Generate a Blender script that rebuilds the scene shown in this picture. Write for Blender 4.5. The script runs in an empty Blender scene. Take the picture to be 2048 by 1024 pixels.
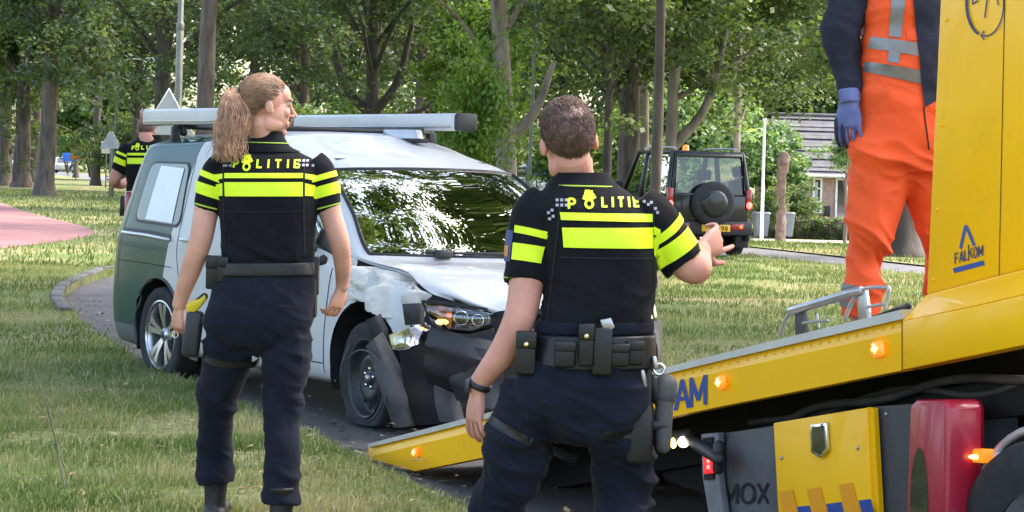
import bpy, bmesh, math, random
import numpy as np
from mathutils import Vector, Matrix, Quaternion
from mathutils.bvhtree import BVHTree
R = math.radians
sc = bpy.context.scene
COL = sc.collection
random.seed(7); rng = np.random.default_rng(11)

# ------------------------------------------------------------------ camera
FPX, CX, CY, ROLL, CAMH = 4400.0, 1024.0, 342.0, R(1.6), 1.5
cr, sr = math.cos(ROLL), math.sin(ROLL)
cam_d = bpy.data.cameras.new('camera'); cam = bpy.data.objects.new('camera', cam_d); COL.objects.link(cam)
cam_d.sensor_width = 36; cam_d.lens = 36*FPX/2048; cam_d.shift_y = -(512-CY)/2048
cam_d.clip_start = 0.1; cam_d.clip_end = 2000
cam.matrix_world = Matrix(((cr, -sr, 0, 0), (0, 0, -1, 0), (sr, cr, 0, CAMH), (0, 0, 0, 1)))
sc.camera = cam

# ------------------------------------------------------------------ sky, sun, exposure
SUN_EL, SUN_AZ = 52.0, 62.0      # azimuth clockwise from +Y: the sun stands to the right, beyond the trees
w = bpy.data.worlds.new('World'); sc.world = w; w.use_nodes = True
wn = w.node_tree; bg = wn.nodes['Background']
sky = wn.nodes.new('ShaderNodeTexSky'); sky.sky_type = 'NISHITA'; sky.sun_disc = False
sky.sun_elevation = R(SUN_EL); sky.sun_rotation = R(SUN_AZ); sky.air_density = 1.0; sky.dust_density = 4.0; sky.ozone_density = 0.6
wn.links.new(sky.outputs[0], bg.inputs[0]); bg.inputs[1].default_value = 0.15
sd = bpy.data.lights.new('sun', 'SUN'); sun = bpy.data.objects.new('sun', sd); COL.objects.link(sun)
sd.energy = 1.05; sd.angle = R(28); sd.color = (1.0, 0.95, 0.86)
_d = Vector((math.sin(R(SUN_AZ))*math.cos(R(SUN_EL)), math.cos(R(SUN_AZ))*math.cos(R(SUN_EL)), math.sin(R(SUN_EL))))
sun.rotation_euler = _d.to_track_quat('Z', 'Y').to_euler(); sun.location = _d*60
vs = sc.view_settings; vs.view_transform = 'Standard'; vs.look = 'None'; vs.gamma = 1; vs.use_curve_mapping = False
vs.exposure = 2.62
sc.cycles.max_bounces = 7; sc.cycles.transparent_max_bounces = 6; sc.cycles.diffuse_bounces = 3; sc.cycles.glossy_bounces = 3
sc.cycles.transmission_bounces = 4; sc.cycles.caustics_reflective = False; sc.cycles.caustics_refractive = False
sc.cycles.use_denoising = True

# ------------------------------------------------------------------ photo geometry
def at(x, y, Y):
    """the point at depth Y metres that the photograph shows at pixel x, y"""
    u = (x-CX)/FPX; v = (CY-y)/FPX
    return Vector((Y*(u*cr-v*sr), Y, CAMH+Y*(u*sr+v*cr)))
def gz(x, y, z=0.0):
    """the point at height z seen at pixel x, y"""
    u = (x-CX)/FPX; v = (CY-y)/FPX
    return at(x, y, (z-CAMH)/(u*sr+v*cr))
def pxm(Y): return FPX/Y

# ------------------------------------------------------------------ object helpers
WM = {}
def tag(o, label=None, cat=None, group=None, kind=None):
    if label: o['label'] = label
    if cat: o['category'] = cat
    if group: o['group'] = group
    if kind: o['kind'] = kind
    return o
def empty(name, loc=(0, 0, 0), rz=0.0, label=None, cat=None, group=None):
    o = bpy.data.objects.new(name, None); COL.objects.link(o)
    o.location = loc; o.rotation_euler = (0, 0, rz); o.empty_display_size = 0.1
    WM[o.name] = Matrix.Translation(Vector(loc)) @ Matrix.Rotation(rz, 4, 'Z')
    return tag(o, label, cat, group)
def wm(o):
    if o is None: return Matrix.Identity(4)
    return WM.get(o.name, Matrix.Identity(4))
def mesh_data(name, V, F, smooth=True):
    me = bpy.data.meshes.new(name)
    V = np.asarray(V, dtype=np.float32)
    if isinstance(F, np.ndarray):
        nf, k = F.shape
        me.vertices.add(len(V)); me.vertices.foreach_set('co', V.ravel())
        me.loops.add(nf*k); me.loops.foreach_set('vertex_index', F.astype(np.int32).ravel())
        me.polygons.add(nf); me.polygons.foreach_set('loop_start', np.arange(0, nf*k, k, dtype=np.int32))
        me.polygons.foreach_set('loop_total', np.full(nf, k, dtype=np.int32))
        me.update(calc_edges=True)
    else:
        me.from_pydata([tuple(map(float, v)) for v in V], [], [tuple(int(i) for i in f) for f in F]); me.update()
    if smooth: me.polygons.foreach_set('use_smooth', np.ones(len(me.polygons), dtype=bool))
    return me
def mk(name, VF, mat, parent=None, smooth=True, world=True, auto=None):
    """one mesh object. world=True: VF is in world metres; otherwise in the root thing's own frame"""
    V, F = VF[0], VF[1]
    V = np.asarray(V, dtype=np.float64).reshape(-1, 3)
    M = wm(parent)
    if world and parent is not None:
        inv = np.array(M.inverted()); V = V @ inv[:3, :3].T + inv[:3, 3]
    me = mesh_data(name, V, F, smooth)
    if mat is not None: me.materials.append(mat)
    if auto is not None: me.set_sharp_from_angle(angle=R(auto))
    o = bpy.data.objects.new(name, me); COL.objects.link(o)
    if parent is not None: o.parent = parent
    WM[o.name] = M
    return o
def copy_tree(o, parent=None):
    c = o.copy(); COL.objects.link(c); c.parent = parent
    for ch in list(o.children): copy_tree(ch, c)
    return c

# ------------------------------------------------------------------ shapes: all return (verts, faces)
def join(*parts):
    V = []; F = []; n = 0
    for v, f in parts:
        v = np.asarray(v, dtype=np.float64).reshape(-1, 3)
        V.append(v); F += [tuple(int(i)+n for i in q) for q in f]; n += len(v)
    return np.vstack(V), F
def xf(VF, M):
    A = np.array(M); V = np.asarray(VF[0], dtype=np.float64)
    return V @ A[:3, :3].T + A[:3, 3], VF[1]
def box(x0, x1, y0, y1, z0, z1, b=0.0):
    """box, bevelled by b"""
    if b <= 0:
        V = [(x, y, z) for x in (x0, x1) for y in (y0, y1) for z in (z0, z1)]
        F = [(0, 1, 3, 2), (4, 6, 7, 5), (0, 4, 5, 1), (2, 3, 7, 6), (0, 2, 6, 4), (1, 5, 7, 3)]
        return np.array(V, float), F
    bm = bmesh.new(); bmesh.ops.create_cube(bm, size=1)
    for v in bm.verts:
        v.co = Vector((x0 if v.co.x < 0 else x1, y0 if v.co.y < 0 else y1, z0 if v.co.z < 0 else z1))
    bmesh.ops.bevel(bm, geom=bm.edges[:], offset=b, segments=2, profile=0.5, affect='EDGES', clamp_overlap=True)
    return frombm(bm)
def frombm(bm):
    bm.verts.index_update()
    V = np.array([v.co[:] for v in bm.verts]); F = [tuple(v.index for v in f.verts) for f in bm.faces]; bm.free()
    return V, F
def prism(pts, vec, b=0.0):
    """closed polygon of 3-D points pushed along vec"""
    n = len(pts); vec = np.asarray(vec, float); P = np.asarray(pts, float)
    V = np.vstack([P, P+vec]); F = [tuple(range(n))[::-1], tuple(range(n, 2*n))]
    F += [(i, (i+1) % n, n+(i+1) % n, n+i) for i in range(n)]
    if b > 0:
        bm = bmesh.new(); vs_ = [bm.verts.new(v) for v in V]
        for f in F: bm.faces.new([vs_[i] for i in f])
        bmesh.ops.recalc_face_normals(bm, faces=bm.faces[:])
        bmesh.ops.bevel(bm, geom=bm.edges[:], offset=b, segments=2, profile=0.5, affect='EDGES', clamp_overlap=True)
        return frombm(bm)
    bm = bmesh.new(); vs_ = [bm.verts.new(v) for v in V]
    for f in F: bm.faces.new([vs_[i] for i in f])
    bmesh.ops.recalc_face_normals(bm, faces=bm.faces[:])
    return frombm(bm)
def lathe(prof, n=32, axis='y'):
    """profile of (radius, offset along axis)"""
    V = []; F = []; m = len(prof)
    for i in range(n):
        a = 2*math.pi*i/n
        for r, h in prof:
            c, s = r*math.cos(a), r*math.sin(a)
            V.append((c, h, s) if axis == 'y' else ((c, s, h) if axis == 'z' else (h, c, s)))
    for i in range(n):
        for j in range(m-1):
            a, b = i*m+j, ((i+1) % n)*m+j
            F.append((a, b, b+1, a+1))
    return np.array(V), F
def catmull(P, k):
    P = np.asarray(P, float); n = len(P)
    if n < 3:
        t = np.linspace(0, 1, k*(n-1)+1)[:, None]; return P[0]+(P[-1]-P[0])*t
    Q = np.vstack([2*P[0]-P[1], P, 2*P[-1]-P[-2]]); out = []
    for i in range(n-1):
        p0, p1, p2, p3 = Q[i], Q[i+1], Q[i+2], Q[i+3]
        for t in np.linspace(0, 1, k, endpoint=False):
            out.append(0.5*((2*p1)+(-p0+p2)*t+(2*p0-5*p1+4*p2-p3)*t*t+(-p0+3*p1-3*p2+p3)*t**3))
    out.append(P[-1]); return np.array(out)
def tube(pts, rad, n=12, k=4, cap=True, flat=None, ref=None, rnd=True):
    """smooth tapered tube; flat: ratio of the second radius to the first (ref gives the first radius' direction)"""
    P = np.asarray([list(p) for p in pts], float); r = np.asarray(rad if hasattr(rad, '__len__') else [rad]*len(P), float)
    fl = np.ones(len(P)) if flat is None else np.asarray(flat if hasattr(flat, '__len__') else [flat]*len(P), float)
    Q = catmull(np.column_stack([P, r, fl]), k) if k > 1 else np.column_stack([P, r, fl])
    C, r, fl = Q[:, :3], np.maximum(Q[:, 3], 1e-4), Q[:, 4]
    T = np.gradient(C, axis=0); T /= np.maximum(np.linalg.norm(T, axis=1, keepdims=True), 1e-9)
    a = np.array(ref if ref is not None else ((0, 0, 1) if abs(T[0][2]) < 0.8 else (1, 0, 0)), float)
    if rnd and cap:                                         # rounded ends
        pre = [(C[0]-T[0]*r[0]*0.75, r[0]*0.35), (C[0]-T[0]*r[0]*0.45, r[0]*0.78)]
        post = [(C[-1]+T[-1]*r[-1]*0.45, r[-1]*0.78), (C[-1]+T[-1]*r[-1]*0.75, r[-1]*0.35)]
        C = np.vstack([[p[0] for p in pre], C, [p[0] for p in post]])
        r = np.concatenate([[p[1] for p in pre], r, [p[1] for p in post]])
        T = np.vstack([T[:1], T[:1], T, T[-1:], T[-1:]]); fl = np.concatenate([fl[:1], fl[:1], fl, fl[-1:], fl[-1:]])
    V = []; th = np.linspace(0, 2*math.pi, n, endpoint=False)
    for i in range(len(C)):
        t = T[i]; u = a-t*np.dot(a, t)
        if np.linalg.norm(u) < 1e-6: u = np.cross(t, (0.3, 0.5, 0.8))
        u /= np.linalg.norm(u); v = np.cross(t, u); 
        if ref is None: a = u
        V.append(C[i]+r[i]*(np.cos(th)[:, None]*u+fl[i]*np.sin(th)[:, None]*v))
    V = np.vstack(V); F = []
    for i in range(len(C)-1):
        for j in range(n):
            F.append((i*n+j, i*n+(j+1) % n, (i+1)*n+(j+1) % n, (i+1)*n+j))
    if cap:
        F.append(tuple(range(n))[::-1]); F.append(tuple(range((len(C)-1)*n, len(C)*n)))
    return V, F
def loft(rings, n=40, p=2.3, k=5, cap=True):
    """rings: (centre, half-width vector, half-depth vector)"""
    A = np.array([list(c)+list(u)+list(v) for c, u, v in rings], float)
    A = catmull(A, k); th = np.linspace(0, 2*math.pi, n, endpoint=False)
    c = np.sign(np.cos(th))*np.abs(np.cos(th))**(2/p); s = np.sign(np.sin(th))*np.abs(np.sin(th))**(2/p)
    V = np.vstack([a[:3]+c[:, None]*a[3:6]+s[:, None]*a[6:9] for a in A]); F = []; m = len(A)
    for i in range(m-1):
        for j in range(n):
            F.append((i*n+j, i*n+(j+1) % n, (i+1)*n+(j+1) % n, (i+1)*n+j))
    if cap:
        F.append(tuple(range(n))[::-1]); F.append(tuple(range((m-1)*n, m*n)))
    return V, F
def ellipsoid(c, rx, ry, rz, nu=24, nv=16, M=None):
    V = []; F = []
    for i in range(nv+1):
        ph = math.pi*i/nv
        for j in range(nu):
            th = 2*math.pi*j/nu
            V.append((rx*math.sin(ph)*math.cos(th), ry*math.sin(ph)*math.sin(th), rz*math.cos(ph)))
    for i in range(nv):
        for j in range(nu):
            F.append((i*nu+j, (i+1)*nu+j, (i+1)*nu+(j+1) % nu, i*nu+(j+1) % nu))
    V = np.array(V)
    if M is not None: V = V @ np.array(M)[:3, :3].T
    return V+np.array(list(c)), F
def grid(fn, nu, nv):
    """surface fn(u, v) for u, v in 0..1"""
    V = [fn(i/nu, j/nv) for i in range(nu+1) for j in range(nv+1)]
    F = [(i*(nv+1)+j, (i+1)*(nv+1)+j, (i+1)*(nv+1)+j+1, i*(nv+1)+j+1) for i in range(nu) for j in range(nv)]
    return np.array([list(v) for v in V], float), F
def thick(VF, t):
    """give an open sheet thickness t"""
    bm = bmesh.new(); vs_ = [bm.verts.new(v) for v in VF[0]]
    for f in VF[1]:
        try: bm.faces.new([vs_[i] for i in f])
        except ValueError: pass
    bmesh.ops.recalc_face_normals(bm, faces=bm.faces[:])
    bmesh.ops.solidify(bm, geom=bm.faces[:], thickness=t)
    return frombm(bm)

# vectorised value noise
def _h(ix, iy, iz):
    n = (ix.astype(np.int64)*374761393+iy.astype(np.int64)*668265263+iz.astype(np.int64)*2147483647) & 0xffffffff
    n = ((n ^ (n >> 13))*1274126177) & 0xffffffff
    return ((n ^ (n >> 16)) & 0xffff)/65535.0
def vnoise(P):
    P = np.asarray(P, float); i = np.floor(P); f = P-i; f = f*f*(3-2*f); i = i.astype(np.int64); x, y, z = i.T; r = 0
    for dx in (0, 1):
        for dy in (0, 1):
            for dz in (0, 1):
                wgt = (f[:, 0] if dx else 1-f[:, 0])*(f[:, 1] if dy else 1-f[:, 1])*(f[:, 2] if dz else 1-f[:, 2])
                r = r+wgt*_h(x+dx, y+dy, z+dz)
    return r*2-1

def remesh(parts, voxel, smooth=2, disp=None):
    """fuse overlapping closed shapes into one continuous surface"""
    V, F = join(*parts)
    me = mesh_data('tmp', V, F); o = bpy.data.objects.new('tmp', me); COL.objects.link(o)
    m = o.modifiers.new('r', 'REMESH'); m.mode = 'VOXEL'; m.voxel_size = voxel
    dg = bpy.context.evaluated_depsgraph_get(); e = o.evaluated_get(dg); em = e.to_mesh()
    nv = len(em.vertices); V = np.empty(nv*3); em.vertices.foreach_get('co', V); V = V.reshape(-1, 3)
    F = np.empty(len(em.polygons)*4, dtype=np.int32)
    tot = np.empty(len(em.polygons), dtype=np.int32); em.polygons.foreach_get('loop_total', tot)
    if (tot == 4).all():
        em.loops.foreach_get('vertex_index', F); F = F.reshape(-1, 4)
    else:
        F = [tuple(p.vertices) for p in em.polygons]
    ne = len(em.edges); E = np.empty(ne*2, dtype=np.int32); em.edges.foreach_get('vertices', E); E = E.reshape(-1, 2)
    e.to_mesh_clear(); bpy.data.objects.remove(o); bpy.data.meshes.remove(me)
    deg = np.bincount(E.ravel(), minlength=nv).astype(float)
    def lap(V):
        S = np.zeros_like(V)
        for c in range(3):
            S[:, c] = np.bincount(E[:, 0], V[E[:, 1], c], nv)+np.bincount(E[:, 1], V[E[:, 0], c], nv)
        return S/np.maximum(deg, 1)[:, None]-V
    for _ in range(smooth):
        V = V+0.6*lap(V); V = V-0.53*lap(V)
    if disp is not None:
        N = normals(V, F); V = V+N*disp(V, N)[:, None]
    return V, F
def normals(V, F):
    F = np.asarray(F); N = np.zeros_like(V)
    fn = np.cross(V[F[:, 2]]-V[F[:, 0]], V[F[:, 3]]-V[F[:, 1]])
    for k in range(4):
        for c in range(3): N[:, c] += np.bincount(F[:, k], fn[:, c], len(V))
    return N/np.maximum(np.linalg.norm(N, axis=1, keepdims=True), 1e-12)

# ------------------------------------------------------------------ materials
MAT = {}
def mat(name, col, rough=0.6, metal=0.0, var=0.12, scale=6.0, bump=0.0, bscale=40.0, coat=0.0, trans=0.0, emis=0.0, ecol=None,
        spec=0.5, col2=None, sheen=0.0, detail=4.0, stretch=(1, 1, 1), alpha=1.0, ior=1.45):
    m = bpy.data.materials.new(name); m.use_nodes = True; nt = m.node_tree; N = nt.nodes; L = nt.links
    b = N['Principled BSDF']; b.inputs['Roughness'].default_value = rough; b.inputs['Metallic'].default_value = metal
    b.inputs['Coat Weight'].default_value = coat; b.inputs['Coat Roughness'].default_value = 0.03
    b.inputs['Transmission Weight'].default_value = trans; b.inputs['Specular IOR Level'].default_value = spec
    b.inputs['IOR'].default_value = ior; b.inputs['Alpha'].default_value = alpha
    if sheen: b.inputs['Sheen Weight'].default_value = sheen; b.inputs['Sheen Roughness'].default_value = 0.5
    if emis: 
        b.inputs['Emission Color'].default_value = (*(ecol or col), 1); b.inputs['Emission Strength'].default_value = emis
    tc = N.new('ShaderNodeTexCoord'); mp = N.new('ShaderNodeMapping'); mp.inputs['Scale'].default_value = stretch
    L.new(tc.outputs['Object'], mp.inputs[0])
    c = np.array(col); c1 = col2 if col2 is not None else tuple(np.clip(c*(1+var), 0, 1)); c0 = tuple(c*(1-var)) if col2 is None else col
    nz = N.new('ShaderNodeTexNoise'); nz.inputs['Scale'].default_value = scale; nz.inputs['Detail'].default_value = detail
    L.new(mp.outputs[0], nz.inputs['Vector'])
    rp = N.new('ShaderNodeValToRGB'); rp.color_ramp.elements[0].position = 0.3; rp.color_ramp.elements[1].position = 0.7
    rp.color_ramp.elements[0].color = (*c0, 1); rp.color_ramp.elements[1].color = (*c1, 1)
    L.new(nz.outputs['Fac'], rp.inputs[0]); L.new(rp.outputs[0], b.inputs['Base Color'])
    if bump:
        n2 = N.new('ShaderNodeTexNoise'); n2.inputs['Scale'].default_value = bscale; n2.inputs['Detail'].default_value = 5
        L.new(mp.outputs[0], n2.inputs['Vector']); bp = N.new('ShaderNodeBump'); bp.inputs['Strength'].default_value = 1.0
        bp.inputs['Distance'].default_value = bump; L.new(n2.outputs['Fac'], bp.inputs['Height']); L.new(bp.outputs[0], b.inputs['Normal'])
    MAT[name] = m
    return m
def glass(name, tint=(0.75, 0.85, 0.8), rough=0.0, refl=1.0):
    """thin pane: fresnel mirror over a tinted clear sheet"""
    m = bpy.data.materials.new(name); m.use_nodes = True; nt = m.node_tree; N = nt.nodes; L = nt.links
    N.remove(N['Principled BSDF']); out = N['Material Output']
    tr = N.new('ShaderNodeBsdfTransparent'); tr.inputs[0].default_value = (*tint, 1)
    gl = N.new('ShaderNodeBsdfGlossy'); gl.inputs['Roughness'].default_value = rough; gl.inputs[0].default_value = (1, 1, 1, 1)
    fr = N.new('ShaderNodeFresnel'); fr.inputs[0].default_value = 1.52+0.25*refl
    tc = N.new('ShaderNodeTexCoord'); nz = N.new('ShaderNodeTexNoise'); nz.inputs['Scale'].default_value = 1.6
    bp = N.new('ShaderNodeBump'); bp.inputs['Distance'].default_value = 0.0006; bp.inputs['Strength'].default_value = 0.4
    L.new(tc.outputs['Object'], nz.inputs['Vector']); L.new(nz.outputs['Fac'], bp.inputs['Height']); L.new(bp.outputs[0], gl.inputs['Normal'])
    mx = N.new('ShaderNodeMixShader'); L.new(fr.outputs[0], mx.inputs[0]); L.new(tr.outputs[0], mx.inputs[1]); L.new(gl.outputs[0], mx.inputs[2])
    L.new(mx.outputs[0], out.inputs[0]); MAT[name] = m
    return m
def leaf_mat(name, ca, cb, cc, tr=0.35):
    m = bpy.data.materials.new(name); m.use_nodes = True; nt = m.node_tree; N = nt.nodes; L = nt.links
    b = N['Principled BSDF']; out = N['Material Output']; b.inputs['Roughness'].default_value = 0.5; b.inputs['Specular IOR Level'].default_value = 0.35
    a = N.new('ShaderNodeAttribute'); a.attribute_name = 'tint'
    rp = N.new('ShaderNodeValToRGB'); e = rp.color_ramp.elements; e[0].color = (*ca, 1); e[1].color = (*cc, 1); e.new(0.5).color = (*cb, 1)
    L.new(a.outputs['Fac'], rp.inputs[0]); L.new(rp.outputs[0], b.inputs['Base Color'])
    t = N.new('ShaderNodeBsdfTranslucent'); mu = N.new('ShaderNodeMixRGB'); mu.blend_type = 'MULTIPLY'; mu.inputs[0].default_value = 1
    mu.inputs[2].default_value = (1.3, 1.25, 0.55, 1); L.new(rp.outputs[0], mu.inputs[1]); L.new(mu.outputs[0], t.inputs[0])
    mx = N.new('ShaderNodeMixShader'); mx.inputs[0].default_value = tr
    L.new(b.outputs[0], mx.inputs[1]); L.new(t.outputs[0], mx.inputs[2]); L.new(mx.outputs[0], out.inputs[0]); MAT[name] = m
    return m
def set_tint(me, vals):
    a = me.attributes.new('tint', 'FLOAT', 'POINT'); a.data.foreach_set('value', np.asarray(vals, dtype=np.float32))

mat('asphalt', (0.072, 0.066, 0.06), 0.9, var=0.25, scale=1.3, bump=0.004, bscale=160, col2=(0.115, 0.105, 0.097), detail=10)
mat('asphalt_main', (0.10, 0.10, 0.105), 0.9, var=0.2, scale=2, bump=0.003, bscale=120)
mat('kerb', (0.10, 0.095, 0.085), 0.9, var=0.3, scale=5, bump=0.004, bscale=60)
mat('path_red', (0.17, 0.068, 0.062), 0.9, scale=0.8, col2=(0.29, 0.135, 0.125), detail=9, bump=0.002, bscale=90)
mat('paving', (0.78, 0.74, 0.68), 0.85, var=0.15, scale=2)
mat('paving_pink', (0.42, 0.33, 0.30), 0.85, var=0.15, scale=3)
mat('bark', (0.105, 0.083, 0.066), 0.95, var=0.5, scale=7, bump=0.03, bscale=9, stretch=(1, 1, 0.22), detail=8)
mat('bark_pale', (0.19, 0.155, 0.12), 0.95, var=0.4, scale=6, bump=0.02, bscale=8, stretch=(1, 1, 0.25), detail=8)
mat('bark_dark', (0.072, 0.058, 0.048), 0.95, var=0.4, scale=7, bump=0.03, bscale=9, stretch=(1, 1, 0.22), detail=8)
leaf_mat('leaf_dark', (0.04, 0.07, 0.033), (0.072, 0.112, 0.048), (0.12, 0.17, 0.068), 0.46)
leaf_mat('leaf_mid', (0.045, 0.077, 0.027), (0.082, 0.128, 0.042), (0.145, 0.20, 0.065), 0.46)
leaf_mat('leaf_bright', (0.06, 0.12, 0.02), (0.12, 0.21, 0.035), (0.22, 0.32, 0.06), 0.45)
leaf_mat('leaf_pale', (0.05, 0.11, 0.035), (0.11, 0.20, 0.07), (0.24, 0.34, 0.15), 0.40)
leaf_mat('blade', (0.06, 0.11, 0.022), (0.145, 0.195, 0.05), (0.38, 0.34, 0.19), 0.25)
mat('paint_white', (0.52, 0.52, 0.525), 0.28, var=0.03, scale=3, coat=1.0)
mat('paint_crumpled', (0.56, 0.53, 0.48), 0.4, var=0.2, scale=9, coat=0.5, bump=0.004, bscale=22)
mat('plastic_black', (0.018, 0.018, 0.02), 0.5, var=0.2, scale=10, bump=0.0004, bscale=300)
mat('plastic_grey', (0.055, 0.055, 0.058), 0.6, var=0.3, scale=7, bump=0.001, bscale=60)
mat('cavity', (0.012, 0.012, 0.013), 0.9, var=0.3, scale=8)
mat('rubber', (0.022, 0.022, 0.023), 0.85, var=0.25, scale=12, bump=0.001, bscale=80)
mat('alloy', (0.55, 0.55, 0.56), 0.28, metal=0.9, var=0.1, scale=8)
mat('steel_black', (0.035, 0.035, 0.037), 0.45, metal=0.3, var=0.3, scale=9, bump=0.0006, bscale=70)
mat('aluminium', (0.60, 0.60, 0.62), 0.38, metal=0.55, var=0.08, scale=4)
mat('steel_rail', (0.40, 0.40, 0.41), 0.35, metal=0.85, var=0.2, scale=6)
mat('truck_yellow', (0.93, 0.475, 0.0), 0.4, var=0.04, scale=2, coat=0.2, spec=0.3)
def grime(name, col, lo=0.60, hi=0.78, scale=2.2, amt=0.5):
    """road dirt in drifting stains over an existing paint"""
    nt = MAT[name].node_tree; N = nt.nodes; L = nt.links; b = N['Principled BSDF']; src = b.inputs['Base Color'].links[0].from_socket
    tc = N.new('ShaderNodeTexCoord'); nz = N.new('ShaderNodeTexNoise'); nz.inputs['Scale'].default_value = scale; nz.inputs['Detail'].default_value = 12; nz.inputs['Roughness'].default_value = 0.7
    L.new(tc.outputs['Object'], nz.inputs['Vector']); rp = N.new('ShaderNodeValToRGB'); rp.color_ramp.elements[0].position = lo; rp.color_ramp.elements[1].position = hi
    rp.color_ramp.elements[1].color = (amt, amt, amt, 1); L.new(nz.outputs['Fac'], rp.inputs[0])
    mx = N.new('ShaderNodeMixRGB'); mx.inputs[2].default_value = (*col, 1); L.new(rp.outputs[0], mx.inputs[0]); L.new(src, mx.inputs[1]); L.new(mx.outputs[0], b.inputs['Base Color'])
    r2 = N.new('ShaderNodeMath'); r2.operation = 'MULTIPLY_ADD'; r2.inputs[1].default_value = 0.5; r2.inputs[2].default_value = b.inputs['Roughness'].default_value; L.new(rp.outputs[0], r2.inputs[0]); L.new(r2.outputs[0], b.inputs['Roughness'])
grime('truck_yellow', (0.28, 0.17, 0.03), 0.56, 0.80, 1.7, 0.45)
grime('paint_crumpled', (0.10, 0.085, 0.07), 0.50, 0.70, 9, 0.8); grime('rubber', (0.08, 0.075, 0.07), 0.5, 0.75, 9, 0.6); grime('plastic_grey', (0.13, 0.125, 0.115), 0.45, 0.75, 8, 0.6); grime('plastic_black', (0.04, 0.039, 0.037), 0.55, 0.8, 7, 0.4)  # on the crumpled wing: dark creases and scratches put into the colour
mat('truck_blue', (0.008, 0.05, 0.28), 0.4, var=0.05, scale=4, coat=0.3)
mat('truck_navy', (0.012, 0.022, 0.11), 0.4, var=0.05, scale=4)
mat('truck_orange', (0.80, 0.30, 0.01), 0.35, var=0.05, scale=4)
mat('pale_print', (0.85, 0.72, 0.45), 0.4, var=0.04)
mat('red_plastic', (0.34, 0.014, 0.035), 0.32, var=0.1, scale=4, coat=0.3)
mat('box_grey', (0.055, 0.055, 0.06), 0.6, var=0.2, scale=5, bump=0.0006, bscale=90)
mat('board_grey', (0.09, 0.09, 0.095), 0.7, var=0.3, scale=4, bump=0.001, bscale=40)
mat('lamp_amber', (0.95, 0.28, 0.02), 0.25, emis=0.12, ecol=(1.0, 0.28, 0.02), coat=0.5)
mat('lamp_amber_core', (1.0, 0.7, 0.3), 0.3, emis=1.0, ecol=(1.0, 0.50, 0.10))
mat('lamp_white', (1, 0.95, 0.85), 0.3, emis=3.0, ecol=(1, 0.9, 0.72))
mat('lamp_red', (0.6, 0.01, 0.02), 0.25, emis=0.25, ecol=(1, 0.02, 0.03), coat=0.5)
mat('lamp_red_core', (1, 0.2, 0.2), 0.25, emis=1.4, ecol=(1, 0.06, 0.05))
mat('brake_core', (1, 0.2, 0.2), 0.25, emis=2.2, ecol=(1, 0.03, 0.02))
mat('carrier_pale', (0.60, 0.60, 0.61), 0.45, metal=0.15, var=0.05, scale=4)
mat('lens_red', (0.30, 0.008, 0.01), 0.2, coat=0.6)
mat('chrome', (0.72, 0.72, 0.73), 0.12, metal=1.0, var=0.05)
mat('brass', (0.75, 0.60, 0.32), 0.25, metal=1.0, var=0.1)
mat('glass_dark', (0.012, 0.018, 0.018), 0.06, var=0.1, coat=1.0, spec=0.7)
mat('poster_white', (0.82, 0.83, 0.85), 0.4, var=0.04, scale=4)
mat('poster_blur', (0.60, 0.61, 0.62), 0.5, var=0.1, scale=3)
glass('windshield_glass', (0.42, 0.50, 0.46), refl=-0.1)
glass('side_glass', (0.55, 0.62, 0.58), refl=0.4)
glass('lens_clear', (0.85, 0.87, 0.88), refl=0.6)

# ================================================================== THE SETTING
def ss(a, b, x):
    t = np.clip((np.asarray(x, float)-a)/(b-a), 0, 1); return t*t*(3-2*t)
def gh(X, Y):
    """height of the open ground: level, falling away beyond the main road on the right"""
    return -0.03-0.86*ss(46, 84, Y)*ss(0.0, 6.0, X)
def soil_mat():
    m = bpy.data.materials.new('ground_grass'); m.use_nodes = True; nt = m.node_tree; N = nt.nodes; L = nt.links
    b = N['Principled BSDF']; b.inputs['Roughness'].default_value = 1.0; b.inputs['Specular IOR Level'].default_value = 0.1
    tc = N.new('ShaderNodeTexCoord')
    n1 = N.new('ShaderNodeTexNoise'); n1.inputs['Scale'].default_value = 0.45; n1.inputs['Detail'].default_value = 6
    n2 = N.new('ShaderNodeTexNoise'); n2.inputs['Scale'].default_value = 14; n2.inputs['Detail'].default_value = 6
    for n in (n1, n2): L.new(tc.outputs['Object'], n.inputs['Vector'])
    r1 = N.new('ShaderNodeValToRGB'); e = r1.color_ramp.elements; e[0].position = 0.36; e[1].position = 0.66
    e[0].color = (0.10, 0.15, 0.045, 1); e[1].color = (0.27, 0.24, 0.14, 1)
    r2 = N.new('ShaderNodeValToRGB'); e = r2.color_ramp.elements; e[0].position = 0.3; e[1].position = 0.7
    e[0].color = (0.55, 0.55, 0.5, 1); e[1].color = (1.25, 1.2, 1.1, 1)
    mx = N.new('ShaderNodeMixRGB'); mx.blend_type = 'MULTIPLY'; mx.inputs[0].default_value = 1
    L.new(n1.outputs['Fac'], r1.inputs[0]); L.new(n2.outputs['Fac'], r2.inputs[0])
    L.new(r1.outputs[0], mx.inputs[1]); L.new(r2.outputs[0], mx.inputs[2]); L.new(mx.outputs[0], b.inputs['Base Color'])
    bp = N.new('ShaderNodeBump'); bp.inputs['Distance'].default_value = 0.03; L.new(n2.outputs['Fac'], bp.inputs['Height']); L.new(bp.outputs[0], b.inputs['Normal'])
    MAT['ground_grass'] = m
soil_mat()
xs = np.concatenate([np.linspace(-420, -60, 10), np.linspace(-54, 54, 55), np.linspace(60, 420, 10)])
ys = np.concatenate([np.linspace(-80, 0, 6), np.linspace(4, 140, 50), np.linspace(150, 700, 12)])
GX, GY = np.meshgrid(xs, ys, indexing='ij'); nx_, ny_ = GX.shape
V = np.column_stack([GX.ravel(), GY.ravel(), gh(GX, GY).ravel()])
F = np.array([(i*ny_+j, (i+1)*ny_+j, (i+1)*ny_+j+1, i*ny_+j+1) for i in range(nx_-1) for j in range(ny_-1)])
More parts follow.
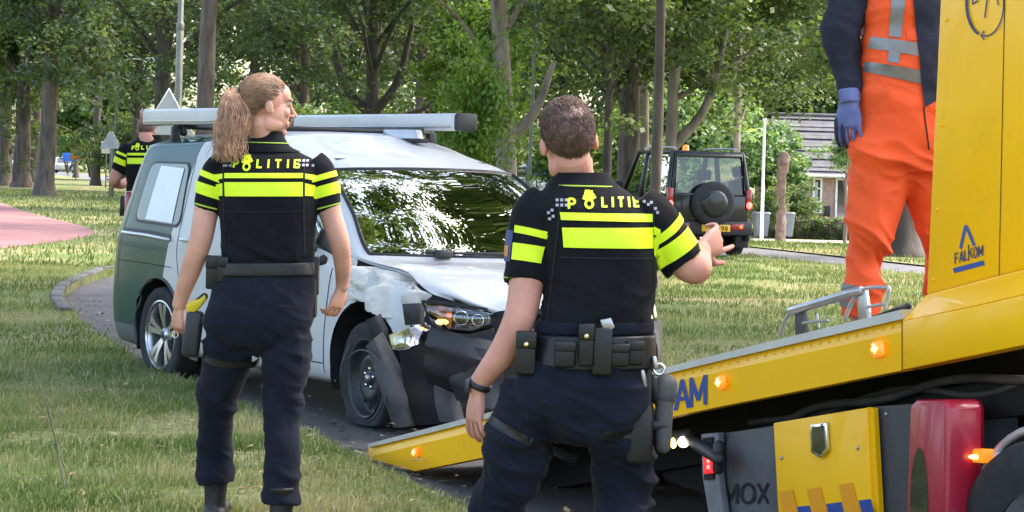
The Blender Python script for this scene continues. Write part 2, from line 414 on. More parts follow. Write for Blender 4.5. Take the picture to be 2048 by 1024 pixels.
tag(mk('ground', (V, F), MAT['ground_grass']), kind='structure')
def sheet(name, poly, z, m, thickness=0.0):
    """flat polygon; thickness gives it a skirt down to the ground"""
    P = [(p[0], p[1], z) for p in poly]
    if thickness:
        VF = prism(P, (0, 0, -thickness))
    else: VF = (np.array(P), [tuple(range(len(P)))])
    return tag(mk(name, VF, m, smooth=False), kind='structure')
# the service road: one sheet of asphalt, the raised verges lie on it
sheet('service_road', [(-7, -8), (9, -8), (9, 20), (5.0, 36.5), (-8, 36.5), (-8, 20)], 0.0, MAT['asphalt'])
# the main road beyond, running away to the left
MD = Vector((-0.265, 0.964, 0)); MN = Vector((0.964, 0.265, 0)); MC = Vector((4.75, 39, 0))
def mroad(t, w_): p = MC+MD*t+MN*w_; return (p.x, p.y)
sheet('main_road', [mroad(-48, 0.4), mroad(-48, 2.5), mroad(330, 2.5), mroad(330, -2.5), mroad(20, -2.2), mroad(6, -0.3), mroad(-1.5, 0.2)], 0.004, MAT['asphalt_main'])
EDGE = [gz(*p) for p in ((1010, 1090), (870, 1022), (720, 950), (600, 890), (430, 812), (280, 738), (190, 682), (146, 640), (126, 612), (133, 590), (160, 573), (200, 558), (240, 548))]
E2 = [(p.x, p.y) for p in EDGE]
vd = Vector((E2[1][0]-E2[6][0], E2[1][1]-E2[6][1])).normalized()
start = (E2[0][0]+vd.x*14, E2[0][1]+vd.y*14)
far_edge = [(-3.6, 30.2), (-1.6, 31.6), (0.2, 33.4), (1.4, 36.0)]
main_left = [mroad(t, w_) for t, w_ in ((0, -1.6), (6, -0.9), (20, -2.3), (40, -2.56), (90, -2.56), (160, -2.56), (330, -2.56))]
verge_poly = [start]+E2+far_edge+main_left+[(-300, 357), (-300, -20), (-8, -20)]
sheet('grass_verge', verge_poly, 0.08, MAT['ground_grass'], 0.12)
vn = Vector((-vd.y, vd.x))
if vn.x < 0: vn = -vn
def isl(i, off=3.55): return (E2[i][0]+vn.x*off, E2[i][1]+vn.y*off)
island_poly = [(isl(1)[0]+vd.x*12, isl(1)[1]+vd.y*12), isl(1), isl(3), isl(5), (-1.9, 23.5), (-1.9, 26.2), (-0.6, 28.6), (1.6, 32.5), (2.2, 36.2), (3.6, 38.6), mroad(1.8, 0.15), mroad(-3.5, 0.33), mroad(-20, 0.33), mroad(-34, 0.33)]
sheet('grass_island', island_poly, 0.07, MAT['ground_grass'], 0.1)
# strips on the far side of the main road: verge, pinkish footpath, pale drive
def strip(name, t0, t1, w0, w1, dz, m, n=40):
    def fn(u, v):
        x, y = mroad(t0+(t1-t0)*u, w0+(w1-w0)*v); return (x, y, float(gh(x, y))+0.03+dz)
    return tag(mk(name, grid(fn, n, 3), m), kind='structure')
strip('far_verge', -20, 60, 2.55, 5.4, 0.03, MAT['ground_grass'])
# footpath and drive by the hedge
def far_strip(name, x0, x1, ya, yb, dz, m):
    def fn(u, v):
        x = x0+(x1-x0)*u; y = ya(u)+(yb(u)-ya(u))*v; return (x, y, float(gh(x, y))+dz)
    return tag(mk(name, grid(fn, 30, 6), m), kind='structure')
far_strip('footpath', 6.5, 40, lambda u: 57, lambda u: 66, 0.07, MAT['paving_pink'])
far_strip('driveway', 5.0, 40, lambda u: 67, lambda u: 83, 0.09, MAT['paving'])
# red cycle path curving in from the left
path_px = [(-60, 505), (0, 497), (70, 489), (140, 480), (178, 472), (190, 466), (175, 456), (130, 443), (80, 431), (40, 420), (0, 405), (-60, 392)]
pp = [gz(x, y, 0.084) for x, y in path_px]
sheet('cycle_path', [(p.x, p.y) for p in pp], 0.086, MAT['path_red'])
# kerb stones round the bend, each its own piece
kr = bpy.data.objects.new('kerb', None); COL.objects.link(kr); kr['kind'] = 'structure'; WM['kerb'] = Matrix.Identity(4)
kc = catmull(np.array([(x, y) for x, y in E2[7:]+far_edge[:2]]), 14)
seg = np.linalg.norm(np.diff(kc, axis=0), axis=1); cum = np.concatenate([[0], np.cumsum(seg)])
L_ = 0.9; kk = 0; s0 = 0.0
while s0+L_ < cum[-1]:
    a = np.array([np.interp(s0+0.006, cum, kc[:, i]) for i in (0, 1)]); b = np.array([np.interp(s0+L_-0.006, cum, kc[:, i]) for i in (0, 1)])
    d = b-a; ln = np.linalg.norm(d); d /= ln; n_ = np.array([-d[1], d[0]])
    if np.dot(n_, np.array((-0.95, -0.3))) < 0 and kk < 12: n_ = -n_
    M = Matrix(((d[0], -d[1], 0, a[0]), (d[1], d[0], 0, a[1]), (0, 0, 1, 0), (0, 0, 0, 1)))
    mk('kerb_stone', xf(box(0, ln, 0.0, 0.13, -0.05, 0.115+random.uniform(-.006, .006), 0.02), M), MAT['kerb'], kr)
    s0 += L_; kk += 1

# ------------------------------------------------------------------ grass
def in_poly(P, poly):
    x, y = P[:, 0], P[:, 1]; c = np.zeros(len(P), bool); n = len(poly)
    for i in range(n):
        x1, y1 = poly[i]; x2, y2 = poly[(i+1) % n]
        if y1 == y2: continue
        k = ((y1 > y) != (y2 > y)) & (x < (x2-x1)*(y-y1)/(y2-y1)+x1); c ^= k
    return c
def blades(name, poly, x0, x1, y0, y1, n, z, h, wd, label, dry=0.0, excl=None, seed=1, tri=False, dens=None, thin=False):
    g = np.random.default_rng(seed)
    P = np.column_stack([g.uniform(x0, x1, n), g.uniform(y0, y1, n)])
    if dens is not None: P = P[g.random(n) < dens(P)]
    # keep to the part of the place that the photograph can see, plus a margin
    P = P[np.abs(P[:, 0]) < P[:, 1]*0.262+1.2]
    if poly is not None: P = P[in_poly(P, poly)]
    if excl is not None:
        for e in excl: P = P[~in_poly(P, e)]
    if thin: P = P[g.random(len(P)) > 0.85*ss(0.15, 0.6, vnoise(np.column_stack([P*1.7, np.full(len(P), 3.)])))]
    n = len(P); tu = vnoise(np.column_stack([P*1.1, np.zeros(n)])); fine = vnoise(np.column_stack([P*5, np.ones(n)]))
    clump = vnoise(np.column_stack([P*3.3, np.full(n, 7.)]))
    hh = h*(0.45+0.9*g.random(n))*(0.8+0.45*clump); ww = wd*(0.7+0.7*g.random(n))
    a = g.uniform(0, 2*math.pi, n); lean = g.normal(0, 0.42, (n, 2))+np.array([0.12, 0.0])
    d = np.column_stack([np.cos(a), np.sin(a)])*ww[:, None]
    zz = np.full(n, z) if not callable(z) else z(P[:, 0], P[:, 1])
    def pt(o, k, up): return np.column_stack([P+d*o+lean*hh[:, None]*k, zz+hh*up])
    if tri:
        V = np.stack([pt(-1, 0, 0), pt(1, 0, 0), pt(0, 0.7, 1)], 1).reshape(-1, 3); k = 3
        F = np.arange(3*n).reshape(n, 3)
    else:
        V = np.stack([pt(-1, 0, 0), pt(1, 0, 0), pt(0.75, 0.28, 0.58), pt(-0.75, 0.28, 0.58), pt(0, 1.0, 0.95)], 1).reshape(-1, 3); k = 5
        b = (np.arange(n)*5)[:, None]
        F = np.vstack([b+np.array([[0, 1, 2]]), b+np.array([[0, 2, 3]]), b+np.array([[3, 2, 4]])])
    t = np.clip(0.30+0.48*tu+0.20*fine+dry+g.normal(0, 0.16, n), 0, 1)
    t = np.where(g.random(n) < 0.07, 0.95, t)
    o = mk(name, (V, F), MAT['blade'], smooth=False); set_tint(o.data, np.repeat(t, k)); return tag(o, label, 'grass', kind='stuff')
cyc = [(p.x, p.y) for p in pp]
blades('verge_grass', verge_poly, -4.5, 1.0, 6.0, 14.0, 150000, 0.078, 0.056, 0.0026, 'short mown grass with dry stalks on the near verge', dry=0.19, seed=3, thin=True)
blades('verge_grass', verge_poly, -8, 0, 14, 30, 90000, 0.078, 0.06, 0.005, 'green and straw coloured grass behind the near verge up to the kerb', dry=0.17, seed=4, thin=True, tri=True)
blades('lawn_grass', verge_poly, -30, 2, 29, 95, 80000, 0.078, 0.11, 0.014, 'grass under the avenue trees beyond the kerb', dry=0.12, excl=[cyc], seed=5, tri=True)
blades('island_grass', island_poly, -2, 9, 10, 41, 140000, 0.068, 0.068, 0.006, 'grass on the island between the two roads', dry=0.03, seed=6, thin=True, tri=True)
blades('far_verge_grass', None, 4, 14, 33, 56, 22000, lambda x, y: gh(x, y)+0.05, 0.09, 0.012, 'grass strip on the far side of the main road', dry=0.1, seed=8, tri=True,
       excl=[[mroad(-48, -2.6), mroad(-48, 2.6), mroad(60, 2.6), mroad(60, -2.6)], island_poly, verge_poly])
# fallen leaves and crumbs along the kerb and on the asphalt
g = np.random.default_rng(21); Pn = []
for i in range(1, 9):
    for _ in range(34):
        t = g.random(); p = np.array(E2[i])*(1-t)+np.array(E2[i+1])*t+np.array([vn.x, vn.y])*abs(g.normal(0.02, 0.28)); Pn.append((p[0], p[1], 0.006))
for _ in range(420): Pn.append((g.uniform(-4.2, 0.3), g.uniform(7, 17), 0.10))
V = []; F = []
for x, y, z in Pn:
    s = g.uniform(0.012, 0.035); a = g.uniform(0, 6.28); n0 = len(V); c_, s_ = math.cos(a), math.sin(a); u = g.uniform(-.3, .6)
    for px_, py_, pz_ in ((-1, 0, 0), (0, -.5, .2), (1, 0, u), (0, .5, .25)):
        V.append((x+s*(c_*px_-s_*py_), y+s*(s_*px_+c_*py_), z+s*max(pz_, 0)))
    F.append((n0, n0+1, n0+2, n0+3))
mat('dead_leaf', (0.20, 0.12, 0.06), 0.8, scale=3, col2=(0.38, 0.30, 0.16))
tag(mk('fallen_leaves', (np.array(V), F), MAT['dead_leaf'], smooth=False), 'dry fallen leaves scattered over the verge and along the kerb', 'leaves', kind='stuff')

# ================================================================== TREES
def leaf_cloud(C, rad, per, size, g, flat=0.55, droop=0.0):
    """leaf faces round clump centres C"""
    n = len(C)*per; cc = np.repeat(C, per, axis=0); rr = np.repeat(rad, per)
    d = g.normal(0, 1, (n, 3)); d /= np.linalg.norm(d, axis=1, keepdims=True); d *= (g.random(n)**0.45)[:, None]
    P = cc+d*rr[:, None]*np.array([1, 1, flat]); P[:, 2] -= droop*rr*(d[:, 0]**2+d[:, 1]**2)
    nrm = g.normal(0, 0.55, (n, 3)); nrm[:, 2] += 0.8; nrm += d*0.5; nrm /= np.linalg.norm(nrm, axis=1, keepdims=True)
    a = g.normal(0, 1, (n, 3)); a -= nrm*(a*nrm).sum(1)[:, None]; a /= np.linalg.norm(a, axis=1, keepdims=True); b = np.cross(nrm, a)
    s = size*g.uniform(0.6, 1.25, n)[:, None]
    V = np.stack([P-a*s*0.5, P+b*s*0.34-nrm*s*0.05, P+a*s*0.55-nrm*s*0.14, P-b*s*0.34-nrm*s*0.05], 1).reshape(-1, 3)
    F = np.arange(4*n).reshape(n, 4)
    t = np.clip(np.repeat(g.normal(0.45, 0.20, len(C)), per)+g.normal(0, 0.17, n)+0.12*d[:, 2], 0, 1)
    return V, F, np.repeat(t, 4)
def crown_mesh(name, seed, rx, rz, zc, nclump, per, size, crad, m, skirt=0.0, hollow=0.45):
    """crown centred over the origin at height zc"""
    g = np.random.default_rng(seed); C = []
    while len(C) < nclump:
        d = g.normal(0, 1, 3); d /= np.linalg.norm(d); r = hollow+(1-hollow)*g.random()**0.6
        p = d*r; lump = 0.80+0.32*math.sin(3.1*math.atan2(d[1], d[0])+seed)+0.16*math.sin(5.3*d[2]*2+seed*2)
        q = np.array([p[0]*rx*lump, p[1]*rx*lump, zc+p[2]*rz*lump])
        if skirt and d[2] < 0: q[2] = zc+p[2]*rz*lump*(0.55+skirt*g.random())
        C.append(q)
    C = np.array(C); rad = crad*g.uniform(0.6, 1.35, len(C))
    V, F, t = leaf_cloud(C, rad, per, size, g)
    me = mesh_data(name, V, F, smooth=False); me.materials.append(m); set_tint(me, t)
    return me, C
CROWN = {}
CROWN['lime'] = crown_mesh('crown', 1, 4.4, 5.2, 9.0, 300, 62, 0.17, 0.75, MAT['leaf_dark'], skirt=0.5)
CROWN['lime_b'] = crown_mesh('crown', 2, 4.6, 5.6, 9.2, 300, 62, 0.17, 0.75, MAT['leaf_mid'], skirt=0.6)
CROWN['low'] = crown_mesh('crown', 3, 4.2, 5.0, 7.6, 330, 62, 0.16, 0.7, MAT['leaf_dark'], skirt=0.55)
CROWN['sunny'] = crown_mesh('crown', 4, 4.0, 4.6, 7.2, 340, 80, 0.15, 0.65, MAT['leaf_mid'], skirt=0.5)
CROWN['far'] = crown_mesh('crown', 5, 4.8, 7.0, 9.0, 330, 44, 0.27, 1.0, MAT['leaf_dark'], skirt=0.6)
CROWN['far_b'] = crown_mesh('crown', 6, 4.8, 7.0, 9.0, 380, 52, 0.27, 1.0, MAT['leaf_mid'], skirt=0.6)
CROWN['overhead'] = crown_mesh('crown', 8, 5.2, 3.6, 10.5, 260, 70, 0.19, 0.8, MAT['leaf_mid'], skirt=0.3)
CROWN['bright'] = crown_mesh('crown', 14, 2.3, 2.6, 5.0, 170, 70, 0.16, 0.5, MAT['leaf_bright'], hollow=0.3)  # a sunlit spray, its sunlight put into the brighter leaf colour
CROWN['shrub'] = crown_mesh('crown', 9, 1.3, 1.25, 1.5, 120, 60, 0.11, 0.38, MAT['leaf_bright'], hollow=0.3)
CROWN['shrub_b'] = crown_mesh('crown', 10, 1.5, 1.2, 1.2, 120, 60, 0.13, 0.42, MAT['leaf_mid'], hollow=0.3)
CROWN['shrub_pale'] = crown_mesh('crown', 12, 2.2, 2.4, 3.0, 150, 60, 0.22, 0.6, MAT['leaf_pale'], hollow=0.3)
def trunk_vf(base, dia, h, lean=(0, 0), fork=None, g=None, flare=1.35, n=18, C=None, limbs=9, off=None):
    """tapered trunk with root flare, optional fork and limbs out to clumps C"""
    r = dia/2; b = np.array(base, float); L = np.array([lean[0], lean[1], 0.0])
    hs = [-0.15, 0.05, 0.35, 0.9, 2.0, h*0.5, h*0.75, h]
    hs = sorted(set(x for x in hs if x <= h))
    pts = [b+L*(z/h)+np.array([0, 0, z])+np.array([g.normal(0, 0.02), g.normal(0, 0.02), 0])*(z > 0.3) for z in hs]
    rad = [r*(1+(flare-1)*math.exp(-max(z, 0)/0.35))*(1-0.45*z/h) for z in hs]
    V, F = tube(pts, rad, n=n, k=5)
    th = np.arange(len(V)) % n*2*math.pi/n; rel = V-b
    V = V+np.column_stack([np.cos(th), np.sin(th), 0*th])*(vnoise(np.column_stack([np.cos(th)*2.2, np.sin(th)*2.2, rel[:, 2]*1.1+b[0]]))*r*0.13)[:, None]
    parts = [(V, F)]
    if fork:
        for (z0, dx, dy, z1, rr) in fork:
            p0 = b+L*(z0/h)+np.array([0, 0, z0]); p1 = b+np.array([dx, dy, z1])
            parts.append(tube([p0, p0*0.5+p1*0.5+np.array([dx*0.15, 0, -0.12*(z1-z0)]), p1], [rr, rr*0.8, rr*0.45], n=10, k=5))
    if C is not None:
        o = np.array(off if off is not None else (0, 0, 0)); Cw = C+b+o*1.0
        idx = g.choice(len(Cw), limbs, replace=False)
        for i in idx:
            q = Cw[i]; z0 = min(h*0.98, max(h*0.35, (q[2]-b[2])*0.62)); p0 = b+L*(z0/h)+np.array([0, 0, z0])
            mid = p0*0.5+q*0.5+np.array([0, 0, 0.35])
            parts.append(tube([p0, mid, q], [r*0.33, r*0.17, 0.012], n=6, k=4))
    return join(*parts)
def tree(name, px, Y, dia, crown, label, group, h=9.0, lean=(0, 0), fork=None, bark='bark', zb=None, rot=0.0, cscale=1.0, coff=(0, 0, 0), X=None, flare=1.35, limbs=9, seed=None):
    x = X if X is not None else at(px, 400, Y).x
    z = zb if zb is not None else (0.08 if x < 3 else float(gh(x, Y)))
    g = np.random.default_rng(seed if seed is not None else int(abs(px)*7+Y*3))
    t = empty(name, (x, Y, z), 0, label, 'tree', group)
    me, C = CROWN[crown]
    Mr = np.array(Matrix.Rotation(rot, 3, 'Z')); Cw = (C*cscale) @ Mr.T
    mk('trunk', trunk_vf((0, 0, 0), dia, h, lean, fork, g, flare, C=Cw, limbs=limbs, off=coff), MAT[bark], t, world=False)
    c = bpy.data.objects.new('crown', me); COL.objects.link(c); c.parent = t
    c.location = coff; c.rotation_euler = (0, 0, rot); c.scale = (cscale,)*3; WM[c.name] = wm(t)
    return t
AV = 'avenue trees'
# left of the van, along the cycle path
tree('avenue_tree', 88, 82, 0.72, 'far', 'thick grey trunked tree standing nearest the red cycle path', AV, lean=(0.25, 0), rot=0.4, coff=(0, 0, -0.4))
tree('avenue_tree', 42, 104, 0.85, 'far_b', 'broad trunked tree behind the tree by the red cycle path', AV, rot=1.3)
tree('avenue_tree', 8, 108, 0.75, 'far', 'tree trunk at the left edge of the picture', AV, rot=2.1)
tree('avenue_tree', 66, 125, 0.7, 'far', 'tree squeezed between the thick trunks at far left', AV, rot=3.1)
tree('avenue_tree', 318, 62, 0.56, 'low', 'dark trunked tree left of the lamp post behind the police officer', AV, rot=0.9, bark='bark_dark', coff=(0, 0, -0.2))
tree('avenue_tree', 404, 46, 0.44, 'lime', 'straight brown trunked tree just left of the ponytailed officer', AV, rot=2.2, lean=(0.12, 0), coff=(0, 2, 1.2), limbs=5)
tree('avenue_tree', 190, 120, 0.5, 'far', 'slim distant tree behind the far triangular sign', AV, rot=1.9, coff=(0, 0, 2.6), limbs=5)
tree('avenue_tree', 150, 165, 0.4, 'far_b', 'distant tree over the far parked cars', AV, rot=0.2, coff=(0, 0, 4.5), limbs=5)
# behind the van roof
tree('avenue_tree', 738, 64, 0.5, 'low', 'dark forked tree behind the middle of the van roof', AV, h=7, bark='bark_dark', fork=[(2.9, -1.3, 0, 5.4, 0.16), (2.9, 1.1, 0.3, 5.6, 0.15), (2.6, 2.6, 0.4, 4.4, 0.10)], rot=2.7, limbs=12)
tree('avenue_tree', 836, 78, 0.4, 'far', 'slim brown tree behind the far roof carrier of the van', AV, bark='bark', rot=0.8, fork=[(3.6, 1.5, 0, 5.2, 0.12)])
tree('avenue_tree', 600, 84, 0.45, 'far', 'shaded tree behind the face of the ponytailed officer', AV, rot=3.6)
tree('avenue_tree', 500, 96, 0.5, 'far', 'shaded tree behind the head of the ponytailed officer', AV, rot=5.0)
tree('avenue_tree', 1024, 44, 0.46, 'sunny', 'pale brown tree forking low behind the windscreen corner of the van', AV, h=6.5, lean=(-0.55, 0), bark='bark_pale', fork=[(2.0, 0.75, 0.1, 3.6, 0.12)], rot=1.0, coff=(0.3, 0.6, 0.6), limbs=12)
tree('avenue_tree', 1212, 50, 0.22, 'lime_b', 'slender tree right of the head of the gesturing officer', AV, rot=0.5, bark='bark_dark', limbs=6, coff=(0, 0, -1.3))
tree('avenue_tree', 1256, 54, 0.60, 'lime', 'thick brown tree left of the dark off-road car', AV, rot=2.0, coff=(0, 0, -1.4))
tree('avenue_tree', 1284, 60, 0.32, 'lime_b', 'pale slim tree touching the thick tree left of the off-road car', AV, rot=4.0, bark='bark_pale', coff=(0, 0, -1.3))
tree('avenue_tree', 1308, 27.5, 0.155, 'sunny', 'thin young tree standing in front of the off-road car', AV, rot=4.4, bark='bark', coff=(0, 0.5, 0.45), h=8, limbs=7, zb=0.07, flare=1.2)
tree('avenue_tree', 1338, 52, 0.36, 'sunny', 'pale trunked tree with leaning limb behind the off-road car', AV, h=7, bark='bark_pale', lean=(0.1, 0), fork=[(2.2, 1.25, 0, 5.0, 0.13)], rot=3.0, coff=(0.5, 0.3, 0.0), limbs=10)
tree('roadside_tree', 1806, 43.5, 0.62, 'sunny', 'stout flared trunk on the far verge behind the worker in orange', AV, h=8, rot=5.2, bark='bark_dark', coff=(-1.6, -0.6, -0.2), limbs=12, flare=1.75)
tree('roadside_tree', 1812, 58, 0.4, 'sunny', 'tree behind the stout flared trunk, its limbs reaching over the off-road car', AV, h=8, rot=0.3, bark='bark', coff=(-4.2, -3.5, -0.2), limbs=5)
tree('avenue_tree', 1470, 72, 0.3, 'sunny', 'leafy tree between the off-road car and the cottage', AV, h=8, rot=2.3, bark='bark_pale', coff=(0, 0, 1.2), limbs=9, zb=-0.5)
tree('avenue_tree', 962, 62, 0.2, 'bright', 'sunlit lime green tree above the front end of the van roof', AV, h=5.5, rot=0.6, limbs=8)
tree('avenue_tree', 930, 100, 0.5, 'far_b', 'sunlit distant tree above the front of the van roof', AV, rot=1.1)
tree('avenue_tree', 1120, 96, 0.5, 'far_b', 'distant tree behind the head of the gesturing officer', AV, rot=2.9)
tree('avenue_tree', 1330, 118, 0.45, 'far_b', 'distant tree behind the pale trunked tree', AV, rot=3.3, zb=-0.6)
tree('avenue_tree', 1520, 124, 0.45, 'far_b', 'distant tree behind the left end of the cottage', AV, rot=4.9, zb=-0.8)
tree('avenue_tree', 1640, 122, 0.45, 'far_b', 'distant tree behind the ridge of the cottage', AV, rot=0.1, zb=-0.8)
tree('avenue_tree', 1760, 120, 0.45, 'far_b', 'distant tree behind the right part of the cottage', AV, rot=2.2, zb=-0.8)
tree('avenue_tree', 1400, 100, 0.5, 'far_b', 'distant tree above the roof of the off-road car', AV, rot=0.9, zb=-0.6)
tree('avenue_tree', 700, 112, 0.5, 'far', 'distant dark tree beyond the forked tree', AV, rot=4.1)
tree('avenue_tree', 270, 100, 0.5, 'far', 'distant tree left of the lamp post', AV, rot=5.6)
# the trees whose canopy closes over the road, seen mirrored in the van's glass and paint
OV = 'trees arching over the road'
for i, (x, y, s, c) in enumerate(((-8.5, 9, 1.0, 'overhead'), (9.5, 22, 1.0, 'overhead'), (10.5, 12, 1.0, 'overhead'), (-7, -2.5, 1.0, 'overhead'),
                                  (12, 1, 1.1, 'overhead'), (-12, 20, 1.05, 'overhead'), (-17, 15, 1.1, 'low'), (-7.5, 15.5, 1.0, 'overhead'), (8.6, 18.5, 1.0, 'overhead'), (7.8, 22, 1.0, 'overhead'), (-8.0, 21, 1.0, 'overhead'), (9.2, 29, 1.0, 'overhead'))):
    tree('roadside_tree', i*31, y, 0.5, c, 'tree out of frame whose crown closes over the road', OV, X=x, coff=((4.4, -1, 0) if i == 7 else ((-5, -2, 0.5) if i == 8 else ((-4.6, -0.5, 0) if i == 9 else ((4.6, 1, 0.3) if i == 10 else ((-4.2, -1, 0.5) if i == 11 else (0, 0, 0)))))), rot=i*1.7, cscale=s, zb=0.0, limbs=8, seed=40+i)
# shrubs
def shrub(name, px, py, Y, s, kind, label, group='shrubs along the roads', rot=0.0, sz=None, cat='shrub'):
    p = at(px, py, Y); t = empty(name, (p.x, p.y, p.z), 0, label, cat, group)
    g = np.random.default_rng(int(px+Y)); me, C = CROWN[kind]
    mk('stem', join(*[tube([(0, 0, -0.05), C[i]*0.5*s+np.array([0, 0, -0.1]), C[i]*s], [0.03*s, 0.018*s, 0.006], n=6, k=3) for i in g.choice(len(C), 6, replace=False)]), MAT['bark'], t, world=False)
    c = bpy.data.objects.new('crown', me); COL.objects.link(c); c.parent = t; c.rotation_euler = (0, 0, rot); c.scale = (s, s, sz or s)
    return t
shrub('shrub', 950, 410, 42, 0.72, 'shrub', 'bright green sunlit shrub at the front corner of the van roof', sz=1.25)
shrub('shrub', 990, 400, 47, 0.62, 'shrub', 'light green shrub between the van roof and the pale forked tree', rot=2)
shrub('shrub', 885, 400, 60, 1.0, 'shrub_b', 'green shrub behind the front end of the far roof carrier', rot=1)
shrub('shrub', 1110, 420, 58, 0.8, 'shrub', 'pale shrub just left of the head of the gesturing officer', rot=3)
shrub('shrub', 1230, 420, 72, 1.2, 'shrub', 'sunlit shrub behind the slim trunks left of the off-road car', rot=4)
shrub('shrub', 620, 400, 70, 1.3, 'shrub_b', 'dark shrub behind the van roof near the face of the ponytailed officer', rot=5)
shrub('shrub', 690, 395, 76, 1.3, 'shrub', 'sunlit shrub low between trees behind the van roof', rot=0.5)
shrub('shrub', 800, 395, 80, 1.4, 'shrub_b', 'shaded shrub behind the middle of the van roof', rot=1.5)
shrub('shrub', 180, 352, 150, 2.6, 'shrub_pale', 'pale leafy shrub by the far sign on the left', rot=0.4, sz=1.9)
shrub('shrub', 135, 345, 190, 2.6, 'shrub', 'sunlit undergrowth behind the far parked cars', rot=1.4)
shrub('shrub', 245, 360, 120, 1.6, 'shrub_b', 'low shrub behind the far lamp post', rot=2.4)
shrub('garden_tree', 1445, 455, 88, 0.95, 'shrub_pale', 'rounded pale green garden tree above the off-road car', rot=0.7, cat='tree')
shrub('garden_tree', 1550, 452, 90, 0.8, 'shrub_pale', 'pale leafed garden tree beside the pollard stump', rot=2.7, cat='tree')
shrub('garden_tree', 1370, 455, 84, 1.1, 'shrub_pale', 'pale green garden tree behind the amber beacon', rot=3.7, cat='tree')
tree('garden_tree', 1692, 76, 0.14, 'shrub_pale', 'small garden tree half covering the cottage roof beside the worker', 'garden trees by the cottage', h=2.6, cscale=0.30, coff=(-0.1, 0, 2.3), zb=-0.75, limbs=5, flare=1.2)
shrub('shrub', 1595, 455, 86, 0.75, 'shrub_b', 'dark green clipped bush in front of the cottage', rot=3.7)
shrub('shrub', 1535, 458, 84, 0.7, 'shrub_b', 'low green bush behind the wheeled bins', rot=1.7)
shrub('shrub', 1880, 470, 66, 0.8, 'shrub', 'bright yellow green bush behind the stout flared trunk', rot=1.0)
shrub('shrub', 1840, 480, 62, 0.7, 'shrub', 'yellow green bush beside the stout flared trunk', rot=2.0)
# far woodland closing every gap
g = np.random.default_rng(77); C = []
for i in range(3300):
    x = g.uniform(-62, 62); y = 150+g.normal(0, 12)+0.12*abs(x)+(110 if x < -14 else 0); x *= 1.45 if x < -14 else 1; z = -2+26*g.random(); C.append((x, y, z))
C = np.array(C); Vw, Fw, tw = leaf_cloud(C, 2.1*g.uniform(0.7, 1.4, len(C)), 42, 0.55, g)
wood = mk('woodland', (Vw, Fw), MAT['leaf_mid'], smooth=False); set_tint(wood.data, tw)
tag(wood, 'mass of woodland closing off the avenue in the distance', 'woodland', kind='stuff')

# ================================================================== THE CRASHED VAN
pr, pf = gz(318, 765), gz(727, 856)
hd = (pf-pr).normalized(); VA = math.atan2(hd.y, hd.x); left = Vector((-hd.y, hd.x, 0))
vo = pf-hd*2.755+left*0.90; vo.z = 0.0
van = empty('crashed_van', vo, VA, 'white and dark green panel van with its front corner smashed in', 'van')
VM = wm(van); VMI = VM.inverted()
def vloc(x, y, Y): return VMI @ at(x, y, Y)
# control net: stations from tail to nose, rows from sill to roof centre; (x, half width, z)
std = [(0.78, 0.20), (0.885, 0.26), (0.92, 0.48), (0.922, 0.82), (0.90, 1.06), (0.795, 1.54), (0.70, 1.635), (0.40, 1.695), (0, 1.712)]
def st(x, sy=1.0, dz=0.0, xs_=None): return [((xs_[j] if xs_ else x), y*sy, z+(dz if j > 4 else 0)) for j, (y, z) in enumerate(std)]
NET = [
 st(0, 0.90, -0.06, [-0.80, -0.84, -0.86, -0.84, -0.80, -0.70, -0.66, -0.62, -0.60]),
 st(0, 0.965, -0.02, [-0.74, -0.78, -0.80, -0.78, -0.74, -0.62, -0.58, -0.54, -0.52]),
 st(-0.48), st(0.0, 1, 0.012), st(0.42, 1, 0.02), st(1.0, 1, 0.01), [(1.30, y, z-(0, 0, 0, 0, 0.01, 0.045, 0.05, 0.045, 0.04)[j]) for j, (y, z) in enumerate(std)],
 [(2.00, 0.78, 0.20), (2.00, 0.885, 0.26), (2.00, 0.92, 0.48), (2.00, 0.922, 0.80), (1.98, 0.905, 1.02), (1.74, 0.80, 1.41), (1.86, 0.69, 1.472), (2.04, 0.37, 1.492), (2.10, 0, 1.497)],
 [(2.26, 0.78, 0.20), (2.26, 0.885, 0.26), (2.26, 0.92, 0.48), (2.26, 0.922, 0.80), (2.22, 0.90, 1.00), (2.13, 0.835, 1.185), (2.26, 0.735, 1.245), (2.48, 0.40, 1.262), (2.56, 0, 1.268)],
 [(2.48, 0.78, 0.20), (2.48, 0.885, 0.26), (2.48, 0.92, 0.48), (2.48, 0.92, 0.78), (2.46, 0.885, 0.94), (2.50, 0.855, 0.975), (2.60, 0.79, 0.985), (2.86, 0.42, 0.985), (2.95, 0, 0.985)],
 [(2.95, 0.78, 0.20), (2.95, 0.885, 0.26), (2.95, 0.92, 0.48), (2.95, 0.92, 0.72), (2.96, 0.87, 0.86), (2.97, 0.80, 0.90), (3.00, 0.71, 0.92), (3.10, 0.40, 0.935), (3.13, 0, 0.94)],
 [(3.24, 0.70, 0.20), (3.26, 0.79, 0.26), (3.28, 0.82, 0.46), (3.26, 0.81, 0.65), (3.26, 0.77, 0.78), (3.28, 0.74, 0.82), (3.31, 0.64, 0.84), (3.40, 0.38, 0.86), (3.43, 0, 0.865)],
 [(3.40, 0.55, 0.20), (3.45, 0.61, 0.27), (3.47, 0.63, 0.46), (3.43, 0.62, 0.63), (3.42, 0.61, 0.715), (3.45, 0.62, 0.74), (3.48, 0.54, 0.76), (3.57, 0.32, 0.78), (3.60, 0, 0.785)],
 [(3.52, 0.46, 0.20), (3.59, 0.52, 0.28), (3.62, 0.52, 0.46), (3.58, 0.50, 0.61), (3.55, 0.48, 0.665), (3.56, 0.44, 0.685), (3.59, 0.38, 0.70), (3.64, 0.2, 0.71), (3.66, 0, 0.715)],
]
NET = np.array(NET); KI, KJ = 6, 5
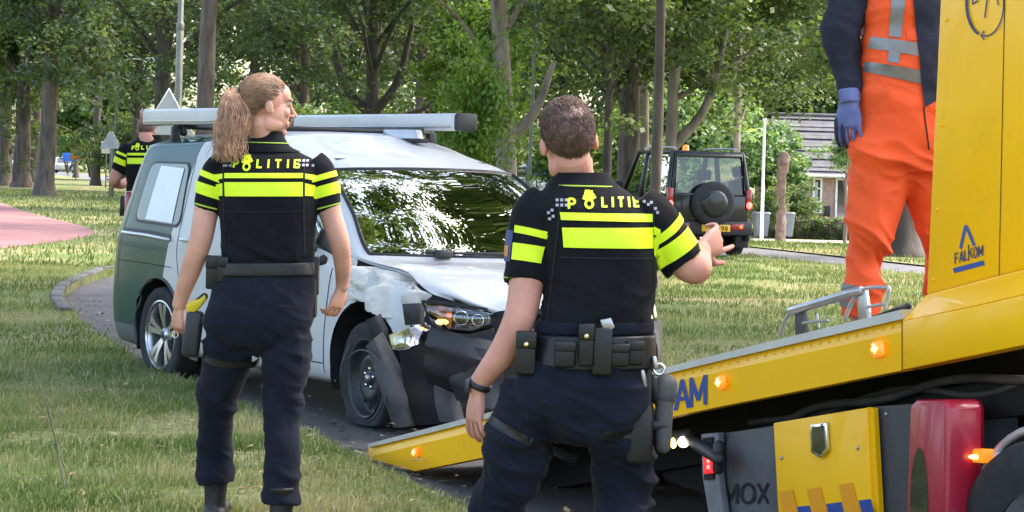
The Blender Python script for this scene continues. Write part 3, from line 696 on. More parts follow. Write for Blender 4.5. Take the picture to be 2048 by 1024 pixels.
fine = np.array([catmull(NET[:, j], KI) for j in range(9)])            # rows x stations
fine = np.array([catmull(fine[:, i], KJ) for i in range(fine.shape[1])])  # stations x rows
def patch(i0, i1, j0, j1, side, arch=False, disp=None):
    """piece of the skin between stations i0..i1 and rows j0..j1"""
    a, b, c, d = int(round(i0*KI)), int(round(i1*KI)), int(round(j0*KJ)), int(round(j1*KJ))
    S = fine[a:b+1, c:d+1].copy(); S[..., 1] *= side
    m, n = S.shape[:2]; V = S.reshape(-1, 3); dead = set()
    if arch:
        for wx, wz, wr in ((0.0, 0.335, 0.375), (2.755, 0.33, 0.40)):
            dx, dz = V[:, 0]-wx, V[:, 2]-wz; r = np.hypot(dx, dz); k = (r < wr) & (V[:, 2] > 0.05)
            near = k & (r > wr-0.085)
            V[near, 0] = wx+dx[near]/r[near]*wr; V[near, 2] = wz+dz[near]/r[near]*wr
            dead |= set(np.nonzero(k & ~near)[0].tolist())
    if disp is not None: V = disp(V)
    F = [(i*n+j, (i+1)*n+j, (i+1)*n+j+1, i*n+j+1) for i in range(m-1) for j in range(n-1)]
    F = [f if side > 0 else f[::-1] for f in F if not any(q in dead for q in f)]
    return V, F
def sideskin(side):
    P = [patch(0, 7, 0, 4, side, True), patch(7, 9, 0, 4, side, True), patch(0, 7, 5, 8, side), patch(7, 9, 5, 6, side), patch(9, 12, 5, 8, side)]
    P += [patch(0, 6, 4, 5, side)]                              # rear quarters: closed panels
    P += [patch(6, 6.17, 4, 5, side)]
    P += [patch(9, 11, 4, 5, side)] if side > 0 else []
    P += [patch(9, 10.67, 0, 4, side, True)]
    return P
def van_paint():
    m = bpy.data.materials.new('van_paint'); m.use_nodes = True; nt = m.node_tree; N = nt.nodes; L = nt.links
    b = N['Principled BSDF']; b.inputs['Roughness'].default_value = 0.45; b.inputs['Specular IOR Level'].default_value = 0.25; b.inputs['Coat Weight'].default_value = 0.3; b.inputs['Coat Roughness'].default_value = 0.02
    tc = N.new('ShaderNodeTexCoord'); sp = N.new('ShaderNodeSeparateXYZ'); L.new(tc.outputs['Object'], sp.inputs[0])
    # the green wrap ends in a slanting edge ahead of the rear wheel
    k = N.new('ShaderNodeMath'); k.operation = 'MULTIPLY_ADD'; k.inputs[1].default_value = -0.28; L.new(sp.outputs['Z'], k.inputs[0]); L.new(sp.outputs['X'], k.inputs[2])
    lt = N.new('ShaderNodeMath'); lt.operation = 'LESS_THAN'; lt.inputs[1].default_value = -0.13; L.new(k.outputs[0], lt.inputs[0])
    lw = N.new('ShaderNodeMath'); lw.operation = 'LESS_THAN'; lw.inputs[1].default_value = 0.36; L.new(sp.outputs['Z'], lw.inputs[0])
    nz = N.new('ShaderNodeTexNoise'); nz.inputs['Scale'].default_value = 5; L.new(tc.outputs['Object'], nz.inputs['Vector'])
    wr = N.new('ShaderNodeValToRGB'); wr.color_ramp.elements[0].color = (0.51, 0.51, 0.515, 1); wr.color_ramp.elements[1].color = (0.57, 0.57, 0.57, 1); L.new(nz.outputs['Fac'], wr.inputs[0])
    gr = N.new('ShaderNodeRGB'); gr.outputs[0].default_value = (0.004, 0.055, 0.044, 1)
    gy = N.new('ShaderNodeRGB'); gy.outputs[0].default_value = (0.13, 0.135, 0.14, 1)
    m0 = N.new('ShaderNodeMixRGB'); L.new(lw.outputs[0], m0.inputs[0]); L.new(gr.outputs[0], m0.inputs[1]); L.new(gy.outputs[0], m0.inputs[2])
    mx = N.new('ShaderNodeMixRGB'); L.new(lt.outputs[0], mx.inputs[0]); L.new(wr.outputs[0], mx.inputs[1]); L.new(m0.outputs[0], mx.inputs[2])
    L.new(mx.outputs[0], b.inputs['Base Color']); MAT['van_paint'] = m
van_paint()
# tail: closed by a cap
def capface(i, j0, j1):
    k = int(i*KI); S = fine[k, j0*KJ:j1*KJ+1]; n = len(S)
    V = np.vstack([S, S*np.array([1, -1, 1])]); return V, [(j, j+1, n+j+1, n+j) for j in range(n-1)]
body = mk('body', join(*(sideskin(-1)+sideskin(1)+[capface(0, 0, 8)])), MAT['van_paint'], van, world=False, auto=38)
bmv = bmesh.new(); bmv.from_mesh(body.data); bmesh.ops.remove_doubles(bmv, verts=bmv.verts[:], dist=0.0004); bmv.to_mesh(body.data)
vbvh = BVHTree.FromBMesh(bmv); bmv.free()
def hoodd(V): V = V+np.array([0, 0, 0.010]); V[:, 2] += 0.012*vnoise(V*np.array([4, 3, 1])+2)*ss(2.9, 3.2, V[:, 0])*(V[:, 1] < 0.3); return V
def hood_half(side):
    mi, mj = 60, 26; V = []
    for u in np.linspace(9.05, 12.65, mi):
        j0 = 5.3-1.2*float(ss(9.9, 11.1, u))
        for v in np.linspace(j0, 8, mj):
            a, b = u*KI, v*KJ; i, j = min(int(a), fine.shape[0]-2), min(int(b), fine.shape[1]-2); fu, fv = a-i, b-j
            p = fine[i, j]*(1-fu)*(1-fv)+fine[i+1, j]*fu*(1-fv)+fine[i, j+1]*(1-fu)*fv+fine[i+1, j+1]*fu*fv; V.append((p[0], p[1]*side+side*0.012*(v < 5.5), p[2]))
    F = [(i*mj+j, (i+1)*mj+j, (i+1)*mj+j+1, i*mj+j+1) for i in range(mi-1) for j in range(mj-1)]
    return hoodd(np.array(V)), F if side > 0 else [f[::-1] for f in F]
hood = mk('bonnet', join(hood_half(-1), hood_half(1)), MAT['paint_white'], van, world=False)
mk('windshield', join(patch(7, 9, 6, 8, -1), patch(7, 9, 6, 8, 1)), MAT['windshield_glass'], van, world=False)
for s_ in (-1, 1):
    mk('side_window', patch(6.17, 9, 4, 5, s_), MAT['side_glass'], van, world=False)
# black band round the windscreen and cowl tray
def onskin(i, j, side, off=0.0):
    a = fine[min(int(i*KI), fine.shape[0]-1), min(int(j*KJ), fine.shape[1]-1)].copy(); a[1] *= side; return a
trim = []
for s_ in (-1, 1):
    trim.append(tube([onskin(i/6, 6, s_)+np.array([0, 0, .002]) for i in range(42, 55)], 0.013, n=6, k=1))
top = [onskin(7, 6+j/5, -1) for j in range(0, 11)]+[onskin(7, 8-j/5, 1) for j in range(1, 11)]
trim.append(tube(top, 0.010, n=6, k=1))
mk('windscreen_seal', join(*trim), MAT['plastic_black'], van, world=False)
cow = [onskin(9, 6+j/5, -1) for j in range(0, 11)]+[onskin(9, 8-j/5, 1) for j in range(1, 11)]
mk('cowl', tube([c+np.array([0.0, 0, -0.006]) for c in cow], 0.022, n=8, k=1), MAT['plastic_black'], van, world=False)
for y0, y1 in ((-0.55, -0.02), (0.10, 0.66)):
    wp = [np.array([2.96-0.25*(y/0.75)**2, y, 1.012]) for y in np.linspace(y0, y1, 6)]
    o_ = mk('wiper', tube(wp, 0.009, n=6, k=2), MAT['plastic_black'], van, world=False)
    mk('wiper_mount', box(wp[1][0]-0.03, wp[1][0]+0.04, y0+0.03, y0+0.13, 0.985, 1.03, 0.01), MAT['plastic_black'], o_, world=False)
# overlays on the right flank
def flank(x, z, off=0.004, side=-1):
    h = vbvh.ray_cast(Vector((x, side*2.0, z)), Vector((0, -side, 0)), 3.0)
    y = h[0].y if h[0] is not None else side*0.9
    return (x, y+side*off, z)
def flank_patch(poly, off, rings=7):
    P = np.array(poly); c = P.mean(0); n = len(P); V = []; F = []
    for k in range(rings+1):
        for p in P: q = c+(p-c)*(1-k/rings*0.999); V.append(flank(q[0], q[1], off))
    for k in range(rings):
        for i in range(n): F.append((k*n+i, k*n+(i+1) % n, (k+1)*n+(i+1) % n, (k+1)*n+i))
    return np.array(V), F
def rrect(pts, r, n=6):
    """polygon with rounded corners, dense edges"""
    P = [np.array(p, float) for p in pts]; out = []; m = len(P)
    for i in range(m):
        a, b, c = P[i-1], P[i], P[(i+1) % m]; d0 = (a-b)/np.linalg.norm(a-b); d1 = (c-b)/np.linalg.norm(c-b)
        for t in np.linspace(0, 1, n): out.append((b+d0*r)*(1-t)**2+2*b*t*(1-t)+(b+d1*r)*t*t)
        e0 = b+d1*r; e1 = c-(c-b)/np.linalg.norm(c-b)*r
        for t in np.linspace(0, 1, 6)[1:-1]: out.append(e0*(1-t)+e1*t)
    return out
def flank_line(pts, wd, off):
    P = catmull(np.array(pts, float), 10); T = np.gradient(P, axis=0); T /= np.linalg.norm(T, axis=1, keepdims=True); N_ = np.column_stack([-T[:, 1], T[:, 0]])
    V = []; F = []
    for p, n_ in zip(P, N_):
        for s in (-1, 1): q = p+n_*s*wd/2; V.append(flank(q[0], q[1], off))
    F = [(2*i, 2*i+1, 2*i+3, 2*i+2) for i in range(len(P)-1)]
    return np.array(V), F
win = rrect([(-0.47, 1.075), (0.275, 1.055), (0.245, 1.50), (-0.38, 1.50)], 0.085)
mk('window_seal', flank_patch(win, 0.004), MAT['plastic_black'], van, world=False)
mat('green_panel', (0.006, 0.05, 0.04), 0.3, var=0.08, coat=0.6)
wi = rrect([(-0.445, 1.095), (0.262, 1.075), (0.235, 1.485), (-0.365, 1.485)], 0.075)
mk('rear_side_window', flank_patch(wi, 0.008), MAT['green_panel'], van, world=False)
mk('poster', flank_patch(rrect([(-0.27, 1.10), (0.155, 1.085), (0.17, 1.455), (-0.20, 1.47)], 0.004), 0.012), MAT['poster_white'], van, world=False)
mk('slide_rail', flank_line([(-0.62, 1.005), (-0.2, 1.0), (0.16, 0.985)], 0.05, 0.006), MAT['plastic_black'], van, world=False)
mk('slide_rail_trim', tube([flank(-0.62, 0.995, 0.016), flank(-0.2, 0.99, 0.018), flank(0.16, 0.975, 0.018)], 0.013, n=8, k=4), MAT['aluminium'], van, world=False)
seams = [flank_line([(0.30, 1.52), (0.29, 1.2), (0.27, 0.9), (0.36, 0.62), (0.42, 0.40)], 0.007, 0.0016), flank_line([(1.22, 1.46), (1.25, 1.1), (1.22, 0.6), (1.2, 0.27)], 0.007, 0.0016),
         flank_line([(2.36, 0.90), (2.34, 0.75), (2.30, 0.5), (2.27, 0.27)], 0.009, 0.0016), flank_line([(0.42, 0.34), (1.2, 0.33), (2.27, 0.33)], 0.007, 0.0016), flank_line([(-0.7, 0.80), (-0.3, 0.80), (0.2, 0.79)], 0.005, 0.0016)]
mk('door_seam', join(*seams), MAT['cavity'], van, world=False)
for x in (0.45, 1.42):
    hb = flank(x, 0.98, 0.0)
    mk('door_handle', tube([(x-0.09, hb[1]-0.005, 0.98), (x-0.06, hb[1]-0.035, 0.985), (x+0.06, hb[1]-0.035, 0.985), (x+0.09, hb[1]-0.005, 0.98)], 0.014, n=8, k=4), MAT['paint_white'], van, world=False)
# tail light at the rear corner
mk('tail_light', xf(box(-0.795, -0.74, -0.835, -0.77, 0.95, 1.28, 0.02), Matrix.Identity(4)), MAT['lens_red'], van, world=False)
# side mirrors
for s_ in (-1, 1):
    mm = mk('side_mirror', join(loft([((2.10, s_*1.0, 0.99), (0.04, 0, 0), (0, .08, 0)), ((2.11, s_*1.0, 1.06), (0.065, 0, 0), (0, .09, 0)), ((2.12, s_*0.99, 1.16), (0.05, 0, 0), (0, .085, 0)), ((2.12, s_*0.99, 1.20), (0.02, 0, 0), (0, .05, 0))], n=20, p=3),
            box(2.08, 2.16, min(s_*0.86, s_*0.95), max(s_*0.86, s_*0.95), 0.985, 1.03, 0.01)), MAT['plastic_black'], van, world=False)
# wheel houses and arch lips
for wx, wz, wr in ((0.0, 0.335, 0.375), (2.755, 0.33, 0.40)):
    for s_ in (-1, 1):
        def wh(u, v, wx=wx, wz=wz, wr=wr, s_=s_):
            a = math.pi*(-0.12+1.24*u); return (wx+wr*math.cos(a), s_*(0.93-0.42*v) if v > 0 else s_*0.905, wz+wr*math.sin(a))
        back = [(wx+wr*math.cos(a), s_*0.51, wz+wr*math.sin(a)) for a in np.linspace(0, 2*math.pi, 30, endpoint=False)]
        mk('wheel_house', join(grid(wh, 28, 3), (np.array(back), [tuple(range(30))])), MAT['cavity'], van, world=False)
        pts = []
        for a in np.linspace(-0.08*math.pi, 1.08*math.pi, 26):
            x, z = wx+(wr+0.004)*math.cos(a), wz+(wr+0.004)*math.sin(a); pts.append((flank(x, max(z, 0.27), 0.0, s_)[:2]+(z,)))
        if not (wx > 2 and s_ < 0): mk('arch_lip', tube(pts, 0.012, n=6, k=1), MAT['plastic_grey' if wx < 2 else 'plastic_black'], van, world=False)
mk('underbody', box(-0.7, 3.3, -0.74, 0.74, 0.19, 0.30), MAT['cavity'], van, world=False)
# wheels: tyre > rim, hub
tyre_prof = [(0.215, -0.085), (0.262, -0.098), (0.305, -0.102), (0.322, -0.092), (0.327, -0.05), (0.328, 0.0), (0.327, 0.05), (0.322, 0.092), (0.305, 0.102), (0.262, 0.098), (0.215, 0.085)]
def wheel(x, s_, alloy, z=0.322, steer=0.0, squash=0.0):
    M = Matrix.Translation((x, s_*0.805, z)) @ Matrix.Rotation(steer, 4, 'Z') @ Matrix.Diagonal((1, -s_, 1, 1))    # +y in wheel space points outwards after the flip
    M = Matrix.Translation((x, s_*0.805, z)) @ Matrix.Rotation(steer, 4, 'Z')
    o = -1 if s_ < 0 else 1
    def yo(vf): return vf[0]*np.array([1, o, 1]), [f[::-1] if o < 0 else f for f in vf[1]]
    tv, tf = lathe(tyre_prof, 48)
    if squash: tv = tv.copy(); lo = tv[:, 2] < -0.255; tv[lo, 2] = -0.255-(abs(tv[lo, 2])-0.255)*0.1; tv[lo, 1] *= 1.22
    grooves = [lathe([(0.3285, y-0.004), (0.3292, y), (0.3285, y+0.004)], 48) for y in (-0.05, -0.017, 0.017, 0.05)]
    wh_ = mk('wheel', xf(yo((tv, tf)), M), MAT['rubber'], van, world=False)
    if alloy:
        parts = [lathe([(0.232, 0.086), (0.236, 0.094), (0.228, 0.097), (0.219, 0.085), (0.212, 0.03), (0.208, -0.06)], 48), lathe([(0.0, 0.075), (0.03, 0.074), (0.036, 0.068), (0.05, 0.060), (0.06, 0.045), (0.06, 0.0)], 24)]
        for k in range(5):
            for da in (-0.17, 0.17):
                a = 2*math.pi*k/5+0.3; a0, a1 = a+da*0.75, a+da*1.15
                def P(r, an, wd, y): return [(r*math.cos(an)-wd*math.sin(an), y, r*math.sin(an)+wd*math.cos(an)), (r*math.cos(an)+wd*math.sin(an), y, r*math.sin(an)-wd*math.cos(an))]
                q = [P(0.045, a0, 0.014, 0.062), P(0.13, (a0+a1)/2, 0.017, 0.078), P(0.222, a1, 0.028, 0.084)]
                V = []
                for (l, r_) in q: V += [l, r_, (r_[0], r_[1]-0.035, r_[2]), (l[0], l[1]-0.035, l[2])]
                F = []
                for i in (0, 1):
                    b0 = i*4
                    for e in range(4): F.append((b0+e, b0+(e+1) % 4, b0+4+(e+1) % 4, b0+4+e))
                parts.append((np.array(V), F))
        mk('rim', xf(yo(join(*parts)), M), MAT['alloy'], wh_, world=False, auto=40)
        mk('brake_disc', xf(yo(lathe([(0.0, 0.01), (0.15, 0.01), (0.205, 0.0), (0.208, -0.05)], 32)), M), MAT['steel_black'], wh_, world=False)
        mk('hub_cap', xf(yo(lathe([(0.0, 0.080), (0.022, 0.079), (0.026, 0.074)], 20)), M), MAT['plastic_grey'], wh_, world=False)
    else:
        rimp = [lathe([(0.224, 0.088), (0.232, 0.094), (0.224, 0.097), (0.212, 0.08), (0.204, 0.045), (0.185, 0.032), (0.150, 0.040), (0.135, 0.062), (0.105, 0.068), (0.070, 0.052), (0.035, 0.052), (0.03, 0.068), (0.0, 0.070)], 48)]
        mk('rim', xf(yo(join(*rimp)), M), MAT['steel_black'], wh_, world=False)
        for k in range(14):
            a = 2*math.pi*k/14
            e = ellipsoid((0.172*math.cos(a), 0.037, 0.172*math.sin(a)), 0.019, 0.004, 0.019, 12, 6)
            mk('vent_hole', xf(yo(e), M), MAT['cavity'], wh_, world=False)
        for k in range(5):
            a = 2*math.pi*k/5+0.2
            mk('wheel_bolt', xf(yo(xf(lathe([(0.0, 0.072), (0.009, 0.071), (0.012, 0.066), (0.012, 0.05)], 10), Matrix.Translation((0.056*math.cos(a), 0, 0.056*math.sin(a))))), M), MAT['chrome'], wh_, world=False)
        mk('hub_cap', xf(yo(lathe([(0.0, 0.085), (0.018, 0.084), (0.024, 0.078), (0.026, 0.06)], 16)), M), MAT['steel_rail'], wh_, world=False)
    return wh_
wheel(0.0, -1, True); wheel(0.0, 1, True); wheel(2.755, -1, False, z=0.285, steer=R(-5), squash=1); wheel(2.755, 1, False)
# interior
mat('seat_fabric', (0.03, 0.031, 0.033), 0.9, var=0.3, scale=20)
mk('dashboard', loft([((2.05, 0, 0.95), (0.06, 0, 0.0), (0, 0.74, 0)), ((2.25, 0, 0.96), (0.2, 0, 0.03), (0, .76, 0)), ((2.35, 0, 0.88), (0.2, 0, 0), (0, .76, 0)), ((2.35, 0, 0.6), (0.2, 0, 0), (0, .72, 0))], n=24, p=4), MAT['plastic_black'], van, world=False)
for y in (-0.38, 0.38):
    mk('seat', join(loft([((1.25, y, 0.45), (0.12, 0, 0), (0, .24, 0)), ((1.15, y, 0.75), (0.10, 0, 0), (0, .25, 0)), ((1.05, y, 1.15), (0.08, 0, 0), (0, .23, 0)), ((1.02, y, 1.22), (0.05, 0, 0), (0, .15, 0))], n=20, p=3),
        loft([((1.0, y, 1.25), (0.05, 0, 0), (0, .12, 0)), ((0.99, y, 1.33), (0.06, 0, 0), (0, .14, 0)), ((0.98, y, 1.42), (0.04, 0, 0), (0, .11, 0))], n=16, p=3), box(1.1, 1.7, y-0.25, y+0.25, 0.45, 0.6, 0.04)), MAT['seat_fabric'], van, world=False)
th = np.linspace(0, 2*math.pi, 25)
sw = [(1.85+0.10*math.sin(a)*0.55, 0.38+0.185*math.cos(a), 1.0+0.185*math.sin(a)*0.85) for a in th]
mk('steering_wheel', join(tube(sw, 0.015, n=8, k=1, cap=False), tube([(1.85, 0.2, 1.0), (1.89, 0.38, 0.98), (1.85, 0.56, 1.0)], 0.02, n=8), tube([(1.87, 0.38, 0.99), (2.12, 0.38, 0.93)], 0.03, n=8)), MAT['plastic_black'], van, world=False)
mk('bulkhead', box(0.82, 0.86, -0.84, 0.84, 0.4, 1.66), MAT['cavity'], van, world=False)
mk('rear_view_mirror', box(2.06, 2.09, -0.12, 0.12, 1.44, 1.50, 0.012), MAT['plastic_black'], van, world=False)
mk('cabin_lining', box(0.9, 1.75, -0.55, 0.55, 1.53, 1.55), MAT['plastic_grey'], van, world=False)
mk('cabin_floor', box(0.9, 2.6, -0.8, 0.8, 0.38, 0.42), MAT['cavity'], van, world=False)
# roof bars and the two long aluminium carriers
for x in (-0.28, 0.42, 0.86):
    mk('roof_bar', join(tube([(x, -0.70, 1.742), (x, 0.70, 1.742)], 0.014, n=8, k=1), box(x-0.02, x+0.02, -0.72, -0.66, 1.62, 1.745, 0.006), box(x-0.02, x+0.02, 0.66, 0.72, 1.62, 1.745, 0.006)), MAT['plastic_black'], van, world=False)
prof = [(-0.072, 0.0), (0.072, 0.0), (0.08, 0.012), (0.08, 0.098), (0.066, 0.112), (-0.066, 0.112), (-0.08, 0.098), (-0.08, 0.012)]
for yc, x0, x1, z0 in ((-0.60, -0.86, 0.92, 1.757), (0.56, -0.74, 1.47, 1.757)):
    cb = mk('roof_carrier', prism([(x0, yc+p[0], z0+p[1]) for p in prof], (x1-x0, 0, 0), 0.006), MAT['carrier_pale'], van, world=False, auto=35)
    mk('front_cap', prism([(x1+0.001, yc+p[0]*1.03, z0-0.003+p[1]*1.05) for p in prof], (0.032, 0, 0), 0.012), MAT['plastic_black'], cb, world=False)
    mk('rear_cap', prism([(x0-0.001, yc+p[0]*1.03, z0-0.003+p[1]*1.05) for p in prof], (-0.035, 0, 0), 0.012), MAT['lens_red'], cb, world=False)
    mk('lower_edge', box(x0+0.02, x1-0.03, yc-0.088, yc-0.0805, z0+0.018, z0+0.030, 0.002), MAT['steel_rail'], cb, world=False)
mk('mounting_rail', prism([(-0.55, 0.28, 1.70), (1.35, 0.28, 1.69), (1.28, 0.30, 1.755), (-0.55, 0.30, 1.757)], (0, 0.05, 0), 0.006), MAT['aluminium'], van, world=False)
mk('rail_foot', box(-0.60, 1.38, 0.27, 0.345, 1.668, 1.697, 0.006), MAT['plastic_black'], van, world=False)
mk('conduit', tube([(-0.6, 0.40, 1.76), (0.5, 0.40, 1.762), (1.2, 0.40, 1.76)], 0.018, n=10), MAT['plastic_grey'], van, world=False)
mk('aerial', tube([(2.05, 0.90, 1.02), (2.03, 0.93, 1.18)], [0.012, 0.008], n=8, k=2), MAT['plastic_black'], van, world=False)
for x in (-0.28, 0.45): mk('carrier_clamp', tube([(x, -0.63, 1.70), (x, -0.63, 1.757)], [0.028, 0.022], n=12, k=3), MAT['plastic_black'], van, world=False)

# ---- the smashed front corner
def facets(V, sd):
    """sheet-metal creases: folded planes with sharp ridges"""
    q = np.random.default_rng(sd); r = 0
    for k in range(5):
        d = q.normal(0, 1, 3); d /= np.linalg.norm(d); fr = q.uniform(3.0, 7.0); ph = q.uniform(0, 1)
        t = V @ d*fr+ph+0.25*vnoise(V*4+k); r = r+(np.abs((t % 1.0)-0.5)*4-1)*q.uniform(0.3, 0.7)
    return r/1.6
def crump(V):
    V = V.copy(); a = ss(2.42, 2.75, V[:, 0]); f = facets(V, 1); g2 = facets(V*1.9, 2)
    V[:, 1] += (0.015+0.075*f+0.022*g2)*a*-np.sign(V[:, 1])*-1; V[:, 2] += (0.03*g2-0.015)*a; V[:, 0] -= (0.03+0.04*f)*a
    return V
KI0 = KI
def dense_patch(i0, i1, j0, j1, side, mi, mj, disp):
    a = fine; A = np.linspace(i0*KI, i1*KI, mi); B = np.linspace(j0*KJ, j1*KJ, mj); V = []
    for u in A:
        for v in B:
            i, j = min(int(u), a.shape[0]-2), min(int(v), a.shape[1]-2); fu, fv = u-i, v-j
            p = a[i, j]*(1-fu)*(1-fv)+a[i+1, j]*fu*(1-fv)+a[i, j+1]*(1-fu)*fv+a[i+1, j+1]*fu*fv; V.append((p[0], p[1]*side, p[2]))
    V = disp(np.array(V)); F = [(i*mj+j, (i+1)*mj+j, (i+1)*mj+j+1, i*mj+j+1) for i in range(mi-1) for j in range(mj-1)]
    r = np.hypot(V[:, 0]-2.755, V[:, 2]-0.33)
    return V, [f[::-1] for f in F if all(r[q] > 0.39 for q in f)]
mk('crumpled_wing', dense_patch(8.9, 11.15, 2.9, 5.2, -1, 80, 60, crump), MAT['paint_crumpled'], van, world=False, auto=18)
mk('torn_wing_edge', dense_patch(10.2, 11.3, 4.6, 6.05, -1, 30, 20, lambda V: crump(V)-np.array([0.02, 0, 0.05])), MAT['paint_crumpled'], van, world=False, auto=18)
# nose: black engine bay and bumper skin
mk('engine_bay', join(patch(10.67, 13, 0, 6, -1), patch(10.67, 13, 0, 6, 1), patch(12.3, 13, 6, 8, -1), patch(12.3, 13, 6, 8, 1), capface(13, 0, 8)), MAT['cavity'], van, world=False, auto=40)
bp_ = lambda V: V+np.column_stack([0.02+0.014*facets(V*0.6, 5), np.sign(V[:, 1])*0.012+0.008*facets(V*0.7, 6), 0.01*facets(V*0.6, 7)])
mk('bumper_fragment', dense_patch(11.9, 13, 0.2, 2.9, -1, 30, 20, bp_), MAT['plastic_black'], van, world=False, auto=40)
mk('bumper', xf(dense_patch(11.0, 13, 0.2, 3.0, -1, 40, 20, bp_), Matrix.Diagonal((1, -1, 1, 1))), MAT['plastic_black'], van, world=False, auto=40)
mk('grille', box(3.63, 3.68, -0.40, 0.48, 0.54, 0.63, 0.015), MAT['plastic_black'], van, world=False)
for k in range(3): mk('grille_bar', box(3.665, 3.69, -0.38, 0.46, 0.55+k*0.03, 0.562+k*0.03, 0.004), MAT['plastic_grey'], van, world=False)
# headlamps
def lamp(side, i0, i1, j0, j1, name):
    hs = dense_patch(i0, i1, j0, j1, side, 18, 8, lambda V: V+np.array([0.012, 0, 0]))
    return hs
mat('copper_glow', (0.42, 0.16, 0.06), 0.3, metal=0.7, var=0.4, scale=18)
HLY = 11.80
def lampsheet(name, top, bot, dy0, dy1, m, parent, bulge=0.03, rough=0.0, tk=0.004):
    """sheet following the slanting nose between two pixel polylines; dy0..dy1 is its depth from the near to the far end"""
    n = len(top)
    def fn(u, v):
        k = u*(n-1); i = min(int(k), n-2); f = k-i; a = np.array(top[i])*(1-f)+np.array(top[i+1])*f; b = np.array(bot[i])*(1-f)+np.array(bot[i+1])*f
        q = a*(1-v)+b*v; p = at(q[0], q[1], HLY+dy0+(dy1-dy0)*u-bulge*math.sin(math.pi*v)); r_ = rough*vnoise(np.array([[p.x*30, p.y*30, p.z*30]]))[0]; return (p.x, p.y+r_, p.z)
    return mk(name, thick(grid(fn, (n-1)*6, 8), tk), m, parent, auto=40)
LT = [(846, 606), (880, 608), (930, 614), (978, 622)]; LB = [(866, 640), (890, 664), (940, 668), (986, 656)]
hl = lampsheet('headlight', LT, LB, 0.10, 0.0, MAT['lens_clear'], van)
lampsheet('housing', [(x-4, y-5) for x, y in LT], [(x-2, y+6) for x, y in LB], 0.16, 0.06, MAT['glass_dark'], hl, bulge=-0.02, rough=0.01)
lampsheet('turn_reflector', [(852, 610), (880, 611), (905, 616)], [(868, 636), (884, 655), (902, 656)], 0.13, 0.09, MAT['copper_glow'], hl, bulge=0.0, rough=0.02)
mk('bulb', ellipsoid(at(884, 644, HLY+0.06), 0.035, 0.014, 0.016), MAT['lamp_amber_core'], hl)
for x, y, r_ in ((922, 636, 0.036), (955, 640, 0.030)):
    M = Matrix.Translation(at(x, y, HLY+0.07)) @ Matrix.Rotation(R(8), 4, 'Z')
    pj = mk('projector', xf(lathe([(r_*1.15, 0.0), (r_*1.1, -0.012), (r_*0.95, -0.014), (r_*0.92, 0.0)], 24), M), MAT['chrome'], hl)
    mk('projector_lens', xf(ellipsoid((0, 0.0, 0), r_*0.9, 0.016, r_*0.9, 18, 10), M), MAT['glass_dark'], pj)
lampsheet('lamp_rim', [(x-3, y-6) for x, y in LT], [(x, y) for x, y in LT], 0.085, -0.01, MAT['plastic_black'], hl, bulge=0.0)
lampsheet('lamp_rim', [(x, y) for x, y in LB], [(x+2, y+8) for x, y in LB], 0.085, -0.01, MAT['plastic_black'], hl, bulge=0.0)
mk('headlight', dense_patch(11.3, 12.9, 3.05, 4.1, 1, 20, 8, lambda V: V+np.array([0.022, 0, 0.012])), MAT['glass_dark'], van, world=False)
# hanging debris: thick bent sheets of black plastic and a shard of lamp glass
def debris(name, pxs, Y, m, tk=0.006, bend=0.03, sub=5, dY=None, parent=None):
    """pxs: quads as two edge polylines (left side, right side)"""
    Lp, Rp = pxs; n = len(Lp)
    def fn(u, v):
        k = u*(n-1); i = min(int(k), n-2); f = k-i
        l = np.array(Lp[i])*(1-f)+np.array(Lp[i+1])*f; r_ = np.array(Rp[i])*(1-f)+np.array(Rp[i+1])*f
        q = l*(1-v)+r_*v; yy = Y+(dY[i]*(1-f)+dY[i+1]*f if dY else 0)-bend*math.sin(math.pi*v)
        p = at(q[0], q[1], yy); nz = vnoise(np.array([[p.x*14, p.y*9, p.z*14]]))[0]
        fz = facets(np.array([[p.x, p.y, p.z]])*0.8, 9)[0]; return (p.x, p.y+0.008*nz+0.02*fz, p.z)
    return mk(name, thick(grid(fn, (n-1)*sub, 6), tk), m, van if parent is None else parent, auto=40)
debris('torn_arch_liner', ([(733, 692), (752, 745), (770, 800), (788, 856)], [(764, 664), (800, 735), (815, 795), (830, 852)]), 12.2, MAT['plastic_grey'], bend=0.06, dY=[0.05, -0.02, -0.06, -0.05])
debris('torn_arch_liner', ([(732, 640), (742, 665), (752, 690)], [(760, 628), (775, 660), (770, 692)]), 12.28, MAT['plastic_black'], bend=0.04)
debris('bumper_fragment', ([(862, 655), (852, 690), (850, 735), (856, 765)], [(1010, 690), (1012, 735), (1010, 790), (1008, 800)]), 11.93, MAT['plastic_black'], bend=0.10, dY=[0, -0.04, 0.02, 0.1], tk=0.01)
debris('bumper_fragment', ([(925, 690), (900, 760), (915, 800)], [(1000, 705), (1012, 790), (1030, 830)]), 11.86, MAT['plastic_black'], bend=0.05, tk=0.01)
debris('bumper_fragment', ([(800, 700), (810, 780), (822, 850)], [(858, 690), (862, 770), (905, 845)]), 12.15, MAT['cavity'], bend=0.02, tk=0.01)
debris('inner_panel', ([(868, 770), (872, 810), (880, 842)], [(915, 790), (925, 830), (930, 845)]), 12.05, MAT['plastic_grey'], bend=0.03)
debris('lamp_shard', ([(778, 670), (786, 698), (800, 700)], [(850, 645), (862, 655), (858, 682)]), 11.98, MAT['chrome'], bend=0.05, tk=0.004)
debris('lamp_shard', ([(782, 672), (790, 690)], [(842, 652), (846, 668)]), 11.94, MAT['lens_clear'], bend=0.03, tk=0.003)
debris('lamp_housing', ([(806, 608), (812, 650)], [(850, 606), (846, 648)]), 12.02, MAT['plastic_black'], bend=0.05)
mk('tow_cable', tube([at(700, 690, 12.35), at(682, 740, 12.3), at(690, 800, 12.3), at(735, 845, 12.2), at(770, 800, 12.2)], 0.006, n=6, k=6), MAT['plastic_black'], van)
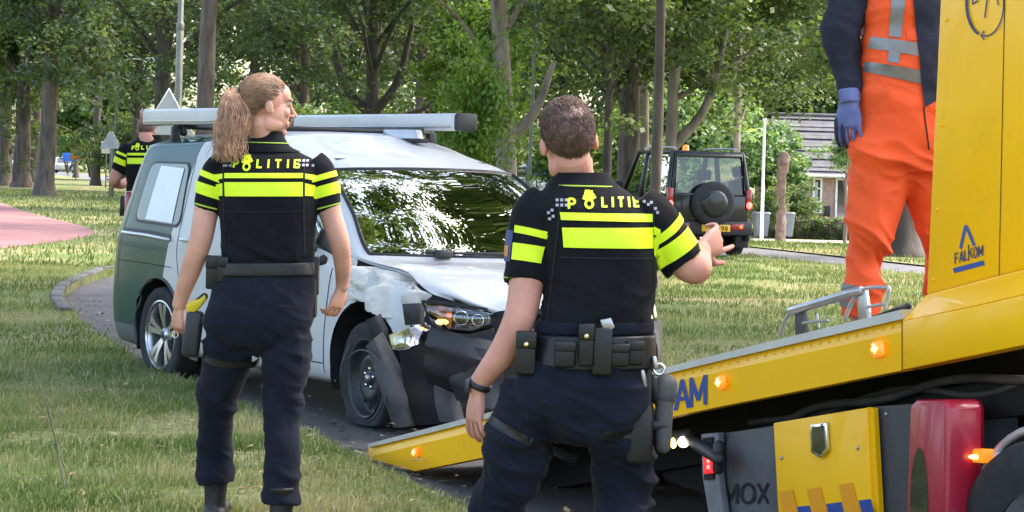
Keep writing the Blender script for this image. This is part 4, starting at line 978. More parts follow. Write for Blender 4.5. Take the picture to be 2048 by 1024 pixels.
mk('tow_cable', tube([at(690, 720, 12.3), at(720, 700, 12.2), at(752, 715, 12.15), at(775, 760, 12.1), at(768, 812, 12.1)], 0.005, n=6, k=6), MAT['plastic_grey'], van)

g = np.random.default_rng(15); V = []; F = []
for _ in range(46):
    c = gz(g.uniform(640, 900), g.uniform(842, 905), 0.006); a = g.uniform(0, 6.28); s_ = g.uniform(0.008, 0.035); n0 = len(V)
    q = [(math.cos(a+t)*s_*g.uniform(0.5, 1), math.sin(a+t)*s_*g.uniform(0.5, 1)) for t in (0, 1.7, 3.2, 4.6)]
    for z in (0.0, 0.006): V += [(c.x+x, c.y+y, 0.004+z+0.004*g.random()) for x, y in q]
    F += [(n0+3, n0+2, n0+1, n0), (n0+4, n0+5, n0+6, n0+7)]+[(n0+i, n0+(i+1) % 4, n0+4+(i+1) % 4, n0+4+i) for i in range(4)]
tag(mk('plastic_shards', (np.array(V), F), MAT['plastic_grey'], smooth=False), 'crumbs of broken dark plastic on the asphalt below the smashed corner', 'debris', kind='stuff')

# ================================================================== PEOPLE
mat('skin_light', (0.55, 0.285, 0.205), 0.5, var=0.17, scale=10, bump=0.0006, bscale=120, spec=0.35)
mat('skin_ruddy', (0.56, 0.265, 0.20), 0.5, var=0.18, scale=9, bump=0.0006, bscale=120, spec=0.35)
for s in ('skin_light', 'skin_ruddy'):
    b = MAT[s].node_tree.nodes['Principled BSDF']; b.inputs['Subsurface Weight'].default_value = 0.12; b.inputs['Subsurface Radius'].default_value = (0.012, 0.005, 0.003)
mat('shirt_black', (0.0062, 0.0062, 0.0085), 0.9, var=0.25, scale=9, bump=0.003, bscale=30, sheen=0.03, spec=0.2)
mat('trouser_navy', (0.0072, 0.0088, 0.017), 0.9, var=0.25, scale=7, bump=0.004, bscale=20, sheen=0.03, spec=0.2)
mat('hivis_yellow', (0.66, 0.84, 0.012), 0.55, var=0.04, scale=12, bump=0.0005, bscale=60)
mat('hivis_line', (0.36, 0.52, 0.05), 0.6, var=0.05)
mat('print_grey', (0.30, 0.30, 0.31), 0.4, var=0.1)
mat('leather_black', (0.006, 0.006, 0.0065), 0.45, var=0.3, scale=14, bump=0.0012, bscale=60)
mat('hair_scalp', (0.22, 0.125, 0.075), 0.5, var=0.45, scale=30)
mat('hair_blonde', (0.47, 0.275, 0.165), 0.45, var=0.45, scale=30, stretch=(1, 1, 1), spec=0.5)
mat('hair_brown', (0.115, 0.062, 0.047), 0.55, var=0.4, scale=40)
mat('taser_yellow', (0.60, 0.42, 0.01), 0.4)
mat('patch_blue', (0.03, 0.05, 0.17), 0.5); mat('patch_orange', (0.55, 0.20, 0.06), 0.5)
mat('eye_white', (0.7, 0.68, 0.66), 0.2); mat('iris', (0.05, 0.04, 0.03), 0.2)
mat('lip', (0.42, 0.15, 0.12), 0.45)
mat('orange_cloth', (0.86, 0.092, 0.012), 0.7, var=0.08, scale=6, bump=0.003, bscale=18)
grime('orange_cloth', (0.22, 0.05, 0.02), 0.55, 0.75, 3.2, 0.65)
mat('reflective', (0.20, 0.20, 0.20), 0.35, metal=0.3, var=0.08, scale=20)
mat('sweater_navy', (0.014, 0.016, 0.03), 0.9, var=0.3, scale=12, bump=0.003, bscale=40)
mat('glove_blue', (0.13, 0.15, 0.33), 0.85, var=0.2, scale=20, bump=0.001, bscale=120)
mat('glove_dark', (0.022, 0.025, 0.055), 0.7, var=0.2, scale=20, bump=0.001, bscale=80)

def headM(c, az, pitch=0.0, roll=0.0):
    """head frame: local +y looks along azimuth az (radians from +X), tilted"""
    f = Vector((math.cos(az), math.sin(az), 0)); r_ = Vector((f.y, -f.x, 0)); u = Vector((0, 0, 1))
    M = Matrix(((r_.x, f.x, u.x), (r_.y, f.y, u.y), (r_.z, f.z, u.z))).to_4x4()
    return Matrix.Translation(c) @ Matrix.Rotation(roll, 4, 'Y') @ M @ Matrix.Rotation(pitch, 4, 'X')
def head_parts(M, s=1.0, male=False):
    E = []
    def e(c, r, rot=None): E.append(xf(ellipsoid(np.array(c)*s, r[0]*s, r[1]*s, r[2]*s, 24, 16, rot), M))
    e((0, -0.015, 0.030), (0.074, 0.094, 0.083)); e((0, 0.028, -0.028), (0.061, 0.066, 0.082))
    e((0, 0.072, -0.096), (0.024 if male else 0.019, 0.019, 0.017)); e((0, 0.045, 0.045), (0.058, 0.046, 0.048))
    for q in (-1, 1):
        e((q*0.042, 0.018, -0.066), (0.022 if male else 0.018, 0.042, 0.032)); e((q*0.034, 0.066, -0.022), (0.022, 0.021, 0.022))
        ro = Matrix.Rotation(q*-0.35, 3, 'Z') @ Matrix.Rotation(0.2, 3, 'X')
        e((q*0.076, -0.012, -0.006), (0.008, 0.016, 0.027), ro); e((q*0.073, -0.002, -0.02), (0.008, 0.010, 0.012), ro)
        e((q*0.030, 0.083, 0.030), (0.020, 0.010, 0.007))
        e((q*0.030, 0.082, 0.012), (0.0155, 0.008, 0.008))
    E.append(xf(tube(np.array([(0, 0.088, 0.022), (0, 0.101, -0.004), (0, 0.116, -0.028)])*s, np.array([0.008, 0.009, 0.0115])*s, n=10, k=4), M))
    e((0, 0.104, -0.033), (0.016, 0.012, 0.008)); e((0, 0.0905, -0.059), (0.022, 0.010, 0.006)); e((0, 0.088, -0.071), (0.019, 0.010, 0.0065)); e((0, 0.082, -0.064), (0.03, 0.012, 0.02))
    return E
def hand_parts(wr, d, nrm, thumb, s=1.0, curl=(0.3, 0.35, 0.3), spread=0.10, tcurl=0.35, tout=0.75, idx=None):
    """wrist, direction of the fingers, palm normal (palm side), thumb side +1/-1"""
    d = np.array(d, float); d /= np.linalg.norm(d); nn = np.array(nrm, float); nn -= d*np.dot(nn, d); nn /= np.linalg.norm(nn); a = np.cross(d, nn)*thumb
    w0 = np.array(list(wr), float); P = []
    P.append(loft([(w0-d*0.02*s, a*0.027*s, nn*0.020*s), (w0+d*0.02*s, a*0.031*s, nn*0.018*s), (w0+d*0.055*s, a*0.041*s, nn*0.017*s), (w0+d*0.086*s, a*0.043*s, nn*0.013*s), (w0+d*0.094*s, a*0.036*s, nn*0.009*s)], n=24, p=2.6))
    for i, (off, ln, rr) in enumerate(((0.035, 0.074, 0.0083), (0.0118, 0.083, 0.0085), (-0.0118, 0.077, 0.0082), (-0.035, 0.061, 0.0073))):
        b = w0+(d*0.088+a*off)*s; dd = d+a*(off/0.031)*spread; dd /= np.linalg.norm(dd); ang = 0.0; pts = [b-dd*0.02*s, b]; cl = idx if (i == 0 and idx is not None) else [c*(1+0.12*i) for c in curl]
        for sg, c in zip((0.45, 0.30, 0.25), cl):
            ang += c; v = dd*math.cos(ang)+nn*math.sin(ang); pts.append(pts[-1]+v*ln*sg*s)
        P.append(tube(pts, np.array([rr, rr*1.02, rr*1.0, rr*0.92, rr*0.80])*s, n=12, k=4))
    tb = w0+(d*0.028+a*0.026+nn*0.004)*s; v1 = d*0.75+a*tout+nn*tcurl*0.6; v1 /= np.linalg.norm(v1); v2 = d*0.95+a*tout*0.4+nn*tcurl; v2 /= np.linalg.norm(v2)
    P.append(tube([tb-v1*0.01*s, tb+v1*0.040*s, tb+v1*0.040*s+v2*0.030*s, tb+v1*0.040*s+v2*0.055*s], np.array([0.015, 0.0125, 0.0105, 0.0085])*s, n=12, k=4))
    return P
def RP(y, xl, xr, Y, dep, dy=0.0, yaw=0.0):
    """torso or limb ring spanning pixels xl..xr at row y"""
    c = at((xl+xr)/2, y, Y+dy); hw = (xr-xl)/2/pxm(Y)
    cs, sn = math.cos(yaw), math.sin(yaw)
    return (c, (hw*cs, hw*sn, hw*sr), (-dep*sn, dep*cs, 0))
def LP(pts, Y):
    """limb path of (x, y, dY, full width px)"""
    return [at(x, y, Y+dy) for x, y, dy, w_ in pts], [w_/2/pxm(Y) for x, y, dy, w_ in pts]
def wrinkle(amp, fr=(9, 9, 16), mask=None, sd=0.0):
    def f(V, N):
        wv = np.column_stack([vnoise(V*4+sd), vnoise(V*4+sd+7), vnoise(V*4+sd+13)])*0.55
        P = (V+np.column_stack([0*V[:, 2], 0*V[:, 2], 0.35*V[:, 0]]))*np.array(fr)+wv*1.6+sd; n = 1-2.6*np.abs(vnoise(P))**0.8; n2 = 1-2.4*np.abs(vnoise(P*2.1+5))**0.85
        d = amp*(n*0.75+n2*0.38)
        return d*mask(V) if mask is not None else d
    return f
def bvh_of(VF): return BVHTree.FromPolygons([Vector(v) for v in VF[0]], [tuple(int(i) for i in f) for f in VF[1]])
def drape(bv, corners, Y, nx, ny, off=0.003, tk=0.0):
    """patch spanned by four pixels (tl, tr, br, bl) laid on the cloth along the wearer's back-to-front axis"""
    tl, tr, br, bl = [np.array(c, float) for c in corners]; V = []; ok = []
    for i in range(nx+1):
        u = i/nx
        for j in range(ny+1):
            v = j/ny; p = (tl*(1-u)+tr*u)*(1-v)+(bl*(1-u)+br*u)*v; q = at(p[0], p[1], Y)
            h = bv.ray_cast(Vector((q.x, Y-1.0, q.z)), Vector((0, 1, 0)), 2.0)
            if h[0] is None: V.append((q.x, Y, q.z)); ok.append(False)
            else: V.append((h[0].x, h[0].y-off, h[0].z)); ok.append(True)
    F = []
    for i in range(nx):
        for j in range(ny):
            f = (i*(ny+1)+j, i*(ny+1)+j+1, (i+1)*(ny+1)+j+1, (i+1)*(ny+1)+j)
            if all(ok[k] for k in f) and max(V[k][1] for k in f)-min(V[k][1] for k in f) < 0.12: F.append(f)
    return np.array(V), F
def strokes(bv, segs, Y, wd, off):
    """letter strokes: list of polylines in pixels"""
    out = []
    for s_i, pl in enumerate(segs):
        P = np.array(pl, float)
        for a, b in zip(P[:-1], P[1:]):
            d = b-a; ln = np.linalg.norm(d); d /= ln; n_ = np.array([-d[1], d[0]])*wd/2; e = d*wd*0.0
            k = max(1, int(ln/6)); out.append(drape(bv, (a-e-n_, a-e+n_, b+e+n_, b+e-n_), Y, 2, k+1, off+0.0002*(len(out) % 7)))
    return join(*[o for o in out if len(o[1])])
def arc(cx, cy, rx, ry, a0, a1, n=10): return [(cx+rx*math.cos(R(a)), cy-ry*math.sin(R(a))) for a in np.linspace(a0, a1, n)]
def letters(word, x0, y0, hgt, wds, gap):
    """simple upright capitals as strokes, pixels; y0 is the top"""
    S = []; x = x0; h = hgt
    for ch, w_ in zip(word, wds):
        if ch == 'P': S += [[(x, y0), (x, y0+h)], [(x, y0+h*.04), (x+w_*.55, y0+h*.04)]+arc(x+w_*.55, y0+h*.29, w_*.45, h*.25, 90, -90, 7)+[(x, y0+h*.54)]]
        elif ch == 'L': S += [[(x, y0), (x, y0+h)], [(x, y0+h*.92), (x+w_, y0+h*.92)]]
        elif ch == 'I': S += [[(x+w_/2, y0), (x+w_/2, y0+h)]]
        elif ch == 'T': S += [[(x, y0+h*.08), (x+w_, y0+h*.08)], [(x+w_/2, y0), (x+w_/2, y0+h)]]
        elif ch == 'E': S += [[(x, y0), (x, y0+h)], [(x, y0+h*.08), (x+w_, y0+h*.08)], [(x, y0+h*.5), (x+w_*.85, y0+h*.5)], [(x, y0+h*.92), (x+w_, y0+h*.92)]]
        elif ch == 'F': S += [[(x, y0), (x, y0+h)], [(x, y0+h*.08), (x+w_, y0+h*.08)], [(x, y0+h*.5), (x+w_*.8, y0+h*.5)]]
        elif ch == 'D': S += [[(x, y0), (x, y0+h)], [(x, y0+h*.06)]+arc(x+w_*.3, y0+h*.5, w_*.7, h*.44, 90, -90, 9)+[(x, y0+h*.94)]]
        elif ch == 'A': S += [[(x, y0+h), (x+w_/2, y0)], [(x+w_/2, y0), (x+w_, y0+h)], [(x+w_*.22, y0+h*.66), (x+w_*.78, y0+h*.66)]]
        elif ch == 'M': S += [[(x, y0+h), (x, y0)], [(x, y0), (x+w_/2, y0+h*.8)], [(x+w_/2, y0+h*.8), (x+w_, y0)], [(x+w_, y0), (x+w_, y0+h)]]
        elif ch == 'O': S += [arc(x+w_/2, y0+h/2, w_/2, h/2, 0, 360, 17)]
        elif ch == 'X': S += [[(x, y0), (x+w_, y0+h)], [(x+w_, y0), (x, y0+h)]]
        elif ch == 'K': S += [[(x, y0-h*.35), (x, y0+h*1.15)], [(x, y0+h*.6), (x+w_, y0)], [(x+w_*.35, y0+h*.38), (x+w_, y0+h)]]
        x += w_+gap
    return S
def put_word(bv, word, x0, y0, hgt, wds, gap, Y, wd, off, parent, m='hivis_yellow'):
    x = x0
    for ch, w_ in zip(word, wds):
        mk('letter', strokes(bv, letters(ch, x, y0, hgt, [w_], 0), Y, wd, off), MAT[m], parent); x += w_+gap
def emblem(cx, cy, s):
    """ring below, slanted tablet and rays above"""
    S = [arc(cx, cy+8*s, 7*s, 7.5*s, 0, 360, 13)]
    for dx in (-4, 1, 6): S.append([(cx+(dx-3)*s, cy-9*s), (cx+(dx-0.5)*s, cy-18*s)])
    return S, [[(cx-11*s, cy-6*s), (cx+1*s, cy-1*s)], [(cx-1*s, cy-1*s), (cx+11*s, cy-8*s)]]
def ringband(bv, C0, C1, rad, nrm_ref, width, m, off=0.004, n=28, k=3, a0=0.0, a1=2*math.pi, maxr=1.7):
    """band round a sleeve between two axis points"""
    C0, C1 = np.array(list(C0)), np.array(list(C1)); t = C1-C0; t /= np.linalg.norm(t)
    u = np.array(nrm_ref, float); u -= t*np.dot(u, t); u /= np.linalg.norm(u); v = np.cross(t, u); V = []
    for j in range(k+1):
        c = C0*(1-j/k)+C1*(j/k)
        for i in range(n+1):
            a = a0+(a1-a0)*i/n; d = u*math.cos(a)+v*math.sin(a)
            h = bv.ray_cast(Vector(c+d*rad*2.6), Vector(-d), rad*2.6); q = rad
            if h[0] is not None: q = min(max(np.linalg.norm(np.array(h[0])-c), rad*0.6), rad*maxr)
            V.append(c+d*(q+off))
    F = [(j*(n+1)+i, j*(n+1)+i+1, (j+1)*(n+1)+i+1, (j+1)*(n+1)+i) for j in range(k) for i in range(n)]
    return np.array(V), F
def pouch(parent, name, x, y, w_, h_, Y, dep, m='leather_black', flap=True, stud=False, b=0.008, rot=0.0):
    """belt pouch centred on a pixel, depth towards the viewer"""
    c = at(x, y, Y); hw, hh = w_/2/pxm(Y), h_/2/pxm(Y)
    M = Matrix.Translation(c) @ Matrix.Rotation(rot, 4, 'Y')
    o = mk(name, xf(box(-hw, hw, -dep/2, dep/2, -hh, hh, b), M), MAT[m], parent)
    if flap: mk('flap', xf(box(-hw*1.04, hw*1.04, -dep/2-0.006, dep/2-0.004, hh*0.25, hh*1.04, 0.005), M), MAT[m], o)
    if stud: mk('stud', xf(ellipsoid((0, -dep/2-0.008, hh*0.45), 0.008, 0.005, 0.008, 12, 8), M), MAT['brass'], o)
    return o
def hair_strands(paths, r0, r1, m, name, parent, n=3):
    return mk(name, join(*[tube(p, np.linspace(r0, r1, len(p)), n=n, k=3, rnd=False) for p in paths]), m, parent)
def boot(c, az, s=1.0, h=0.2, parent=None):
    """ankle boot: c is the heel-ground centre, toe towards azimuth az"""
    f = Vector((math.cos(az), math.sin(az), 0)); r_ = Vector((f.y, -f.x, 0)); c = Vector(c)
    def q(a, b, z): return c+f*a*s+r_*b*s+Vector((0, 0, z*s))
    up = loft([(q(0.02, 0, 0.015), r_*0.040*s, f*0.045*s), (q(0.03, 0, 0.08), r_*0.042*s, f*0.052*s), (q(0.035, 0, 0.15), r_*0.046*s, f*0.055*s), (q(0.03, 0, h+0.03), r_*0.052*s, f*0.06*s)], n=20)
    ft = tube([q(0.0, 0, 0.045), q(0.09, 0, 0.055), q(0.17, 0, 0.045), q(0.225, 0, 0.038)], np.array([0.045, 0.048, 0.046, 0.036])*s, n=16, k=4, flat=[0.9, 0.9, 0.8, 0.7], ref=tuple(r_))
    b = mk('boot', remesh([up, ft], 0.007, 2), MAT['leather_black'], parent)
    so = tube([q(-0.01, 0, 0.012), q(0.1, 0, 0.012), q(0.24, 0, 0.014)], np.array([0.046, 0.050, 0.038])*s, n=16, k=4, flat=0.35, ref=tuple(r_))
    mk('sole', so, MAT['rubber'], b)
    return b
NV = np.array

# ------------------------------------------------------------------ officer with the ponytail
WY = 8.5
wo = empty('person', (at(525, 1000, WY).x, WY, 0.08), 0, 'police officer with blonde ponytail, black and fluorescent yellow shirt, seen from behind', 'person')
hc = at(533, 211, WY); HM = headM(hc, R(23), R(-2), R(2))
torso = [RP(292, 492, 572, WY, 0.055, 0.02), RP(306, 462, 602, WY, 0.072, 0.01), RP(322, 436, 632, WY, 0.095, 0.0), RP(350, 430, 642, WY, 0.118, -0.005), RP(390, 436, 638, WY, 0.128, -0.005), RP(440, 441, 632, WY, 0.128), RP(490, 444, 629, WY, 0.122), RP(514, 442, 628, WY, 0.120), RP(526, 449, 622, WY, 0.108)]
hips = [RP(512, 446, 626, WY, 0.105), RP(545, 434, 630, WY, 0.115), RP(590, 422, 627, WY, 0.124, -0.01), RP(630, 411, 626, WY, 0.128, -0.015), RP(655, 411, 623, WY, 0.124, -0.012), RP(685, 425, 612, WY, 0.105, 0), RP(712, 472, 562, WY, 0.05, 0)]
legL = [(464, 622, 0.0, 102), (457, 690, 0.02, 100), (449, 740, 0.05, 93), (436, 788, 0.09, 86), (431, 850, 0.13, 76), (429, 905, 0.16, 74), (431, 948, 0.17, 78), (432, 966, 0.17, 72)]
legR = [(570, 622, 0.0, 104), (571, 690, -0.01, 102), (571, 740, -0.02, 93), (567, 790, -0.03, 81), (566, 850, -0.05, 73), (566, 905, -0.08, 72), (563, 960, -0.10, 74), (560, 1008, -0.11, 80)]
armL = [(440, 338, 0.0, 62), (424, 380, 0.0, 56), (412, 425, 0.0, 50), (402, 478, -0.01, 47), (383, 535, 0.02, 43), (364, 590, 0.05, 32), (359, 612, 0.06, 30)]
armR = [(636, 338, 0.0, 62), (648, 380, 0.0, 56), (660, 425, 0.0, 46), (678, 480, -0.01, 41), (685, 525, 0.03, 35), (685, 560, 0.07, 28), (684, 574, 0.08, 27)]
skin = []
for path in (armL, armR):
    p, r_ = LP(path, WY); skin.append(tube(p, r_, n=20, k=6))
def slim(rings, k): return [(c, NV(u)*k, NV(v)*k) for c, u, v in rings]
skin += [loft(slim(torso, 0.86), n=36), loft(slim(hips[:-2], 0.78), n=36)]
for path in (legL, legR):
    p, r_ = LP(path, WY); skin.append(tube(p, NV(r_)*0.72, n=16, k=4))
skin.append(tube([HM @ Vector((0, -0.02, -0.06)), at(529, 282, WY+0.02), at(528, 300, WY+0.02)], [0.052, 0.052, 0.050], n=20, k=5))
skin += head_parts(HM, 1.0)
pL = at(359, 612, WY+0.06); pR = at(684, 574, WY+0.08)
skin += hand_parts(pL, (-0.06, 0.05, -1.0), (0.75, 0.62, 0.1), -1, 0.92, curl=(0.75, 0.85, 0.6), spread=0.05)
skin += hand_parts(pR, (-0.28, 0.05, -0.95), (-0.80, 0.60, 0), 1, 0.90, curl=(0.35, 0.5, 0.4), spread=0.16)
mk('body', remesh(skin, 0.0035, 2), MAT['skin_light'], wo)
# face: eyes and lips on the turned head
for q in (-1, 1):
    e_ = mk('eye', xf(ellipsoid((q*0.030, 0.081, 0.0125), 0.012, 0.010, 0.008, 16, 10), HM), MAT['eye_white'], wo)
    mk('iris', xf(ellipsoid((q*0.030, 0.0885, 0.0125), 0.0055, 0.004, 0.0055, 12, 8), HM), MAT['iris'], e_)
    mk('eyebrow', xf(tube([(q*0.014, 0.094, 0.031), (q*0.032, 0.091, 0.036), (q*0.048, 0.079, 0.031)], [0.003, 0.0035, 0.002], n=6, k=3), HM), MAT['hair_brown'], wo)
mk('lips', xf(join(ellipsoid((0, 0.0965, -0.060), 0.018, 0.006, 0.004, 16, 8), ellipsoid((0, 0.0945, -0.069), 0.016, 0.006, 0.0045, 16, 8)), HM), MAT['lip'], wo)
# shirt
shirt_parts = [loft(torso, n=56, p=2.5)]
for path in ([(455, 325, 0, 60), (440, 345, 0, 70), (424, 378, 0, 64), (414, 414, 0, 54), (412, 420, 0, 52)], [(620, 325, 0, 60), (636, 345, 0, 70), (648, 378, 0, 62), (656, 412, 0, 52), (658, 418, 0, 50)]):
    p, r_ = LP(path, WY); shirt_parts.append(tube(p, r_, n=24, k=5, rnd=False))
WS = remesh(shirt_parts, 0.0065, 4, wrinkle(0.007, (7, 7, 15), lambda V: 0.35+0.65*np.clip((1.28-V[:, 2])/0.2, 0, 1)))
ws = mk('shirt', WS, MAT['shirt_black'], wo); wb = bvh_of(WS)
col_r = [RP(263, 506, 566, WY, 0.058, 0.026), RP(278, 499, 571, WY, 0.064, 0.022), RP(292, 484, 580, WY, 0.074, 0.016), RP(304, 462, 602, WY, 0.080, 0.012)]
mk('collar', loft(col_r, n=36, cap=False), MAT['shirt_black'], ws)
mk('collar_piping', tube([NV(RP(286, 500, 570, WY, 0.064, 0.019)[0])+NV((0.086*math.cos(a), 0.073*math.sin(a), 0)) for a in np.linspace(math.pi*1.05, math.pi*1.95, 16)], 0.0025, n=6, k=1), MAT['hivis_line'], ws)
for tl, tr, br, bl, nx in (((455, 346), (611, 346), (611, 356), (455, 356), 24), ((455, 364), (611, 364), (611, 392), (456, 392), 24),
                           ((433, 349), (451, 347), (451, 357), (434, 360), 5), ((436, 369), (451, 366), (451, 391), (439, 392), 5), ((615, 347), (634, 350), (633, 361), (615, 357), 5), ((615, 366), (634, 371), (630, 392), (615, 391), 5)):
    mk('yellow_stripe', drape(wb, (tl, tr, br, bl), WY, nx, 6, 0.004), MAT['hivis_yellow'], ws)
for ax, sgn in ((armL, -1), (armR, 1)):
    a0 = at(ax[0][0], ax[0][1], WY); 
    def axp(y, ax=ax):
        xs_ = np.interp(y, [p[1] for p in ax], [p[0] for p in ax]); return at(xs_, y, WY)
    for y0, y1 in ((350, 361), (371, 393)):
        mk('sleeve_stripe', ringband(wb, axp(y0), axp(y1), 0.060, (0, -1, 0), 0, None, n=32, k=4, a0=-1.75, a1=1.75, maxr=1.35), MAT['hivis_yellow'], ws)
    mk('sleeve_piping', ringband(wb, axp(411), axp(414), 0.050, (0, -1, 0), 0, None, n=32, k=1, off=0.003, maxr=1.12), MAT['hivis_line'], ws)
LW = 5.2
S1, S2 = emblem(500, 326, 0.92)
put_word(wb, 'P', 474, 319, 16, [9], 0, WY, 3.7, 0.004, ws); put_word(wb, 'LITIE', 521, 319, 17, [9, 6, 12, 6, 10], 10, WY, 3.7, 0.004, ws)
mk('emblem', join(strokes(wb, S1, WY, 4.0, 0.004), strokes(wb, S2, WY, 9.0, 0.0055)), MAT['hivis_yellow'], ws)
sq = [(x, y) for x in (443, 453, 458, 466) for y in (322, 331)][2:]+[(x, y) for x in (603, 611, 618) for y in (321, 330)]+[(628, 320), (629, 331)]
tag(mk('grey_squares', join(*[drape(wb, ((x-2.4, y-2.4), (x+2.4, y-2.4), (x+2.4, y+2.4), (x-2.4, y+2.4)), WY, 1, 1, 0.004) for x, y in sq]), MAT['print_grey'], ws), kind='stuff')
for x in (453, 613): mk('back_seam', drape(wb, ((x-1.2, 300), (x+1.2, 300), (x+1.2, 512), (x-1.2, 512)), WY, 1, 40, 0.0035), MAT['cavity'], ws)
mk('back_seam', drape(wb, ((456, 421), (610, 421), (610, 423), (456, 423)), WY, 24, 1, 0.0035), MAT['cavity'], ws)
# trousers
tr_parts = [loft(hips, n=56, p=2.3), ellipsoid(at(470, 622, WY-0.04), 0.088, 0.092, 0.11), ellipsoid(at(566, 622, WY-0.04), 0.088, 0.092, 0.11)]
for path in (legL, legR):
    p, r_ = LP(path, WY); tr_parts.append(tube(p, r_, n=32, k=8, rnd=False))
zk = at(500, 800, WY).z; zb_ = at(500, 960, WY).z; zc_ = at(500, 690, WY).z
tm = lambda V: 0.35+0.6*np.exp(-((V[:, 2]-zk)/0.10)**2)+0.35*np.exp(-((V[:, 2]-zb_)/0.07)**2)+0.9*np.exp(-((V[:, 2]-zc_)/0.06)**2)
WT = remesh(tr_parts, 0.0065, 3, wrinkle(0.011, (6, 6, 15), tm, 3.0))
wt = mk('trousers', WT, MAT['trouser_navy'], wo); wtb = bvh_of(WT)
for x0, x1 in ((452, 500), (565, 612)):
    mk('pocket_seam', drape(wtb, ((x0, 606), (x1, 612), (x1, 614), (x0, 608)), WY, 10, 1, 0.002), MAT['cavity'], wt)
boot((at(430, 1040, WY+0.17).x, WY+0.12, 0.08), R(88), 0.98, 0.17, wo); boot((at(560, 1040, WY-0.11).x, WY-0.16, 0.08), R(80), 0.98, 0.17, wo)
# duty belt and what hangs on it
bl = mk('duty_belt', loft([(c, NV(u)*k, NV(v)*k) for (c, u, v), k in ((RP(524, 440, 630, WY, 0.118), 1.0), (RP(527, 438, 631, WY, 0.121), 1.0), (RP(547, 434, 632, WY, 0.123), 1.0), (RP(550, 436, 630, WY, 0.120), 1.0))], n=48, p=2.5, k=3), MAT['leather_black'], wo)
pouch(bl, 'belt_pouch', 428, 545, 30, 66, WY-0.02, 0.05); pouch(bl, 'belt_pouch', 447, 540, 24, 52, WY-0.06, 0.045)
pouch(bl, 'belt_pouch', 628, 552, 20, 78, WY+0.02, 0.06, flap=False)
gn = mk('pistol', join(prism([at(x, y, WY+0.04) for x, y in ((612, 528), (648, 508), (656, 516), (652, 528), (632, 534), (622, 550), (614, 548))], (0, 0.03, 0), 0.004)), MAT['plastic_black'], wo)
mk('holster', xf(box(-0.022, 0.022, -0.02, 0.05, -0.10, 0.06, 0.012), Matrix.Translation(at(622, 585, WY))), MAT['leather_black'], wo)
# yellow stun device on the left thigh
td = mk('stun_device', join(prism([at(x, y, WY-0.02) for x, y in ((372, 612), (380, 602), (398, 598), (410, 588), (413, 598), (404, 610), (396, 620), (384, 628), (374, 626))], (0, 0.03, 0), 0.005)), MAT['taser_yellow'], wo)
mk('device_barrel', tube([at(394, 605, WY-0.005), at(410, 592, WY-0.005)], 0.014, n=12, k=2), MAT['plastic_black'], td)
mk('device_holster', join(xf(box(-0.036, 0.03, -0.025, 0.03, -0.105, 0.075, 0.015), Matrix.Translation(at(388, 660, WY)) @ Matrix.Rotation(R(6), 4, 'Y')), xf(box(-0.02, 0.05, -0.02, 0.02, -0.02, 0.02, 0.008), Matrix.Translation(at(402, 640, WY)))), MAT['plastic_black'], wo)
mk('thigh_strap', ringband(wtb, at(452, 700, WY+0.02), at(451, 712, WY+0.03), 0.10, (0, -1, 0), 0, None, n=30, k=2, off=0.004, maxr=1.3), MAT['leather_black'], wo)
mk('ring', tube([pL+Vector((-0.012+0.011*math.cos(a), -0.008+0.004*math.sin(a), -0.112+0.011*math.sin(a))) for a in np.linspace(0, 6.28, 12)], 0.002, n=6, k=1), MAT['brass'], wo)
# hair: scalp cap, combed strands, ponytail
def cap_mesh(M, rx, ry, rz, c, keep, s=1.0, amp=0.0):
    V, F = ellipsoid((0, 0, 0), rx, ry, rz, 64, 44); V = V+NV(c)
    k = NV([keep(v) for v in V]); F = [f for f in F if all(k[i] for i in f)]
    if amp: V = V+(V-NV(c))*(vnoise(V*60)*amp)[:, None]
    return xf((V, F), M)
def hk(v):
    x, y, z = v
    lim = 0.062 if y > 0.05 else (0.062-(0.05-y)/0.06*0.055 if y > -0.01 else (0.007-(-0.01-y)/0.06*0.075))
    return z > max(lim, -0.072)
hcap = mk('hair', cap_mesh(HM, 0.079, 0.100, 0.0895, (0, -0.017, 0.031), hk, amp=0.012), MAT['hair_scalp'], wo)
g = np.random.default_rng(5); paths = []; tie = NV((0.0, -0.112, 0.035)); cen = NV((0, -0.017, 0.031)); rad3 = NV((0.0805, 0.1015, 0.091))
dt = (tie-cen)/rad3; dt /= np.linalg.norm(dt)
for _ in range(1500):
    th_ = g.uniform(0, 2*math.pi); ph = g.uniform(0.0, 2.2); d0 = NV((math.cos(th_)*math.sin(ph), math.sin(th_)*math.sin(ph), math.cos(ph)))
    v0 = cen+d0*rad3
    if not hk(v0): continue
    om = math.acos(max(-1, min(1, np.dot(d0, dt))))
    if om < 0.15 or om > 2.9: continue
    pth = []
    for t in np.linspace(0, 1, 7):
        d = (math.sin((1-t)*om)*d0+math.sin(t*om)*dt)/math.sin(om); pth.append(HM @ Vector(cen+d*rad3*(1.0+g.uniform(0, 0.022))))
    paths.append([list(p) for p in pth])
hair_strands(paths, 0.0017, 0.0014, MAT['hair_scalp'], 'combed_hair', hcap)
tb_ = HM @ Vector(tie); pony = []
tgt = at(452, 300, WY-0.05)
